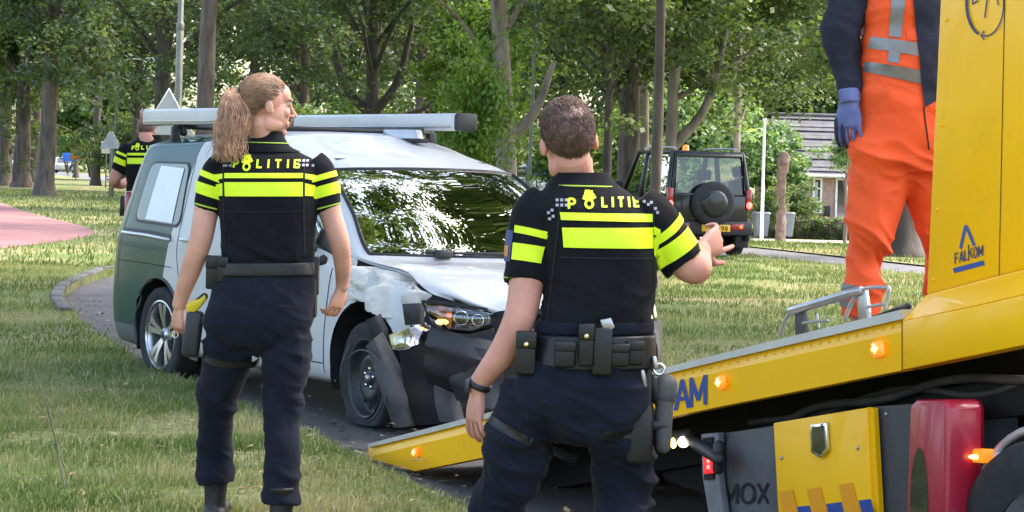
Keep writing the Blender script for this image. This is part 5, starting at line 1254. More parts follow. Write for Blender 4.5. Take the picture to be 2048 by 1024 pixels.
for _ in range(1100):
    j = g.normal(0, 1, 2); f = g.uniform(0.35, 1.25); a_ = g.uniform(0, 6.28); rr = math.sqrt(g.random())
    s0 = NV(list(tb_))+NV((0.012*rr*math.cos(a_), 0.012*rr*math.sin(a_), 0.016*rr*math.sin(a_)))
    wv_ = g.normal(0, 0.0038, (5, 3))
    off = NV((0.064*rr*math.cos(a_), 0.038*rr*math.sin(a_), 0.0))
    p1 = s0+NV((-0.024, -0.018, -0.008))+off*0.36+wv_[0]
    p2 = NV(list(at(470, 230, WY-0.075)))+off*0.95+wv_[1]*1.4; p3 = NV(list(at(463, 262, WY-0.085)))+off*0.95+wv_[2]*1.6
    p4 = NV(list(at(456+g.normal(0, 7), 260+f*36, WY-0.10)))+off*0.62+wv_[3]*1.6; p5 = p4+NV((0.012*g.normal(), 0.01*g.normal(), -0.03*f))
    pony.append([s0, p1, p2, p3, p4, p5][: (6 if f > 0.7 else 5)])
hair_strands(pony, 0.0016, 0.0008, MAT['hair_blonde'], 'ponytail', hcap)
mk('hair_tie', tube([tb_+Vector((0.004+0.004*math.cos(a), 0.018*math.cos(a), 0.021*math.sin(a))) for a in np.linspace(0, 6.28, 14)], 0.005, n=8, k=1), MAT['plastic_black'], hcap)

# ------------------------------------------------------------------ officer striding in front of the truck
OY = 6.9
mo = empty('person', (at(1165, 900, OY).x, OY, 0.0), 0, 'short haired police officer in black and fluorescent yellow, arm gesturing, before the yellow tow truck', 'person')
hc2 = at(1137, 284, OY+0.02); HM2 = headM(hc2, R(99), R(-4), R(-9))
torso2 = [RP(352, 1104, 1212, OY, 0.065, 0.03), RP(372, 1092, 1238, OY, 0.085, 0.02), RP(396, 1075, 1272, OY, 0.105, 0.01), RP(424, 1068, 1296, OY, 0.125), RP(470, 1080, 1308, OY, 0.14, -0.005), RP(540, 1088, 1313, OY, 0.142), RP(600, 1087, 1310, OY, 0.136), RP(640, 1080, 1304, OY, 0.132), RP(660, 1078, 1300, OY, 0.126)]
hips2 = [RP(648, 1072, 1304, OY, 0.122), RP(690, 1056, 1308, OY, 0.130), RP(740, 1036, 1303, OY, 0.140, -0.01), RP(790, 1016, 1300, OY, 0.142, -0.012), RP(826, 1012, 1296, OY, 0.134, -0.005), RP(860, 1040, 1280, OY, 0.11), RP(890, 1105, 1205, OY, 0.05)]
legL2 = [(1078, 780, 0.0, 150), (1048, 860, 0.03, 146), (1024, 940, 0.08, 128), (1000, 1000, 0.12, 112), (985, 1080, 0.14, 98), (975, 1170, 0.14, 88), (968, 1235, 0.14, 80)]
legR2 = [(1232, 780, 0.0, 142), (1238, 860, 0.04, 146), (1247, 935, 0.08, 134), (1248, 1000, 0.08, 118), (1240, 1080, -0.02, 98), (1232, 1170, -0.14, 86), (1228, 1225, -0.2, 80)]
armL2 = [(1080, 420, 0.0, 72), (1066, 480, -0.01, 70), (1054, 560, -0.02, 70), (1040, 632, -0.03, 64), (1010, 700, 0.0, 60), (962, 762, 0.05, 42), (956, 780, 0.055, 40)]
armR2 = [(1298, 425, 0.0, 72), (1330, 470, 0.02, 72), (1364, 520, 0.03, 68), (1392, 538, 0.05, 62), (1398, 515, 0.16, 50), (1402, 500, 0.25, 40)]
skin = []
for path in (armL2, armR2):
    p, r_ = LP(path, OY); skin.append(tube(p, r_, n=22, k=6))
skin += [loft(slim(torso2, 0.86), n=36), loft(slim(hips2[:-2], 0.78), n=36)]
for path in (legL2, legR2):
    p, r_ = LP(path, OY); skin.append(tube(p, NV(r_)*0.72, n=16, k=4))
skin.append(tube([HM2 @ Vector((0, -0.02, -0.05)), at(1152, 350, OY+0.03), at(1160, 380, OY+0.03)], [0.057, 0.057, 0.056], n=20, k=5))
HM2 = HM2 @ Matrix.Scale(1.10, 4); skin += head_parts(HM2, 1.0, True)
pL2 = at(956, 780, OY+0.055); pR2 = at(1402, 500, OY+0.25)
skin += hand_parts(pL2, (-0.10, 0.02, -1.0), (0.85, 0.50, 0), -1, 1.06, curl=(0.22, 0.35, 0.3), spread=0.22, tout=0.6)
skin += hand_parts(pR2, (0.42, 0.45, 0.22), (-0.7, 0.65, 0.0), -1, 1.1, curl=(0.5, 0.6, 0.45), spread=0.14, tout=1.0, tcurl=0.1, idx=(0.05, 0.1, 0.1))
mk('body', remesh(skin, 0.0036, 2), MAT['skin_ruddy'], mo)
for q in (-1, 1):
    e_ = mk('eye', xf(ellipsoid((q*0.0305, 0.083, 0.0125), 0.012, 0.010, 0.008, 16, 10), HM2), MAT['eye_white'], mo)
    mk('iris', xf(ellipsoid((q*0.0305, 0.0905, 0.0125), 0.0055, 0.004, 0.0055, 12, 8), HM2), MAT['iris'], e_)
shirt_parts = [loft(torso2, n=64, p=2.5)]
for path in ([(1098, 400, 0, 80), (1078, 425, 0, 102), (1064, 480, 0, 102), (1053, 555, -0.01, 92), (1051, 568, -0.015, 90)], [(1275, 402, 0, 80), (1300, 430, 0, 98), (1330, 472, 0.02, 96), (1362, 520, 0.03, 92), (1369, 529, 0.03, 90)]):
    p, r_ = LP(path, OY); shirt_parts.append(tube(p, r_, n=28, k=5, rnd=False))
OS = remesh(shirt_parts, 0.0065, 4, wrinkle(0.008, (6, 6, 13), lambda V: 0.3+0.7*np.clip((1.25-V[:, 2])/0.2, 0, 1), 4.0))
os_ = mk('shirt', OS, MAT['shirt_black'], mo); ob = bvh_of(OS)
col2 = [RP(345, 1110, 1218, OY, 0.076, 0.028), RP(360, 1104, 1226, OY, 0.084, 0.024), RP(378, 1092, 1240, OY, 0.096, 0.016), RP(392, 1078, 1266, OY, 0.104, 0.010)]
mk('collar', loft(col2, n=40, cap=False), MAT['shirt_black'], os_)
mk('collar_piping', tube([NV(RP(372, 1104, 1232, OY, 0.08, 0.022)[0])+NV((0.112*math.cos(a), 0.098*math.sin(a), 0)) for a in np.linspace(math.pi*1.15, math.pi*1.92, 16)], 0.0028, n=6, k=1), MAT['hivis_line'], os_)
for c4, nx in ((((1118, 423), (1302, 427), (1302, 443), (1120, 438)), 28), (((1122, 453), (1304, 454), (1304, 495), (1125, 492)), 28),
               (((1305, 452), (1318, 458), (1318, 474), (1305, 468)), 3), (((1305, 478), (1316, 484), (1312, 516), (1306, 508)), 3)):
    mk('yellow_stripe', drape(ob, c4, OY, nx, 7, 0.004), MAT['hivis_yellow'], os_)
for ax, bands, hem, rd in ((armL2, ((462, 476), (492, 525)), 562, 0.075), (armR2, ((452, 466), (478, 508)), 523, 0.075)):
    def axp(y, ax=ax):
        xs_ = np.interp(y, [p[1] for p in ax[:4]], [p[0] for p in ax[:4]]); d_ = np.interp(y, [p[1] for p in ax[:4]], [p[2] for p in ax[:4]]); return at(xs_, y, OY+d_)
    for y0, y1 in bands:
        a0_, a1_ = (-0.95, 1.35) if ax is armL2 else (-1.5, 2.4)
        mk('sleeve_stripe', ringband(ob, axp(y0), axp(y1), rd, (0, -1, 0), 0, None, n=34, k=5, a0=-a1_*(0.40 if ax is armL2 else 1), a1=-a0_, maxr=1.2), MAT['hivis_yellow'], os_)
    mk('sleeve_piping', ringband(ob, axp(hem), axp(hem+3), 0.064, (0, -1, 0), 0, None, n=34, k=1, off=0.003, maxr=1.12, a0=-0.75 if ax is armL2 else -2.6, a1=2.6 if ax is armL2 else 0.9), MAT['hivis_line'], os_)
# sleeve badge
bd = mk('sleeve_badge', ringband(ob, at(1068, 468, OY-0.01), at(1058, 530, OY-0.015), 0.075, (0, -1, 0), 0, None, n=8, k=8, a0=1.0, a1=1.75, off=0.005, maxr=1.35), MAT['patch_blue'], os_)
mk('badge_flame', ringband(ob, at(1063, 500, OY-0.012), at(1059, 522, OY-0.015), 0.075, (0, -1, 0), 0, None, n=6, k=4, a0=1.15, a1=1.55, off=0.007, maxr=1.35), MAT['patch_orange'], bd)
S1, S2 = emblem(1176, 398, 1.05)
put_word(ob, 'P', 1136, 396, 20, [12], 0, OY, 4.8, 0.004, os_); put_word(ob, 'LITIE', 1202, 393, 20, [10, 5, 12, 5, 10], 8, OY, 4.6, 0.004, os_)
mk('emblem', join(strokes(ob, S1, OY, 5.0, 0.004), strokes(ob, S2, OY, 11, 0.0055)), MAT['hivis_yellow'], os_)
sq = [(x, y) for x in (1113, 1122, 1131) for y in (399, 409)]+[(1096, 424), (1103, 419), (1098, 436), (1105, 431)]+[(1286, 402), (1294, 408), (1300, 404), (1308, 416), (1312, 424)]
tag(mk('grey_squares', join(*[drape(ob, ((x-2.8, y-2.8), (x+2.8, y-2.8), (x+2.8, y+2.8), (x-2.8, y+2.8)), OY, 1, 1, 0.004) for x, y in sq]), MAT['print_grey'], os_), kind='stuff')
mk('back_seam', drape(ob, ((1118, 510), (1306, 513), (1306, 515.5), (1118, 512.5)), OY, 28, 1, 0.0035), MAT['cavity'], os_)
for xa, xb in ((1119, 1093), (1304, 1310)): mk('back_seam', drape(ob, ((xa-1.4, 410), (xa+1.4, 410), (xb+1.4, 640), (xb-1.4, 640)), OY, 1, 40, 0.0035), MAT['cavity'], os_)
tr_parts = [loft(hips2, n=60, p=2.3), ellipsoid(at(1096, 790, OY-0.045), 0.112, 0.105, 0.13), ellipsoid(at(1226, 790, OY-0.045), 0.112, 0.105, 0.13)]
for path in (legL2, legR2):
    p, r_ = LP(path, OY); tr_parts.append(tube(p, r_, n=34, k=8, rnd=False))
zk2 = at(1150, 970, OY).z; zc2 = at(1150, 870, OY).z; zb2 = at(1150, 1230, OY).z
OT = remesh(tr_parts, 0.0065, 3, wrinkle(0.014, (6, 6, 14), lambda V: 0.45+0.7*np.exp(-((V[:, 2]-zk2)/0.12)**2)+0.8*np.exp(-((V[:, 2]-zc2)/0.07)**2)+1.2*np.exp(-((V[:, 2]-zb2)/0.07)**2), 8.0))
ot = mk('trousers', OT, MAT['trouser_navy'], mo); otb = bvh_of(OT)
boot((at(968, 1250, OY+0.14).x, OY+0.08, 0.0), R(100), 1.08, 0.2, mo); boot((at(1228, 1250, OY-0.2).x, OY-0.26, 0.0), R(80), 1.08, 0.2, mo)
bl2 = mk('duty_belt', loft([(c, NV(u)*1.0, NV(v)) for (c, u, v) in (RP(668, 1064, 1310, OY, 0.138), RP(672, 1060, 1312, OY, 0.142), RP(728, 1048, 1312, OY, 0.148), RP(733, 1050, 1310, OY, 0.144))], n=52, p=2.5, k=3), MAT['leather_black'], mo)
mk('belt_lining', loft([RP(640, 1076, 1306, OY, 0.136), RP(646, 1074, 1308, OY, 0.140), RP(660, 1072, 1308, OY, 0.140), RP(664, 1074, 1306, OY, 0.137)], n=52, p=2.5, k=3), MAT['trouser_navy'], mo)
pouch(bl2, 'belt_pouch', 1130, 708, 42, 52, OY-0.14, 0.05, stud=False); pouch(bl2, 'belt_pouch', 1172, 690, 30, 84, OY-0.15, 0.05, stud=True)
pouch(bl2, 'belt_pouch', 1204, 702, 40, 96, OY-0.14, 0.055, flap=False); pouch(bl2, 'belt_pouch', 1238, 710, 40, 46, OY-0.135, 0.045)
pouch(bl2, 'belt_pouch', 1052, 706, 40, 84, OY-0.10, 0.06, stud=True); pouch(bl2, 'belt_pouch', 1270, 706, 34, 48, OY-0.12, 0.045)
mk('radio_clip', xf(prism([at(x, y, OY-0.16) for x, y in ((1200, 640), (1222, 636), (1230, 655), (1222, 662), (1206, 660))], (0, 0.012, 0), 0.003), Matrix.Identity(4)), MAT['steel_rail'], bl2)
cuff = mk('handcuffs', join(*[tube([at(cx+rx*math.cos(a), cy+rx*math.sin(a), OY-0.06) for a in np.linspace(0, 6.28, 18)], 0.0045, n=6, k=1, cap=False) for cx, cy, rx in ((1280, 712, 11), (1318, 738, 11), (1292, 728, 7))]), MAT['chrome'], mo)
mk('key_ring', join(tube([at(1276, 700, OY-0.09), at(1284, 728, OY-0.09), at(1288, 760, OY-0.08)], 0.006, n=8, k=3), tube([at(1284, 740, OY-0.095), at(1290, 772, OY-0.09)], 0.008, n=8, k=2), tube([at(1308, 716, OY-0.08), at(1312, 735, OY-0.08)], 0.008, n=8, k=2)), MAT['steel_rail'], mo)
# thigh holster with torch on the right side
ho = mk('thigh_holster', join(xf(box(-0.045, 0.04, -0.03, 0.05, -0.11, 0.09, 0.02), Matrix.Translation(at(1280, 860, OY-0.05))), xf(box(-0.02, 0.02, -0.015, 0.015, -0.12, 0.12, 0.008), Matrix.Translation(at(1290, 800, OY-0.06)))), MAT['leather_black'], mo)
mk('torch', join(tube([at(1330, 780, OY-0.02), at(1328, 830, OY-0.02), at(1326, 895, OY-0.02)], [0.030, 0.028, 0.024], n=16, k=4), tube([at(1332, 766, OY-0.02), at(1331, 792, OY-0.02)], [0.037, 0.036], n=16, k=3)), MAT['plastic_grey'], mo)
mk('torch_mount', join(tube([at(1300, 850, OY-0.03), at(1330, 850, OY-0.03)], 0.018, n=10, k=2), tube([at(1305, 760, OY-0.03), at(1318, 800, OY-0.02)], 0.022, n=10, k=2)), MAT['plastic_black'], mo)
mk('thigh_strap', ringband(otb, at(1242, 850, OY+0.03), at(1243, 868, OY+0.03), 0.115, (0, -1, 0), 0, None, n=34, k=3, off=0.005, maxr=1.35), MAT['leather_black'], mo)
mk('thigh_strap', ringband(otb, at(1066, 868, OY+0.03), at(1058, 884, OY+0.03), 0.115, (0, -1, 0), 0, None, n=34, k=3, off=0.004, maxr=1.35), MAT['leather_black'], mo)
wp_, _ = LP([(961, 764, 0.05, 44), (957, 774, 0.054, 44)], OY)
wa = mk('watch', tube([wp_[0], wp_[1]], 0.039, n=20, k=2, rnd=False), MAT['plastic_black'], mo)
mk('watch_face', xf(lathe([(0.0, 0.008), (0.019, 0.008), (0.022, 0.0), (0.022, -0.006)], 20, 'x'), Matrix.Translation(at(936, 771, OY+0.04)) @ Matrix.Rotation(R(175), 4, 'Z')), MAT['plastic_grey'], wa)
for x, y in ((1053, 712), (1022, 752)): pass
# short hair
def hk2(v):
    x, y, z = v
    lim = 0.058 if y > 0.05 else (0.058-(0.05-y)/0.07*0.06 if y > -0.02 else (-0.002-(-0.02-y)/0.06*0.07))
    return z > max(lim, -0.068)
hcap2 = mk('hair', cap_mesh(HM2, 0.0775, 0.0985, 0.0935, (0, -0.016, 0.030), hk2, amp=0.006), MAT['hair_brown'], mo)
g = np.random.default_rng(6); cut = []; c0 = NV((0, -0.016, 0.030)); r3 = NV((0.0775, 0.0985, 0.0935))
for _ in range(5200):
    th_ = g.uniform(0, 2*math.pi); cz = g.uniform(-0.85, 1.0); s_ = math.sqrt(1-cz*cz); d0 = NV((math.cos(th_)*s_, math.sin(th_)*s_, cz)); p0 = c0+d0*r3
    if not hk2(p0-NV((0, 0, 0.004))): continue
    topw = min(1.0, max(0.0, (cz-0.25)/0.4)); ln = 0.010+0.018*topw*g.uniform(0.6, 1.2)
    tv = NV((g.normal(0, .18), 0.9, 0.25))*topw+NV((g.normal(0, .1), -0.25, -0.9))*(1-topw); tv -= d0*np.dot(tv, d0)*0.9; tv /= max(np.linalg.norm(tv), 1e-6)
    lift = 0.25+0.35*topw*g.random()
    pts = [p0-d0*0.001, p0+(tv*(1-lift)+d0*lift)*ln*0.5, p0+(tv*(1-lift*0.6)+d0*lift*0.5)*ln]
    cut.append([list(HM2 @ Vector(q)) for q in pts])
hair_strands(cut, 0.0013, 0.0006, MAT['hair_brown'], 'cropped_hair', hcap2)

# ------------------------------------------------------------------ third officer behind the van
TY = 18.6
to = empty('person', (at(275, 500, TY).x, TY, 0.0), 0, 'police officer standing behind the rear of the van with head bent', 'person')
hc3 = at(294, 262, TY+0.04); HM3 = headM(hc3, R(75), R(-25), 0)
t3 = [RP(278, 275, 325, TY, 0.06, 0.02), RP(288, 258, 340, TY, 0.09), RP(304, 250, 348, TY, 0.12), RP(345, 253, 345, TY, 0.14), RP(390, 254, 344, TY, 0.14), RP(402, 252, 346, TY, 0.14)]
h3 = [RP(398, 252, 346, TY, 0.13), RP(430, 250, 348, TY, 0.14), RP(455, 250, 348, TY, 0.12)]
lg3 = [[(275, 440, 0, 52), (272, 540, 0.03, 44), (272, 640, 0, 32), (272, 690, 0, 30)], [(324, 440, 0, 52), (326, 540, 0.03, 44), (326, 640, 0, 32), (326, 690, 0, 30)]]
a3 = [[(254, 300, 0, 34), (238, 340, 0.02, 28), (229, 362, 0.05, 24), (244, 368, 0.22, 20), (256, 362, 0.32, 17)], [(344, 300, 0, 34), (356, 340, 0.02, 28), (360, 368, 0.05, 24), (345, 368, 0.22, 20), (330, 362, 0.32, 17)]]
skin = [loft(slim(t3, .88), n=30), loft(slim(h3, .86), n=30)]+head_parts(HM3, 1.0, True)
for path in a3: p, r_ = LP(path, TY); skin.append(tube(p, r_, n=14, k=5))
for path in lg3: p, r_ = LP(path, TY); skin.append(tube(p, NV(r_)*0.75, n=14, k=3))
skin.append(tube([HM3 @ Vector((0, -0.02, -0.05)), at(298, 285, TY)], [0.06, 0.075], n=14, k=4))
for path, thb in ((a3[0], 1), (a3[1], -1)): skin += hand_parts(at(path[-1][0], path[-1][1], TY+path[-1][2]), (0.4*thb, 0.8, 0.2), (0, 0, -1), thb, 1.0, curl=(0.5, 0.5, 0.4))
mk('body', remesh(skin, 0.007, 2), MAT['skin_ruddy'], to)
sp_ = [loft(t3, n=44, p=2.5)]
for path in ([(262, 292, 0, 30), (252, 308, 0, 38), (240, 338, 0.02, 34), (237, 344, 0.02, 33)], [(336, 292, 0, 30), (346, 308, 0, 38), (356, 338, 0.02, 34), (358, 344, 0.02, 33)]): p, r_ = LP(path, TY); sp_.append(tube(p, r_, n=20, k=4, rnd=False))
S3 = remesh(sp_, 0.01, 3, wrinkle(0.005)); s3 = mk('shirt', S3, MAT['shirt_black'], to); b3 = bvh_of(S3)
for c4 in (((258, 306), (340, 306), (340, 311), (258, 311)), ((258, 316), (340, 316), (340, 328), (258, 328))): mk('yellow_stripe', drape(b3, c4, TY, 14, 4, 0.006), MAT['hivis_yellow'], s3)
for y0, y1 in ((307, 312), (318, 329)):
    for ax in a3: mk('sleeve_stripe', ringband(b3, at(np.interp(y0, [300, 340], [ax[0][0], ax[1][0]]), y0, TY+.01), at(np.interp(y1, [300, 340], [ax[0][0], ax[1][0]]), y1, TY+.01), 0.07, (0, -1, 0), 0, None, n=20, k=2, a0=-2.2, a1=2.2, off=0.006, maxr=1.3), MAT['hivis_yellow'], s3)
S1, S2 = emblem(279, 294, 0.42)
put_word(b3, 'P', 268, 292, 8, [5], 0, TY, 2.4, 0.006, s3); put_word(b3, 'LITIE', 288, 291, 8, [5, 3, 6, 3, 5], 4, TY, 2.2, 0.006, s3)
mk('emblem', join(strokes(b3, S1, TY, 2.2, 0.006), strokes(b3, S2, TY, 4.4, 0.008)), MAT['hivis_yellow'], s3)
tp_ = [loft(h3, n=40)]
for path in lg3: p, r_ = LP(path, TY); tp_.append(tube(p, r_, n=20, k=4, rnd=False))
mk('trousers', remesh(tp_, 0.01, 3, wrinkle(0.007)), MAT['trouser_navy'], to)
for path in lg3: boot((at(path[-1][0], 690, TY).x, TY-0.04, 0.0), R(85), 1.05, 0.2, to)
b_ = mk('duty_belt', loft([RP(392, 250, 348, TY, 0.145), RP(406, 249, 349, TY, 0.148)], n=40, k=2), MAT['leather_black'], to)
pouch(b_, 'belt_pouch', 248, 412, 14, 40, TY-0.05, 0.07, flap=False)
hcap3 = mk('hair', cap_mesh(HM3, 0.0785, 0.0985, 0.092, (0, -0.016, 0.030), hk2, amp=0.03), MAT['hair_brown'], to)
mk('collar', loft([RP(270, 276, 322, TY, 0.065, 0.03), RP(282, 272, 328, TY, 0.075, 0.02)], n=24, k=2, cap=False), MAT['shirt_black'], s3)

# ================================================================== THE TOW TRUCK
TA = gz(827, 943, 0.02); TB = at(1808, 740, TA.y/1.477)
td_ = Vector((TB.x-TA.x, TB.y-TA.y, 0)); tl_ = td_.length; td_ /= tl_; tn = Vector((-td_.y, td_.x, 0))
if tn.x < 0: tn = -tn
TSL = (TB.z-TA.z)/tl_; TD3 = Vector((td_.x, td_.y, TSL)).normalized(); TU = TD3.cross(-tn).normalized()
if TU.z < 0: TU = -TU
truck = empty('tow_truck', (TB.x, TB.y, 0), 0, 'yellow tow truck with its loading bed tilted down to the road', 'truck')
CAM0 = Vector((0, 0, CAMH))
def tp(x, y, w_=0.0):
    """pixel met with the truck's side plane, w_ metres inwards"""
    d = at(x, y, 1.0)-CAM0; o = TA+tn*w_; k = (o-CAM0).dot(tn)/d.dot(tn); return CAM0+d*k
def panel(name, pxs, w0, w1, m, parent=truck, b=0.0, ext=0):
    P = [tp(x, y, w0) for x, y in pxs]; return mk(name, prism(P, tn*(w1-w0), b), MAT[m] if isinstance(m, str) else m, parent, smooth=False if not b else True, auto=None if not b else 40)
def slab(name, edge_a, edge_b, m, parent=truck, tk=0.02):
    """strip between two polylines of (px, py, w)"""
    n = len(edge_a); V = [tp(*q) for q in edge_a]+[tp(*q) for q in edge_b]
    return mk(name, thick((np.array([list(v) for v in V]), [(i, i+1, n+i+1, n+i) for i in range(n-1)]), tk), m if not isinstance(m, str) else MAT[m], parent, smooth=False)
def lin(pts, x):
    return float(np.interp(x, [p[0] for p in pts], [p[1] for p in pts]))
XS = [1000, 1150, 1300, 1450, 1600, 1700, 1803]
SIL_T = [(734, 888), (977, 825), (1400, 717), (1803, 619)]; SIL_B = [(736, 895), (977, 835), (1400, 729), (1803, 637)]
CREASE = [(741, 912), (921, 869), (1400, 752), (1803, 664)]; BOT = [(827, 943), (963, 916), (1400, 821), (1803, 741)]
XL = [738, 830, 930]+XS
beam = slab('side_beam', [(738, 914, 0)]+[(x, lin(CREASE, x), 0) for x in XL[1:]], [(742, 917, 0)]+[(x, lin(BOT, x), 0) for x in XL[1:]], 'truck_yellow', tk=-0.05)
slab('upper_band', [(737, 896, 0.016)]+[(x, lin(SIL_B, x), 0.016) for x in XL[1:]], [(738, 914, 0.001)]+[(x, lin(CREASE, x), 0.001) for x in XL[1:]], 'truck_yellow', tk=-0.03)
slab('top_rail', [(735, 888, -0.004)]+[(x, lin(SIL_T, x), -0.004) for x in XL[1:]], [(736, 895, -0.004)]+[(x, lin(SIL_B, x)+1, -0.004) for x in XL[1:]], 'aluminium', tk=-0.07)
# right part of the side: thicker beam and cab guard
panel('frame_beam', [(1804.5, 642), (1804.5, 740), (1990, 702), (2180, 662), (2330, 632), (2330, 480), (2180, 552), (2048, 590), (1940, 615)], -0.006, 0.07, 'truck_yellow', b=0.004)
slab('cab_sill', [(1852, 592, 0.11), (1950, 566, 0.11), (2048, 541, 0.11), (2180, 504, 0.11), (2330, 460, 0.11)], [(1805, 641, -0.004), (1940, 613, -0.004), (2048, 588, -0.004), (2180, 550, -0.004), (2330, 478, -0.004)], 'truck_yellow', tk=-0.01)
panel('cab_guard', [(1851, 592), (1880, -20), (1890, -260), (2330, -330), (2330, 458), (2048, 540), (1950, 565)], 0.11, 0.35, 'truck_yellow', b=0.012)
slab('guard_lip', [(1851, 591, 0.106), (1950, 564, 0.106), (2048, 539, 0.106), (2330, 457, 0.106)], [(1848, 597, 0.104), (1950, 569, 0.104), (2048, 544, 0.104), (2330, 462, 0.104)], 'truck_yellow', tk=-0.006)
# deck: floor plates and far rail in the bed's own slope
L0 = TA-TD3*0.25; BL = 5.2
def bedp(t, w_, u): return TA+TD3*t+tn*w_+TU*u
def bedbox(name, t0, t1, w0, w1, u0, u1, m, parent=truck, b=0.0):
    V, F = box(t0, t1, w0, w1, u0, u1, b); M = np.array([list(TD3), list(tn), list(TU)]).T
    return mk(name, (V @ M.T+np.array(list(TA)), F), MAT[m], parent, smooth=b > 0)
for k in range(5): bedbox('deck_plate', -0.2+k*0.9, -0.2+k*0.9+0.895, 0.06, 2.25, 0.085, 0.10, 'steel_rail', b=0.003)
bedbox('far_beam', -0.25, 4.0, 2.26, 2.32, 0.0, 0.2, 'truck_yellow', b=0.006)
bedbox('deck_rib', 0.3, 4.2, 0.5, 0.62, -0.14, 0.08, 'cavity'); bedbox('deck_rib', 0.3, 4.2, 1.7, 1.82, -0.14, 0.08, 'cavity')
# marker lamps along the beam
for x, y, s in ((835, 905, 0.026), (1446, 765, 0.030), (1760, 698, 0.032)):
    c = tp(x, y, -0.004); M = Matrix((TD3, -tn, TU)).transposed().to_4x4(); M.translation = c
    lm_ = mk('marker_lamp', xf(box(-s, s, -0.005, 0.022, -s*0.86, s*0.86, 0.014), M), MAT['lamp_amber'], truck)
    mk('bulb', xf(ellipsoid((0, 0.024, 0), s*0.62, 0.004, s*0.22, 14, 8), M), MAT['lamp_amber_core'], lm_)
    mk('bulb', xf(ellipsoid((0, 0.024, 0), s*0.22, 0.0045, s*0.5, 14, 8), M), MAT['lamp_amber_core'], lm_)
def tstrokes(segs, w_, wd, sk=0.0, x0=0.0, m='truck_navy', name='lettering', parent=truck):
    out = []
    for pl in segs:
        for a, b in zip(pl[:-1], pl[1:]):
            a, b = np.array(a, float), np.array(b, float); d = b-a; ln = np.linalg.norm(d)
            if ln < 1e-6: continue
            d /= ln; n_ = np.array([-d[1], d[0]])*wd/2; e = d*wd*0.22
            q = [a-e-n_, a-e+n_, b+e+n_, b+e-n_]; ww = w_-0.0003*(len(out) % 9)
            V = [list(tp(p[0], p[1]+sk*(p[0]-x0), ww)) for p in q]; out.append((np.array(V), [(0, 1, 2, 3)]))
    return mk(name, join(*out), MAT[m], parent, smooth=False)
for ch, lx, lw in (('D', 1322, 24), ('A', 1351, 26), ('M', 1382, 28)): tstrokes(letters(ch, lx, 769, 56, [lw], 5), -0.003, 7.5, sk=-0.20, x0=1322, m='truck_blue', name='letter')
for ch, lx, ly, lw in (('F', 1910, 506, 6), ('A', 1919, 506, 7), ('L', 1929, 506, 6), ('K', 1937, 504, 7), ('O', 1947, 505, 7), ('M', 1957, 505, 8)): tstrokes(letters(ch, lx, ly, 21, [lw], 0), 0.107, 2.2, sk=-0.26, x0=1910, m='truck_navy', name='letter')
tstrokes([[(1931, 452), (1921, 496)], [(1932, 452), (1948, 490)]], 0.108, 6.0, m='truck_blue', name='logo_triangle')
tstrokes([[(1909, 541), (1966, 526)]], 0.108, 10.0, m='truck_blue', name='logo_bar')
tstrokes([arc(1970, 8, 37, 64, 150, 248, 14)], 0.107, 5.5, m='truck_navy', name='logo_ring')
tstrokes([arc(1970, 8, 37, 64, 20, -98, 16), [(1962, 71), (1968, 62)], [(1962, 71), (1968, 79)], [(1945, -6), (1945, 8), (1956, 1)], [(1975, -8), (1969, 35)], [(1994, -8), (1996, 10)], [(1984, -8), (1996, -8)]], 0.1065, 2.6, m='truck_navy', name='logo_arrow')
for k in range(26):
    x = 1330+k*18.2; mk('rivet', ellipsoid(tp(x, (lin(SIL_B, x)+lin(CREASE, x))/2, 0.006), 0.0045, 0.004, 0.0045, 8, 6), MAT['truck_yellow'], truck)
mk('hose', tube([tp(1560, 850, 0.28), tp(1640, 812, 0.26), tp(1760, 800, 0.25), tp(1900, 760, 0.28), tp(2050, 760, 0.28)], 0.016, n=8, k=6), MAT['plastic_grey'], truck)
mk('hose', tube([tp(1500, 845, 0.30), tp(1640, 826, 0.30), tp(1800, 778, 0.28), tp(1960, 790, 0.3), tp(2100, 740, 0.3)], 0.012, n=8, k=6), MAT['plastic_grey'], truck)
# seam and bolts of the beam
tstrokes([[(1804, 640), (1804, 740)]], -0.007, 1.6, m='cavity', name='beam_seam')
tstrokes([[(2010, -40), (1998, 552)]], 0.1085, 1.5, m='cavity', name='guard_seam')
for x, y in ((1884, 40), (1874, 250), (1866, 420), (1859, 560)): mk('rivet', ellipsoid(tp(x+8, y, 0.108), 0.006, 0.005, 0.006, 8, 6), MAT['truck_yellow'], truck)
# wheel clamp frame lying on the bed edge
WC = 0.16
def tt(pts, r_, name='bar', par=None, n=10, m='steel_rail'): return mk(name, tube([tp(x, y, WC+(q[0] if q else 0)) for x, y, *q in pts], r_, n=n, k=3), MAT[m], par)
clamp = empty('wheel_clamp', tp(1660, 650, WC), 0, 'grey tubular wheel restraint frame lying on the bed beside the worker', 'frame')
tt([(1580, 623), (1650, 602), (1722, 581)], 0.017, 'main_bar', clamp); tt([(1582, 624), (1570, 642), (1561, 670)], 0.008, 'leg', clamp); tt([(1716, 584), (1700, 612), (1690, 640)], 0.008, 'leg', clamp)
mk('plate', prism([tp(x, y, WC) for x, y in ((1588, 622), (1606, 618), (1609, 668), (1590, 672))], tn*0.02, 0.003), MAT['plastic_grey'], clamp)
mk('plate', prism([tp(x, y, WC) for x, y in ((1713, 586), (1728, 580), (1736, 640), (1716, 645))], tn*0.02, 0.003), MAT['steel_rail'], clamp)
tt([(1606, 646), (1630, 643), (1655, 641)], 0.006, 'pin', clamp); tt([(1634, 628), (1638, 656)], 0.004, 'pin', clamp); tt([(1735, 614), (1768, 608)], 0.006, 'pin', clamp)
tt([(1722, 580), (1740, 575), (1772, 575), (1778, 580), (1770, 616)], 0.007, 'loop', clamp)
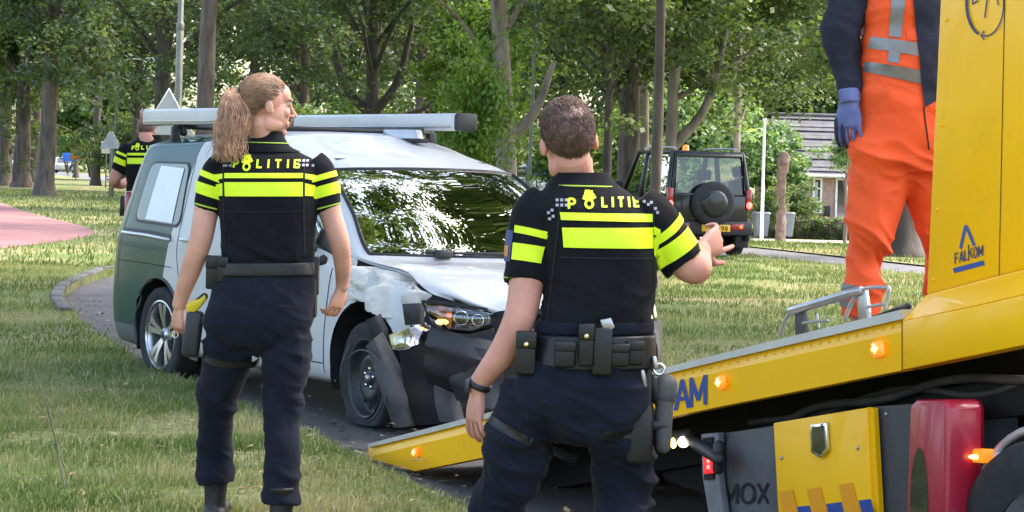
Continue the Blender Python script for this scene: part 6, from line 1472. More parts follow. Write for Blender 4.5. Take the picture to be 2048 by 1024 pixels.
mk('rope', tube([tp(1650, 668, 0.2), tp(1740, 640, 0.22), tp(1800, 618, 0.25), tp(1818, 612, 0.2)], 0.012, n=8, k=4), MAT['plastic_black'], truck)
# under the bed: chassis, tool box, extinguisher box, lamps, wheel
panel('chassis', [(1290, 880), (1500, 840), (2330, 700), (2330, 1250), (1560, 1120), (1450, 1000), (1330, 960)], 0.55, 1.9, 'cavity')
panel('chassis_rail', [(1560, 835), (2330, 700), (2330, 800), (1560, 880)], 0.30, 0.42, 'cavity')
tb = panel('tool_box', [(1546, 850), (1747, 816), (1757, 1030), (1768, 1200), (1570, 1160), (1557, 1026)], 0.05, 0.5, 'box_grey', b=0.006)
dr = panel('door', [(1546, 846), (1733, 815), (1744, 1030), (1756, 1195), (1568, 1155), (1556, 1026)], 0.02, 0.048, 'truck_yellow', tb, b=0.005)
panel('door_edge', [(1735, 814), (1747, 816), (1759, 1030), (1767, 1195), (1758, 1195), (1746, 1030)], 0.03, 0.049, 'truck_yellow', tb)
def face(name, pxs, w_, m, parent): return mk(name, prism([tp(x, y, w_) for x, y in pxs], tn*0.0015), MAT[m], parent, smooth=False)
for x0, y0 in ((1557, 984), (1613, 978), (1677, 969)):
    face('stripe', [(x0, y0), (x0+28, y0-4), (x0+46, y0+70), (x0+66, y0+150), (x0+36, y0+155), (x0+16, y0+74)], 0.0165, 'truck_orange', dr)
for x0, x1, y0, y1 in ((1590, 1618, 1014, 1011), (1652, 1682, 1008, 1004), (1717, 1741, 1001, 998)):
    face('stripe', [(x0, y0), (x1, y1), (x1+30, y1+120), (x0+30, y0+120)], 0.0172, 'truck_blue', dr)
lk = panel('lock', [(1619, 850), (1652, 845), (1655, 900), (1640, 917), (1621, 905)], 0.006, 0.019, 'chrome', dr, b=0.003)
panel('lock_recess', [(1623, 855), (1648, 851), (1650, 897), (1639, 910), (1625, 901)], 0.004, 0.0058, 'glass_dark', lk)
for x, y in ((1563, 916), (1716, 896)): mk('screw', xf(ellipsoid((0, 0, 0), 0.006, 0.006, 0.008, 10, 8), Matrix.Translation(tp(x, y, 0.018))), MAT['steel_rail'], dr)
panel('grey_panel', [(1749, 813), (1828, 808), (1826, 1030), (1830, 1200), (1772, 1200), (1761, 1030)], 0.06, 0.5, 'box_grey')
mk('bolt', ellipsoid(tp(1773, 828, 0.058), 0.008, 0.008, 0.008, 10, 8), MAT['steel_rail'], truck)
eb = panel('extinguisher_box', [(1818, 812), (1832, 800), (1886, 800), (1896, 815), (1893, 1030), (1891, 1190), (1812, 1190), (1812, 1030)], -0.04, 0.10, 'red_plastic', b=0.012)
panel('box_rim', [(1828, 798), (1902, 798), (1913, 812), (1913, 1030), (1911, 1200), (1826, 1200)], 0.10, 0.22, 'red_plastic', eb, b=0.012)
ov = [tp(1838+18*math.cos(R(a)), 1010+115*math.sin(R(a)), -0.042) for a in range(0, 360, 15)]
mk('viewing_window', prism(ov, tn*0.004), MAT['glass_dark'], eb, smooth=False)
for y in (885, 985): panel('hinge', [(1912, y), (1919, y), (1919, y+45), (1912, y+45)], 0.10, 0.16, 'red_plastic', eb, b=0.002)
# rear light board with lettering, arm lamp
mat('box_pale', (0.17, 0.17, 0.175), 0.6, var=0.2, scale=6)
rb = panel('light_board', [(1436, 868), (1556, 850), (1560, 1030), (1562, 1120), (1456, 1110), (1446, 1024)], 0.10, 0.16, 'board_grey', b=0.004)
panel('board_edge', [(1402, 868), (1436, 865), (1436, 950), (1447, 1028), (1456, 1110), (1428, 1100), (1416, 1024), (1404, 950)], 0.06, 0.09, 'box_pale', rb, b=0.004)
panel('lamp_recess', [(1405, 876), (1424, 874), (1426, 958), (1408, 960)], 0.05, 0.062, 'cavity', rb)
panel('tail_lamp', [(1405, 905), (1423, 903), (1425, 946), (1407, 948)], 0.038, 0.052, 'lamp_red', rb, b=0.004)
for y in (910, 922, 934): mk('bulb', ellipsoid(tp(1417, y, 0.036), 0.008, 0.006, 0.009, 10, 8), MAT['lamp_red_core'], rb)
for ch, lx, lw in (('M', 1448, 26), ('O', 1482, 27), ('X', 1516, 20)): tstrokes(letters(ch, lx, 968, 38, [lw], 0), 0.097, 6, m='cavity', name='letter', parent=rb)
ar = mk('lamp_arm', join(tube([tp(1378, 878, 0.10), tp(1408, 898, 0.03), tp(1440, 920, 0.0)], [0.022, 0.026, 0.022], n=10, k=3), tube([tp(1438, 890, 0.02), tp(1436, 940, 0.02)], 0.022, n=10, k=2), tube([tp(1345, 876, 0.12), tp(1380, 873, 0.12)], [0.03, 0.033], n=12, k=3)), MAT['plastic_black'], truck)
mk('side_lamp', ellipsoid(tp(1367, 884, 0.085), 0.022, 0.014, 0.022, 16, 10), MAT['lamp_white'], ar); mk('side_lamp', ellipsoid(tp(1347, 886, 0.09), 0.014, 0.012, 0.022, 14, 10), MAT['lamp_amber_core'], ar)
br_ = panel('lamp_bracket', [(1958, 900), (2000, 905), (2000, 930), (1960, 928)], 0.10, 0.13, 'aluminium', b=0.003)
al = panel('side_marker', [(1934, 897), (1966, 899), (1968, 927), (1936, 925)], 0.06, 0.12, 'lamp_amber', br_, b=0.008)
mk('bulb', ellipsoid(tp(1950, 914, 0.055), 0.022, 0.008, 0.008, 14, 8), MAT['lamp_amber_core'], al)
# truck wheel and mudguard
wc_ = tp(2135, 1075, 0.18); wr_ = (tp(2135, 1075, 0.18)-tp(1985, 1060, 0.18)).length
TWM = Matrix((td_, -tn, Vector((0, 0, 1)))).transposed().to_4x4(); TWM.translation = Vector((wc_.x, wc_.y, wr_))
w2 = mk('wheel', xf((lathe([(0.55*wr_, -0.14), (0.8*wr_, -0.15), (0.95*wr_, -0.14), (wr_, -0.10), (wr_, 0.10), (0.95*wr_, 0.14), (0.8*wr_, 0.15), (0.55*wr_, 0.12)], 48)), TWM), MAT['rubber'], truck)
mk('rim', xf(lathe([(0.56*wr_, 0.11), (0.52*wr_, 0.10), (0.45*wr_, 0.0), (0.25*wr_, 0.02), (0.2*wr_, 0.1), (0.0, 0.1)], 36), TWM), MAT['steel_rail'], w2)
gm = []
for r0, w0, w1 in ((wr_*1.10, -0.25, 0.06),):
    def gf(u, v): a = math.pi*(0.05+0.95*u); q = TWM @ Vector((r0*math.cos(a), w0+(w1-w0)*v, r0*math.sin(a))); return (q.x, q.y, q.z)
    mk('mudguard', thick(grid(gf, 30, 3), 0.012), MAT['plastic_grey'], truck)
    mk('guard_edge', tube([TWM @ Vector((r0*math.cos(a), w1+0.004, r0*math.sin(a))) for a in np.linspace(math.pi*0.05, math.pi, 24)], 0.014, n=8, k=1), MAT['aluminium'], truck)

# ------------------------------------------------------------------ worker in orange on the bed
KY = 8.3
def bedz(x, y): q = Vector((x, y, 0))-Vector((TA.x, TA.y, 0)); return TA.z+q.dot(td_)*TSL+0.10
f1 = at(1720, 640, KY); f2 = at(1895, 620, KY+0.1)
ko = empty('person', (f1.x, KY, bedz(f1.x, KY)), 0, 'worker in orange overalls with grey bands and blue glove on the truck bed', 'person')
zf1, zf2 = bedz(f1.x, KY), bedz(f2.x, f2.y)
hk_ = [RP(215, 1712, 1884, KY, 0.135), RP(250, 1702, 1890, KY, 0.14), RP(290, 1692, 1896, KY, 0.14), RP(325, 1690, 1896, KY, 0.122), RP(352, 1730, 1872, KY, 0.085), RP(378, 1790, 1842, KY, 0.04)]
tk_ = [RP(-98, 1770, 1850, KY, 0.06), RP(-84, 1735, 1885, KY, 0.09), RP(-50, 1722, 1900, KY, 0.12), RP(20, 1726, 1896, KY, 0.135), RP(100, 1722, 1890, KY, 0.135), RP(180, 1715, 1884, KY, 0.135), RP(225, 1710, 1886, KY, 0.135)]
lk1 = [(1768, 290, 0, 150), (1757, 350, 0.0, 136), (1746, 410, -0.01, 116), (1740, 465, -0.02, 98), (1731, 520, 0, 82), (1727, 560, 0.01, 76), (1724, 590, 0.01, 74), (1721, 634, 0.01, 72)]
lk2 = [(1838, 290, 0, 130), (1852, 350, 0.03, 116), (1872, 410, 0.05, 104), (1884, 470, 0.06, 94), (1890, 530, 0.08, 84), (1893, 600, 0.1, 76), (1894, 622, 0.1, 74)]
ak1 = [(1732, -62, 0, 92), (1700, 0, -0.01, 84), (1682, 60, -0.02, 78), (1684, 110, -0.02, 70), (1696, 160, -0.05, 54), (1700, 186, -0.07, 44)]
ak2 = [(1890, -62, 0, 92), (1925, 0, 0, 84), (1945, 60, 0, 74), (1950, 130, -0.04, 60), (1945, 180, -0.1, 44)]
HM4 = headM(at(1810, -190, KY), R(-80), 0, 0)
skin = [loft(slim(tk_, .80), n=30), loft(slim(hk_[:-2], .76), n=30), tube([HM4 @ Vector((0, -0.02, -0.05)), at(1810, -85, KY)], [0.06, 0.08], n=16, k=4)]+head_parts(HM4, 1.0, True)
for path in (ak1, ak2): p, r_ = LP(path, KY); skin.append(tube(p, NV(r_)*0.7, n=14, k=4))
for path in (lk1, lk2): p, r_ = LP(path, KY); skin.append(tube(p, NV(r_)*0.65, n=14, k=4))
skin += hand_parts(at(1945, 185, KY-0.1), (0, 0.1, -1), (-1, 0, 0), -1, 1.0)
mk('body', remesh(skin, 0.007, 2), MAT['skin_ruddy'], ko)
mk('hair', cap_mesh(HM4, 0.0785, 0.0985, 0.092, (0, -0.016, 0.030), hk2, amp=0.03), MAT['hair_brown'], ko)
swp = [loft(slim(tk_, 0.88), n=40)]
for path in (ak1, ak2): p, r_ = LP(path, KY); swp.append(tube(p, r_, n=24, k=6, rnd=False))
mk('sweater', remesh(swp, 0.008, 3, wrinkle(0.008, (7, 7, 13), None, 2.0)), MAT['sweater_navy'], ko)
op = [loft(slim(tk_[2:], 1.02), n=48, p=2.5), loft(hk_, n=48, p=2.4)]
for path in (lk1, lk2): p, r_ = LP(path, KY); op.append(tube(p, r_, n=30, k=8, rnd=False))
zkk = at(1740, 540, KY).z; zcc = at(1800, 320, KY).z
OV_ = remesh(op, 0.007, 3, wrinkle(0.020, (4, 4, 9), lambda V: 0.45+0.8*np.exp(-((V[:, 2]-zkk)/0.10)**2)+0.5*np.exp(-((V[:, 2]-zcc)/0.1)**2), 6.0))
ov_ = mk('overalls', OV_, MAT['orange_cloth'], ko); kb = bvh_of(OV_)
for c4, nx, ny in ((((1733, 76), (1836, 92), (1834, 118), (1728, 99)), 16, 4), (((1716, 124), (1832, 145), (1828, 171), (1712, 143)), 18, 4), (((1772, -30), (1800, -30), (1790, 80), (1766, 76)), 4, 16), (((1766, 104), (1788, 107), (1784, 130), (1762, 127)), 4, 4)):
    mk('grey_band', drape(kb, c4, KY, nx, ny, 0.005), MAT['reflective'], ov_)
for p0, p1 in (((1729, 572), (1727, 586)), ((1723, 602), (1722, 616))):
    mk('grey_band', ringband(kb, at(*p0, KY+0.01), at(*p1, KY+0.01), 0.07, (0, -1, 0), 0, None, n=28, k=3, a0=0.5, a1=2.9, off=0.005, maxr=1.3), MAT['reflective'], ov_)
mk('open_front', drape(kb, ((1806, -45), (1895, -45), (1884, 190), (1835, 217)), KY, 10, 26, 0.009), MAT['sweater_navy'], ov_)
mk('pocket', drape(kb, ((1800, 60), (1832, 66), (1830, 88), (1800, 82)), KY, 6, 4, 0.004), MAT['orange_cloth'], ov_)
mk('front_seam', drape(kb, ((1832, 216), (1835, 216), (1846, 300), (1843, 300)), KY, 1, 16, 0.003), MAT['cavity'], ov_)
gl = hand_parts(at(1699, 196, KY-0.075), (0.02, 0.02, -1), (0.55, 0.8, 0), -1, 1.18, curl=(0.2, 0.35, 0.3), spread=0.04, tout=0.3)
glv = remesh(gl+[tube([at(1698, 178, KY-0.07), at(1700, 205, KY-0.075)], [0.042, 0.040], n=20, k=3, rnd=False)], 0.0045, 3)
gv = mk('glove', glv, MAT['glove_blue'], ko)
fing = [p for p in gl[1:5]]
mk('glove_grip', remesh([(v[0]+(0.0), v[1]) for v in [xf(q, Matrix.Translation((-0.010, 0.0, 0.0))) for q in gl[1:3]]], 0.0045, 2), MAT['glove_dark'], gv)
for (fx, fz, fy) in ((f1.x, zf1, KY), (f2.x, zf2, KY+0.1)): boot((fx, fy+0.05, fz), R(-80), 1.1, 0.13, ko)

# ================================================================== OFF-ROAD CAR
mat('car_dark', (0.010, 0.012, 0.0105), 0.35, var=0.1, coat=0.5, spec=0.3); mat('plate_yellow', (0.72, 0.42, 0.03), 0.4)
jc = gz(1418, 514, 0.004); jz = math.atan2(MD.y, MD.x)-math.pi/2
car = empty('off_road_car', (jc.x, jc.y, 0.004), jz, 'dark boxy off-road car with spare wheel on its back door and amber beacon', 'car')
car.scale = (1.08, 1.08, 1.08)
def jb(name, *a, m='car_dark', b=0.02, parent=car): return mk(name, box(*a, b), MAT[m], parent, world=False, auto=40)
# local frame: x right, y forward, z up; origin below the rear bumper
jb('lower_body', -0.74, 0.74, 0.06, 3.4, 0.52, 1.05, b=0.05)
for s in (-1, 1):
    for y in (0.62, 2.85):
        mk('fender_flare', tube([(s*0.76, y+0.44*math.cos(a), 0.36+0.44*math.sin(a)) for a in np.linspace(-0.1, math.pi+0.1, 14)], 0.055, n=8, k=1), MAT['plastic_black'], car, world=False)
for s in (-1, 1):
    for y0, y1 in ((0.12, 0.20), (1.55, 1.5), (2.55, 2.0)): mk('pillar', tube([(s*0.74, y0, 1.03), (s*0.64, y1, 1.78)], [0.055, 0.045], n=8, k=3), MAT['car_dark'], car, world=False)
rf = mk('roof', prism([(-0.66, 0.16, 1.76), (0.66, 0.16, 1.76), (0.66, 2.05, 1.76), (-0.66, 2.05, 1.76)], (0, 0, 0.065), 0.03), MAT['car_dark'], car, world=False)
for s in (-1, 1): mk('roof_rail', tube([(s*0.56, 0.3, 1.83), (s*0.56, 0.4, 1.875), (s*0.56, 1.8, 1.875), (s*0.56, 1.9, 1.83)], 0.016, n=8, k=3), MAT['aluminium'], rf, world=False)
jb('bonnet', -0.70, 0.70, 2.45, 3.45, 1.0, 1.08, b=0.03)
# back door with window
jb('back_door', -0.66, 0.66, 0.035, 0.085, 0.56, 1.06, b=0.015)
mk('back_window_frame', join(tube([(-0.66, 0.08, 1.05), (-0.60, 0.15, 1.75), (0.60, 0.15, 1.75), (0.66, 0.08, 1.05), (-0.66, 0.08, 1.05)], 0.045, n=8, k=1)), MAT['car_dark'], car, world=False)
mk('back_window', (np.array([(-0.62, 0.085, 1.08), (0.62, 0.085, 1.08), (0.57, 0.15, 1.73), (-0.57, 0.15, 1.73)]), [(0, 1, 2, 3)]), MAT['side_glass'], car, world=False, smooth=False)
for s in (-1, 1):
    mk('side_window', (np.array([(s*0.735, 0.2, 1.06), (s*0.735, 1.5, 1.06), (s*0.65, 1.46, 1.74), (s*0.65, 0.27, 1.74)]), [(0, 1, 2, 3)]), MAT['side_glass'], car, world=False, smooth=False)
    mk('side_window', (np.array([(s*0.735, 1.6, 1.06), (s*0.735, 2.48, 1.06), (s*0.65, 2.02, 1.74), (s*0.65, 1.55, 1.74)]), [(0, 1, 2, 3)]), MAT['side_glass'], car, world=False, smooth=False)
    tl2 = mk('tail_light', box(s*0.72-0.055, s*0.72+0.055, 0.02, 0.14, 0.82, 1.18, 0.02), MAT['lens_red'], car, world=False)
    mk('brake_bulb', ellipsoid((s*0.72, 0.018, 0.90), 0.05, 0.014, 0.06, 14, 10), MAT['brake_core'], tl2, world=False)
    mk('reflector', box(min(s*0.38, s*0.62), max(s*0.38, s*0.62), -0.03, 0.02, 0.47, 0.58, 0.01), MAT['lens_red'], car, world=False)
    mk('side_mirror', join(box(min(s*0.84, s*1.0), max(s*0.84, s*1.0), 2.2, 2.32, 1.08, 1.27, 0.03), tube([(s*0.72, 2.3, 1.05), (s*0.88, 2.27, 1.12)], 0.02, n=6, k=2)), MAT['plastic_black'], car, world=False)
mk('reflector_lit', ellipsoid((0.56, -0.032, 0.525), 0.03, 0.008, 0.03, 12, 8), MAT['lamp_amber'], car, world=False)
jb('rear_bumper', -0.78, 0.78, -0.02, 0.16, 0.38, 0.62, m='plastic_black', b=0.03)
sp = mk('spare_wheel', xf(lathe([(0.33, -0.02), (0.375, -0.06), (0.385, -0.12), (0.375, -0.18), (0.33, -0.205), (0.24, -0.21)], 40), Matrix.Translation((0.02, 0.045, 0.92))), MAT['rubber'], car, world=False)
mk('wheel_cover', xf(lathe([(0.24, -0.205), (0.235, -0.222), (0.18, -0.235), (0.0, -0.24)], 36), Matrix.Translation((0.02, 0.045, 0.92))), MAT['car_dark'], sp, world=False)
pl = jb('number_plate', -0.16, 0.36, -0.045, -0.022, 0.44, 0.56, m='plate_yellow', b=0.004)
def pst(segs, wd):
    out = []
    for i, sg in enumerate(segs):
        for a, b in zip(sg[:-1], sg[1:]):
            a, b = np.array(a), np.array(b); d = (b-a)/np.linalg.norm(b-a); n_ = np.array([-d[1], d[0]])*wd/2
            out.append((np.array([(q[0], -0.0465-0.0002*len(out), q[1]) for q in (a-n_, a+n_, b+n_, b-n_)]), [(0, 1, 2, 3)]))
    return join(*out)
def oval(cx, cz, r_, h_): return [(cx+r_*math.cos(a), cz+h_*math.sin(a)) for a in np.linspace(0, 6.28, 11)]
mk('plate_number', pst([[(-0.02, 0.53), (0.03, 0.53), (-0.02, 0.47), (0.035, 0.47)], [(0.07, 0.465), (0.07, 0.535), (0.115, 0.465), (0.115, 0.535)], [(0.14, 0.50), (0.165, 0.50)], oval(0.215, 0.518, 0.02, 0.018), [(0.235, 0.518), (0.23, 0.48), (0.20, 0.466)], oval(0.285, 0.517, 0.018, 0.016), oval(0.285, 0.483, 0.022, 0.018)], 0.012), MAT['cavity'], pl, world=False, smooth=False)['kind'] = 'stuff'
for s in (-1, 1):
    for y in (0.62, 2.85):
        w_ = mk('wheel', xf(lathe([(0.2, -0.09), (0.30, -0.10), (0.345, -0.08), (0.35, 0.0), (0.345, 0.08), (0.30, 0.10), (0.2, 0.09)], 32, 'x'), Matrix.Translation((s*0.68, y, 0.35))), MAT['rubber'], car, world=False)
        mk('rim', xf(lathe([(0.2, 0.08), (0.17, 0.05), (0.0, 0.06)], 24, 'x'), Matrix.Translation((s*0.68, y, 0.35)) @ Matrix.Diagonal((s, 1, 1, 1))), MAT['steel_rail'], w_, world=False)
    mk('mud_flap', box(s*0.68-0.12, s*0.68+0.12, 0.22, 0.235, 0.16, 0.45, 0.004), MAT['plastic_black'], car, world=False)
mk('underbody', box(-0.55, 0.55, 0.3, 3.2, 0.35, 0.53), MAT['cavity'], car, world=False)
mk('exhaust', tube([(-0.45, 0.0, 0.33), (-0.45, 0.4, 0.34)], 0.03, n=10, k=2), MAT['steel_black'], car, world=False)
for x in (-0.36, 0.36):
    mk('seat', join(box(x-0.22, x+0.22, 1.25, 1.42, 0.7, 1.28, 0.05), box(x-0.13, x+0.13, 1.27, 1.36, 1.32, 1.50, 0.04)), MAT['seat_fabric'], car, world=False)
mk('dashboard', box(-0.68, 0.68, 2.1, 2.4, 0.8, 1.06, 0.03), MAT['plastic_black'], car, world=False)
bc = mk('beacon', xf(lathe([(0.0, 0.10), (0.04, 0.095), (0.055, 0.06), (0.06, 0.0)], 20, 'z'), Matrix.Translation((-0.30, 0.5, 1.83))), MAT['lamp_amber'], car, world=False)
mk('bulb', ellipsoid((-0.30, 0.5, 1.87), 0.03, 0.03, 0.035, 12, 8), MAT['lamp_amber_core'], bc, world=False)
# two people sitting inside
for i, (x, clothing, lab) in enumerate(((0.36, 'poster_white', 'passenger in pale clothing inside the off-road car'), (-0.36, 'sweater_navy', 'driver in dark clothing inside the off-road car'))):
    pm = wm(car) @ Matrix.Translation((x, 1.5, 0)); p = empty('person', pm.translation, jz, lab, 'person')
    HMs = Matrix.Translation((0, 0.05, 1.45)) @ Matrix.Rotation(R(20 if i else -35), 4, 'Z')
    body_ = [loft([((0, 0.05, 0.75), (0.17, 0, 0), (0, .11, 0)), ((0, 0.04, 1.0), (0.19, 0, 0), (0, .11, 0)), ((0, 0.03, 1.22), (0.20, 0, 0), (0, .09, 0)), ((0, 0.03, 1.29), (0.08, 0, 0), (0, .06, 0))], n=24)]+head_parts(HMs)+[tube([(0, 0.03, 1.25), (0, 0.03, 1.38)], [0.07, 0.055], n=12, k=3)]
    for s in (-1, 1):
        body_.append(tube([(s*0.19, 0.04, 1.2), (s*0.25, 0.1, 0.98), (s*0.18, 0.32, 0.95)], [0.05, 0.045, 0.035], n=10, k=4)); body_.append(tube([(s*0.1, 0.05, 0.72), (s*0.12, 0.42, 0.70), (s*0.12, 0.5, 0.45)], [0.08, 0.07, 0.05], n=10, k=4))
        body_ += hand_parts((s*0.18, 0.33, 0.95), (0, 1, 0), (0, 0, -1), -s, 0.95, curl=(0.6, 0.6, 0.4))
    mk('body', remesh(body_, 0.010, 2), MAT['skin_light'], p, world=False)
    mk('shirt', remesh([loft([((0, 0.05, 0.74), (0.18, 0, 0), (0, .12, 0)), ((0, 0.04, 1.0), (0.20, 0, 0), (0, .12, 0)), ((0, 0.03, 1.22), (0.21, 0, 0), (0, .10, 0)), ((0, 0.03, 1.28), (0.09, 0, 0), (0, .07, 0))], n=24)]+[tube([(s*0.19, 0.04, 1.2), (s*0.25, 0.1, 0.98), (s*0.2, 0.25, 0.955)], [0.062, 0.055, 0.047], n=10, k=4) for s in (-1, 1)], 0.012, 2), MAT[clothing], p, world=False)
    mk('hair', cap_mesh(HMs, 0.079, 0.099, 0.092, (0, -0.016, 0.030), hk2), MAT['hair_brown'], p, world=False)

# ================================================================== FAR CARS, SIGNS, POLES
mat('car_silver', (0.45, 0.46, 0.47), 0.3, metal=0.4, coat=1.0); mat('car_white', (0.75, 0.75, 0.75), 0.3, coat=1.0)
def far_car(name, x, y, Y, rz, m, label, w_=1.75, h_=1.48, ln=4.2, van_=False):
    p = at(x, y, Y); o = empty(name, p, rz, label, 'car' if not van_ else 'van', 'cars parked or driving in the distance')
    pr_ = [(-ln/2, 0.3), (-ln/2, 0.75), (-ln/2+0.15, 0.85), (-ln*0.27, 0.92), (-ln*0.12, h_), (ln*0.28, h_), (ln*0.46, 0.95), (ln/2, 0.85), (ln/2, 0.3)] if not van_ else [(-ln/2, 0.3), (-ln/2, 0.95), (-ln*0.38, 1.1), (-ln*0.28, h_), (ln/2, h_), (ln/2, 0.3)]
    mk('body', prism([(-w_/2, q[0], q[1]) for q in pr_], (w_, 0, 0), 0.06), MAT[m], o, world=False, auto=40)
    y0, y1 = (-ln*0.255, -ln*0.135) if not van_ else (-ln*0.375, -ln*0.285)
    mk('windscreen', prism([(-w_*0.42, y0-0.03, 0.98 if not van_ else 1.13), (w_*0.42, y0-0.03, 0.98 if not van_ else 1.13), (w_*0.40, y1-0.03, h_-0.08), (-w_*0.40, y1-0.03, h_-0.08)], (0, -0.01, 0)), MAT['glass_dark'], o, world=False, smooth=False)
    for s in (-1, 1):
        mk('side_window', box(s*w_/2-0.01, s*w_/2+0.01, -ln*0.1, ln*0.25, 0.95 if not van_ else 1.2, h_-0.12, 0.004), MAT['glass_dark'], o, world=False)
        mk('headlight', box(s*w_*0.36-0.14, s*w_*0.36+0.14, -ln/2-0.02, -ln/2+0.05, 0.62, 0.76, 0.02), MAT['lens_clear'], o, world=False)
        for yy in (-ln*0.32, ln*0.32): mk('wheel', xf(lathe([(0.0, -0.1), (0.28, -0.1), (0.31, -0.06), (0.31, 0.06), (0.28, 0.1), (0.0, 0.1)], 24, 'x'), Matrix.Translation((s*(w_/2-0.1), yy, 0.31))), MAT['rubber'], o, world=False)
    mk('number_plate', box(-0.26, 0.26, -ln/2-0.015, -ln/2+0.02, 0.42, 0.53, 0.004), MAT['plate_yellow'], o, world=False)
    return o
far_car('parked_car', 130, 346, 205, R(10), 'car_silver', 'silver car far off on the main road at left', h_=1.46)
far_car('parked_van', 58, 347, 190, R(-20), 'car_white', 'white van partly hidden behind trunks at far left', h_=1.9, van_=True, ln=4.8, w_=1.9)
far_car('parked_car', 1072, 400, 92, R(60), 'car_white', 'white car beyond the windscreen corner of the van')
mat('pole_green', (0.16, 0.165, 0.13), 0.5, metal=0.3, var=0.15, scale=5); mat('pole_pale', (0.62, 0.66, 0.64), 0.4, var=0.1); mat('sign_back', (0.42, 0.44, 0.46), 0.5, metal=0.3, var=0.06); mat('sign_rim', (0.8, 0.8, 0.8), 0.4); mat('sign_blue', (0.02, 0.13, 0.55), 0.4); mat('sign_orange', (0.62, 0.24, 0.03), 0.5)
def lamp_post(x, Y, zb, r_, h_, label, lean=0.0, collar=2.6, m='pole_green'):
    p = at(x, 330, Y); o = empty('lamp_post', (p.x, Y, zb), 0, label, 'lamp post', 'lamp posts along the avenue')
    mk('pole', join(tube([(0, 0, 0), (0, 0, collar), (lean*0.4, 0, collar+0.02), (lean, 0, h_)], [r_*1.25, r_*1.2, r_*0.95, r_*0.7], n=16, k=1), tube([(0, 0, collar-0.05), (0, 0, collar+0.05)], r_*1.32, n=16, k=1)), MAT[m], o, world=False)
    mk('lamp_head', join(tube([(lean, 0, h_), (lean+0.3, 0, h_+0.25), (lean+0.9, 0, h_+0.3)], r_*0.55, n=10, k=4), box(lean+0.85, lean+1.4, -0.12, 0.12, h_+0.24, h_+0.36, 0.04)), MAT['aluminium'], o, world=False)
    return o
lamp_post(353, 38, 0.08, 0.052, 8.0, 'green grey lamp post rising left of the ponytailed officer', collar=3.75)
lamp_post(226, 84, 0.08, 0.052, 5.0, 'distant lamp post carrying the far triangular sign', lean=0.12)
lamp_post(1056, 50, 0.08, 0.045, 6.5, 'grey lamp post beside the pale forked tree', lean=0.1, collar=1.25)
def tri_sign(x, y, Y, half, label, front=False, zb=0.08, post=True, dx=0.0):
    """triangular warning sign, apex up, whose apex is at pixel x, y"""
    a = at(x, y, Y); o = empty('traffic_sign', (a.x, Y, zb), 0, label, 'sign'); z = a.z-zb; h_ = half*1.73
    P = [(0, 0, z), (-half, 0, z-h_), (half, 0, z-h_)]
    mk('panel', prism([P[0], P[1], P[2]], (0, 0.02, 0), 0.006), MAT['sign_back'], o, world=False, smooth=False)
    mk('rim', tube([P[0], P[1], P[2], P[0]], 0.014, n=6, k=1), MAT['sign_rim'], o, world=False)
    mk('bracket', box(-0.10, 0.10, -0.03, -0.004, z-h_*0.75, z-h_*0.70, 0.004), MAT['steel_rail'], o, world=False)
    if post: mk('post', tube([(dx, 0.06, 0), (dx, 0.06, z-h_*0.3)], 0.035, n=12, k=1), MAT['pole_green'], o, world=False)
    return o
tri_sign(338, 178, 37.4, 0.45, 'grey back of a triangular road sign above the near roof carrier', dx=0.12)
tri_sign(222, 259, 83.6, 0.42, 'small triangular road sign back on the distant lamp post')
def board(name, x, y, Y, w_, h_, m, label, zb, cat='sign', group=None):
    c = at(x, y, Y); o = empty(name, (c.x, Y, zb), 0, label, cat); z = c.z-zb
    mk('panel', box(-w_/2, w_/2, -0.02, 0.02, z-h_/2, z+h_/2, 0.01), MAT[m], o, world=False)
    mk('post', join(*[tube([(s*w_*0.3, 0.05, 0), (s*w_*0.3, 0.05, z+h_*0.3)], 0.035, n=8, k=1) for s in ((-1, 1) if w_ > 1.5 else (0,))]), MAT['pole_green'], o, world=False); return o
board('road_sign', 152, 308, 150, 0.75, 0.75, 'sign_orange', 'small orange roadside sign above the distant silver car', 0.0)
board('road_sign', 213, 295, 110, 0.5, 0.6, 'sign_rim', 'small white sign below the far triangular sign', 0.0)
board('road_sign', 216, 318, 112, 0.5, 1.0, 'sign_orange', 'narrow orange board beside the distant lamp post', 0.0) if False else None
board('road_sign', 137, 314, 185, 1.0, 0.7, 'sign_blue', 'small blue sign over the distant silver car', 0.0)
board('info_board', 1074, 338, 90, 0.85, 0.75, 'sign_blue', 'blue board right of the pale forked tree', 0.0)
po = empty('flag_pole', at(1523, 477, 74), 0, 'slender white pole in front of the garden hedge', 'pole')
mk('pole', tube([at(1523, 477, 74), at(1529, 240, 74)], [0.06, 0.045], n=12, k=2), MAT['pole_pale'], po)
mk('finial', ellipsoid(at(1529, 238, 74), 0.07, 0.07, 0.07, 12, 8), MAT['pole_pale'], po)
# pollard stump
q = at(1562, 430, 78); pt = empty('pollard_stump', (q.x, 78, -0.8), 0, 'knobbly pollarded trunk without branches in front of the cottage', 'tree')
V, F = tube([(0, 0, 0), (0.02, 0, 1.2), (-0.03, 0, 2.2), (0.05, 0, 2.9), (0.03, 0, 3.15)], [0.21, 0.16, 0.15, 0.21, 0.15], n=18, k=8)
V = V+np.column_stack([vnoise(V*5), vnoise(V*5+9), vnoise(V*4+4)*0.4])*0.07
mat('bark_pollard', (0.12, 0.082, 0.06), 0.95, var=0.4, scale=6, bump=0.03, bscale=7)
mk('trunk', (V, F), MAT['bark_pollard'], pt, world=False)
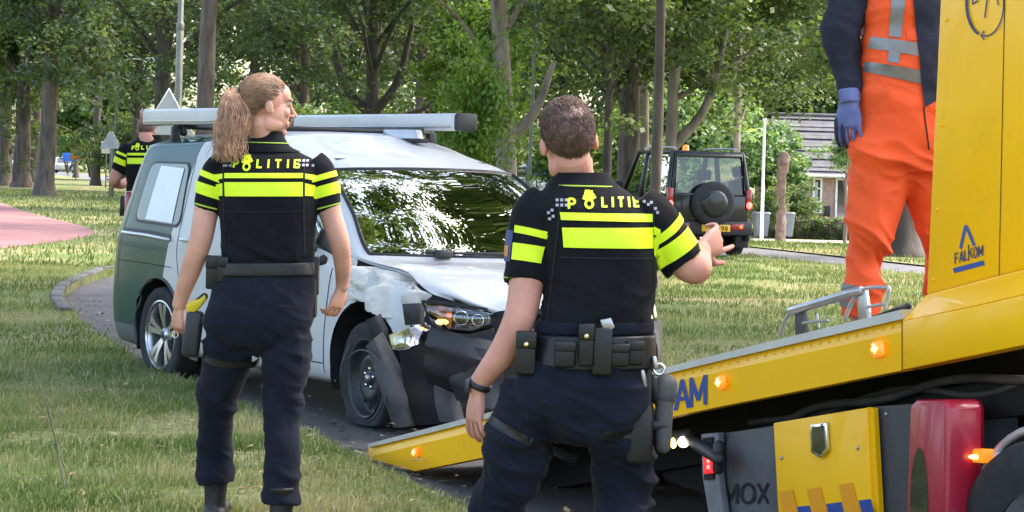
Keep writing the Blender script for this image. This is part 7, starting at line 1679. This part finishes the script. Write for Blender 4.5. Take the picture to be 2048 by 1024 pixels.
# wheeled bins
mat('bin_grey', (0.07, 0.085, 0.10), 0.5, var=0.08)
for x, lab in ((1521, 'grey wheeled bin left of the white pole base'), (1570, 'grey wheeled bin against the clipped hedge')):
    q = at(x, 475, 82); o = empty('wheeled_bin', q, R(8), lab, 'bin', 'wheeled bins by the hedge')
    mk('body', loft([((0, 0, 0.05), (0.23, 0, 0), (0, .25, 0)), ((0, 0, 0.5), (0.27, 0, 0), (0, .30, 0)), ((0, 0, 0.86), (0.30, 0, 0), (0, .33, 0))], n=28, p=6), MAT['bin_grey'], o, world=False, auto=40)
    mk('lid', loft([((0, 0, 0.865), (0.32, 0, 0), (0, .36, 0)), ((0, 0, 0.90), (0.325, 0, 0), (0, .36, 0)), ((0, -0.02, 0.95), (0.26, 0, 0), (0, .30, 0))], n=28, p=6, k=3), MAT['bin_grey'], o, world=False, auto=40)
    for s in (-1, 1): mk('wheel', xf(lathe([(0, -0.03), (0.1, -0.03), (0.1, 0.03), (0, 0.03)], 16, 'x'), Matrix.Translation((s*0.26, 0.26, 0.1))), MAT['rubber'], o, world=False)
# hedge
def hedge(x0, x1, ytop, ybot, Y, dep, label, m='leaf_mid', n=260):
    a, b = at(x0, ybot, Y), at(x1, ytop, Y); o = empty('hedge', ((a.x+b.x)/2, Y, a.z), 0, label, 'hedge'); g = np.random.default_rng(int(x0)); w_, h_ = b.x-a.x, b.z-a.z
    C = np.column_stack([g.uniform(-w_/2, w_/2, n), g.uniform(-dep/2, dep/2, n), g.uniform(0.08, h_-0.05, n)])
    V, F, t = leaf_cloud(C, np.full(n, 0.19), 46, 0.10, g, flat=0.8)
    ob_ = mk('foliage', (V, F), MAT[m], o, world=False, smooth=False); set_tint(ob_.data, t)
    mk('inner_twigs', box(-w_/2+0.1, w_/2-0.1, -dep/2+0.12, dep/2-0.12, 0, h_-0.12, 0.05), MAT['bark_dark'], o, world=False)
hedge(1512, 1712, 438, 476, 88, 0.8, 'low clipped hedge in front of the brick cottage')
hedge(1760, 1925, 436, 480, 70, 0.8, 'low hedge behind the stout flared trunk', 'leaf_bright')

# ================================================================== COTTAGE
mat('brick', (0.30, 0.17, 0.13), 0.9, scale=9, col2=(0.44, 0.31, 0.27), bump=0.01, bscale=30); mat('roof_tile', (0.07, 0.067, 0.075), 0.8, scale=3, col2=(0.125, 0.118, 0.13)); mat('frame_white', (0.75, 0.74, 0.70), 0.5); mat('curtain', (0.35, 0.36, 0.36), 0.8)
HY = 98.0
ho_ = empty('cottage', at(1680, 440, HY), 0, 'brick cottage with a grey tiled roof and white window frames', 'house')
a, b = at(1540, 351, HY), at(2010, 351, HY); zb_h = -1.0; ze = at(1650, 351, HY).z
mk('wall', box(a.x, b.x, HY, HY+6, zb_h, ze), MAT['brick'], ho_, smooth=False)
rtop = at(1650, 232, HY+3.2).z
nco = 15
for k in range(nco):
    u0, u1 = k/nco, (k+1)/nco+0.012
    y0, y1 = HY-0.45+3.65*u0, HY-0.45+3.65*u1; z0, z1 = ze-0.05+(rtop-ze)*u0, ze-0.05+(rtop-ze)*u1
    xl, xr = a.x-0.4+0.8*u0, b.x+0.4-0.8*u0
    mk('tile_course', thick((np.array([(xl, y0, z0+0.05), (xr, y0, z0+0.05), (xr, y1, z1), (xl, y1, z1)]), [(0, 1, 2, 3)]), -0.03), MAT['roof_tile'], ho_, smooth=False)
mk('back_roof', thick((np.array([(a.x-0.3, HY+3.2, rtop), (b.x+0.3, HY+3.2, rtop), (b.x+0.3, HY+6.5, ze), (a.x-0.3, HY+6.5, ze)]), [(0, 1, 2, 3)]), 0.04), MAT['roof_tile'], ho_, smooth=False)
mk('gable', prism([(a.x, HY+0.05, ze), (a.x, HY+5.95, ze), (a.x, HY+3.1, rtop-0.2)], (b.x-a.x, 0, 0)), MAT['brick'], ho_, smooth=False)
mk('ridge', tube([(a.x-0.4, HY+3.2, rtop+0.02), (b.x+0.4, HY+3.2, rtop+0.02)], 0.09, n=8, k=1), MAT['roof_tile'], ho_)
mk('gutter', tube([(a.x-0.4, HY-0.5, ze-0.02), (b.x+0.4, HY-0.5, ze-0.02)], 0.07, n=8, k=1), MAT['frame_white'], ho_)
def hwin(x0, x1, y0, y1, door=False):
    p, q = at(x0, y1, HY), at(x1, y0, HY); f = 0.09
    fr = mk('door' if door else 'window', join(box(p.x, p.x+f, HY-0.06, HY-0.002, p.z, q.z), box(q.x-f, q.x, HY-0.06, HY-0.002, p.z, q.z), box(p.x+f, q.x-f, HY-0.06, HY-0.002, q.z-f, q.z), box(p.x+f, q.x-f, HY-0.06, HY-0.002, p.z, p.z+f)), MAT['frame_white'], ho_, smooth=False)
    mk('pane', box(p.x+f, q.x-f, HY-0.02, HY-0.004, p.z+f, q.z-f), MAT['glass_dark'], fr, smooth=False)
    if not door:
        mk('glazing_bar', box(p.x+f, q.x-f, HY-0.05, HY-0.021, p.z+(q.z-p.z)*0.68, p.z+(q.z-p.z)*0.68+0.06), MAT['frame_white'], fr, smooth=False)
        mk('sill', box(p.x-0.08, q.x+0.08, HY-0.12, HY-0.002, p.z-0.08, p.z-0.002), MAT['kerb'], fr, smooth=False)
        mk('curtain', box(p.x+f+0.02, p.x+f+0.14, HY-0.026, HY-0.0215, p.z+f, q.z-f*2), MAT['curtain'], fr, smooth=False)
hwin(1624, 1645, 356, 426); hwin(1669, 1698, 357, 440, True); hwin(1582, 1600, 358, 410); hwin(1825, 1858, 362, 400); hwin(1700, 1730, 357, 420)
mk('wall_lamp', box(at(1653, 420, HY).x-0.15, at(1653, 420, HY).x+0.15, HY-0.15, HY-0.005, at(1653, 432, HY).z, at(1653, 412, HY).z, 0.03), MAT['plastic_black'], ho_)

# a dry dock stalk and a broad weed in the near grass
wd = empty('weed', gz(135, 990, 0.08), 0, 'thin dark weed stalk standing in the near grass at lower left', 'plant')
mk('stem', tube([gz(135, 1000, 0.08), at(115, 900, 9.9), at(90, 800, 9.95), at(65, 735, 10.0)], [0.004, 0.0035, 0.003, 0.002], n=6, k=4), MAT['bark'], wd)
g = np.random.default_rng(3); lv = []
for k in range(9):
    c = gz(135+g.normal(0, 10), 985+g.normal(0, 8), 0.09); a = g.uniform(0, 6.28); l_ = g.uniform(0.05, 0.09); d = np.array([math.cos(a), math.sin(a), 0.5]); n_ = np.array([-math.sin(a), math.cos(a), 0])*l_*0.25; c = np.array(list(c))
    V = np.array([c, c+d*l_*0.5+n_, c+d*l_+np.array([0, 0, -0.02]), c+d*l_*0.5-n_]); o = mk('leaf', (V, [(0, 1, 2, 3)]), MAT['blade'], wd, smooth=False); set_tint(o.data, np.full(4, 0.35))
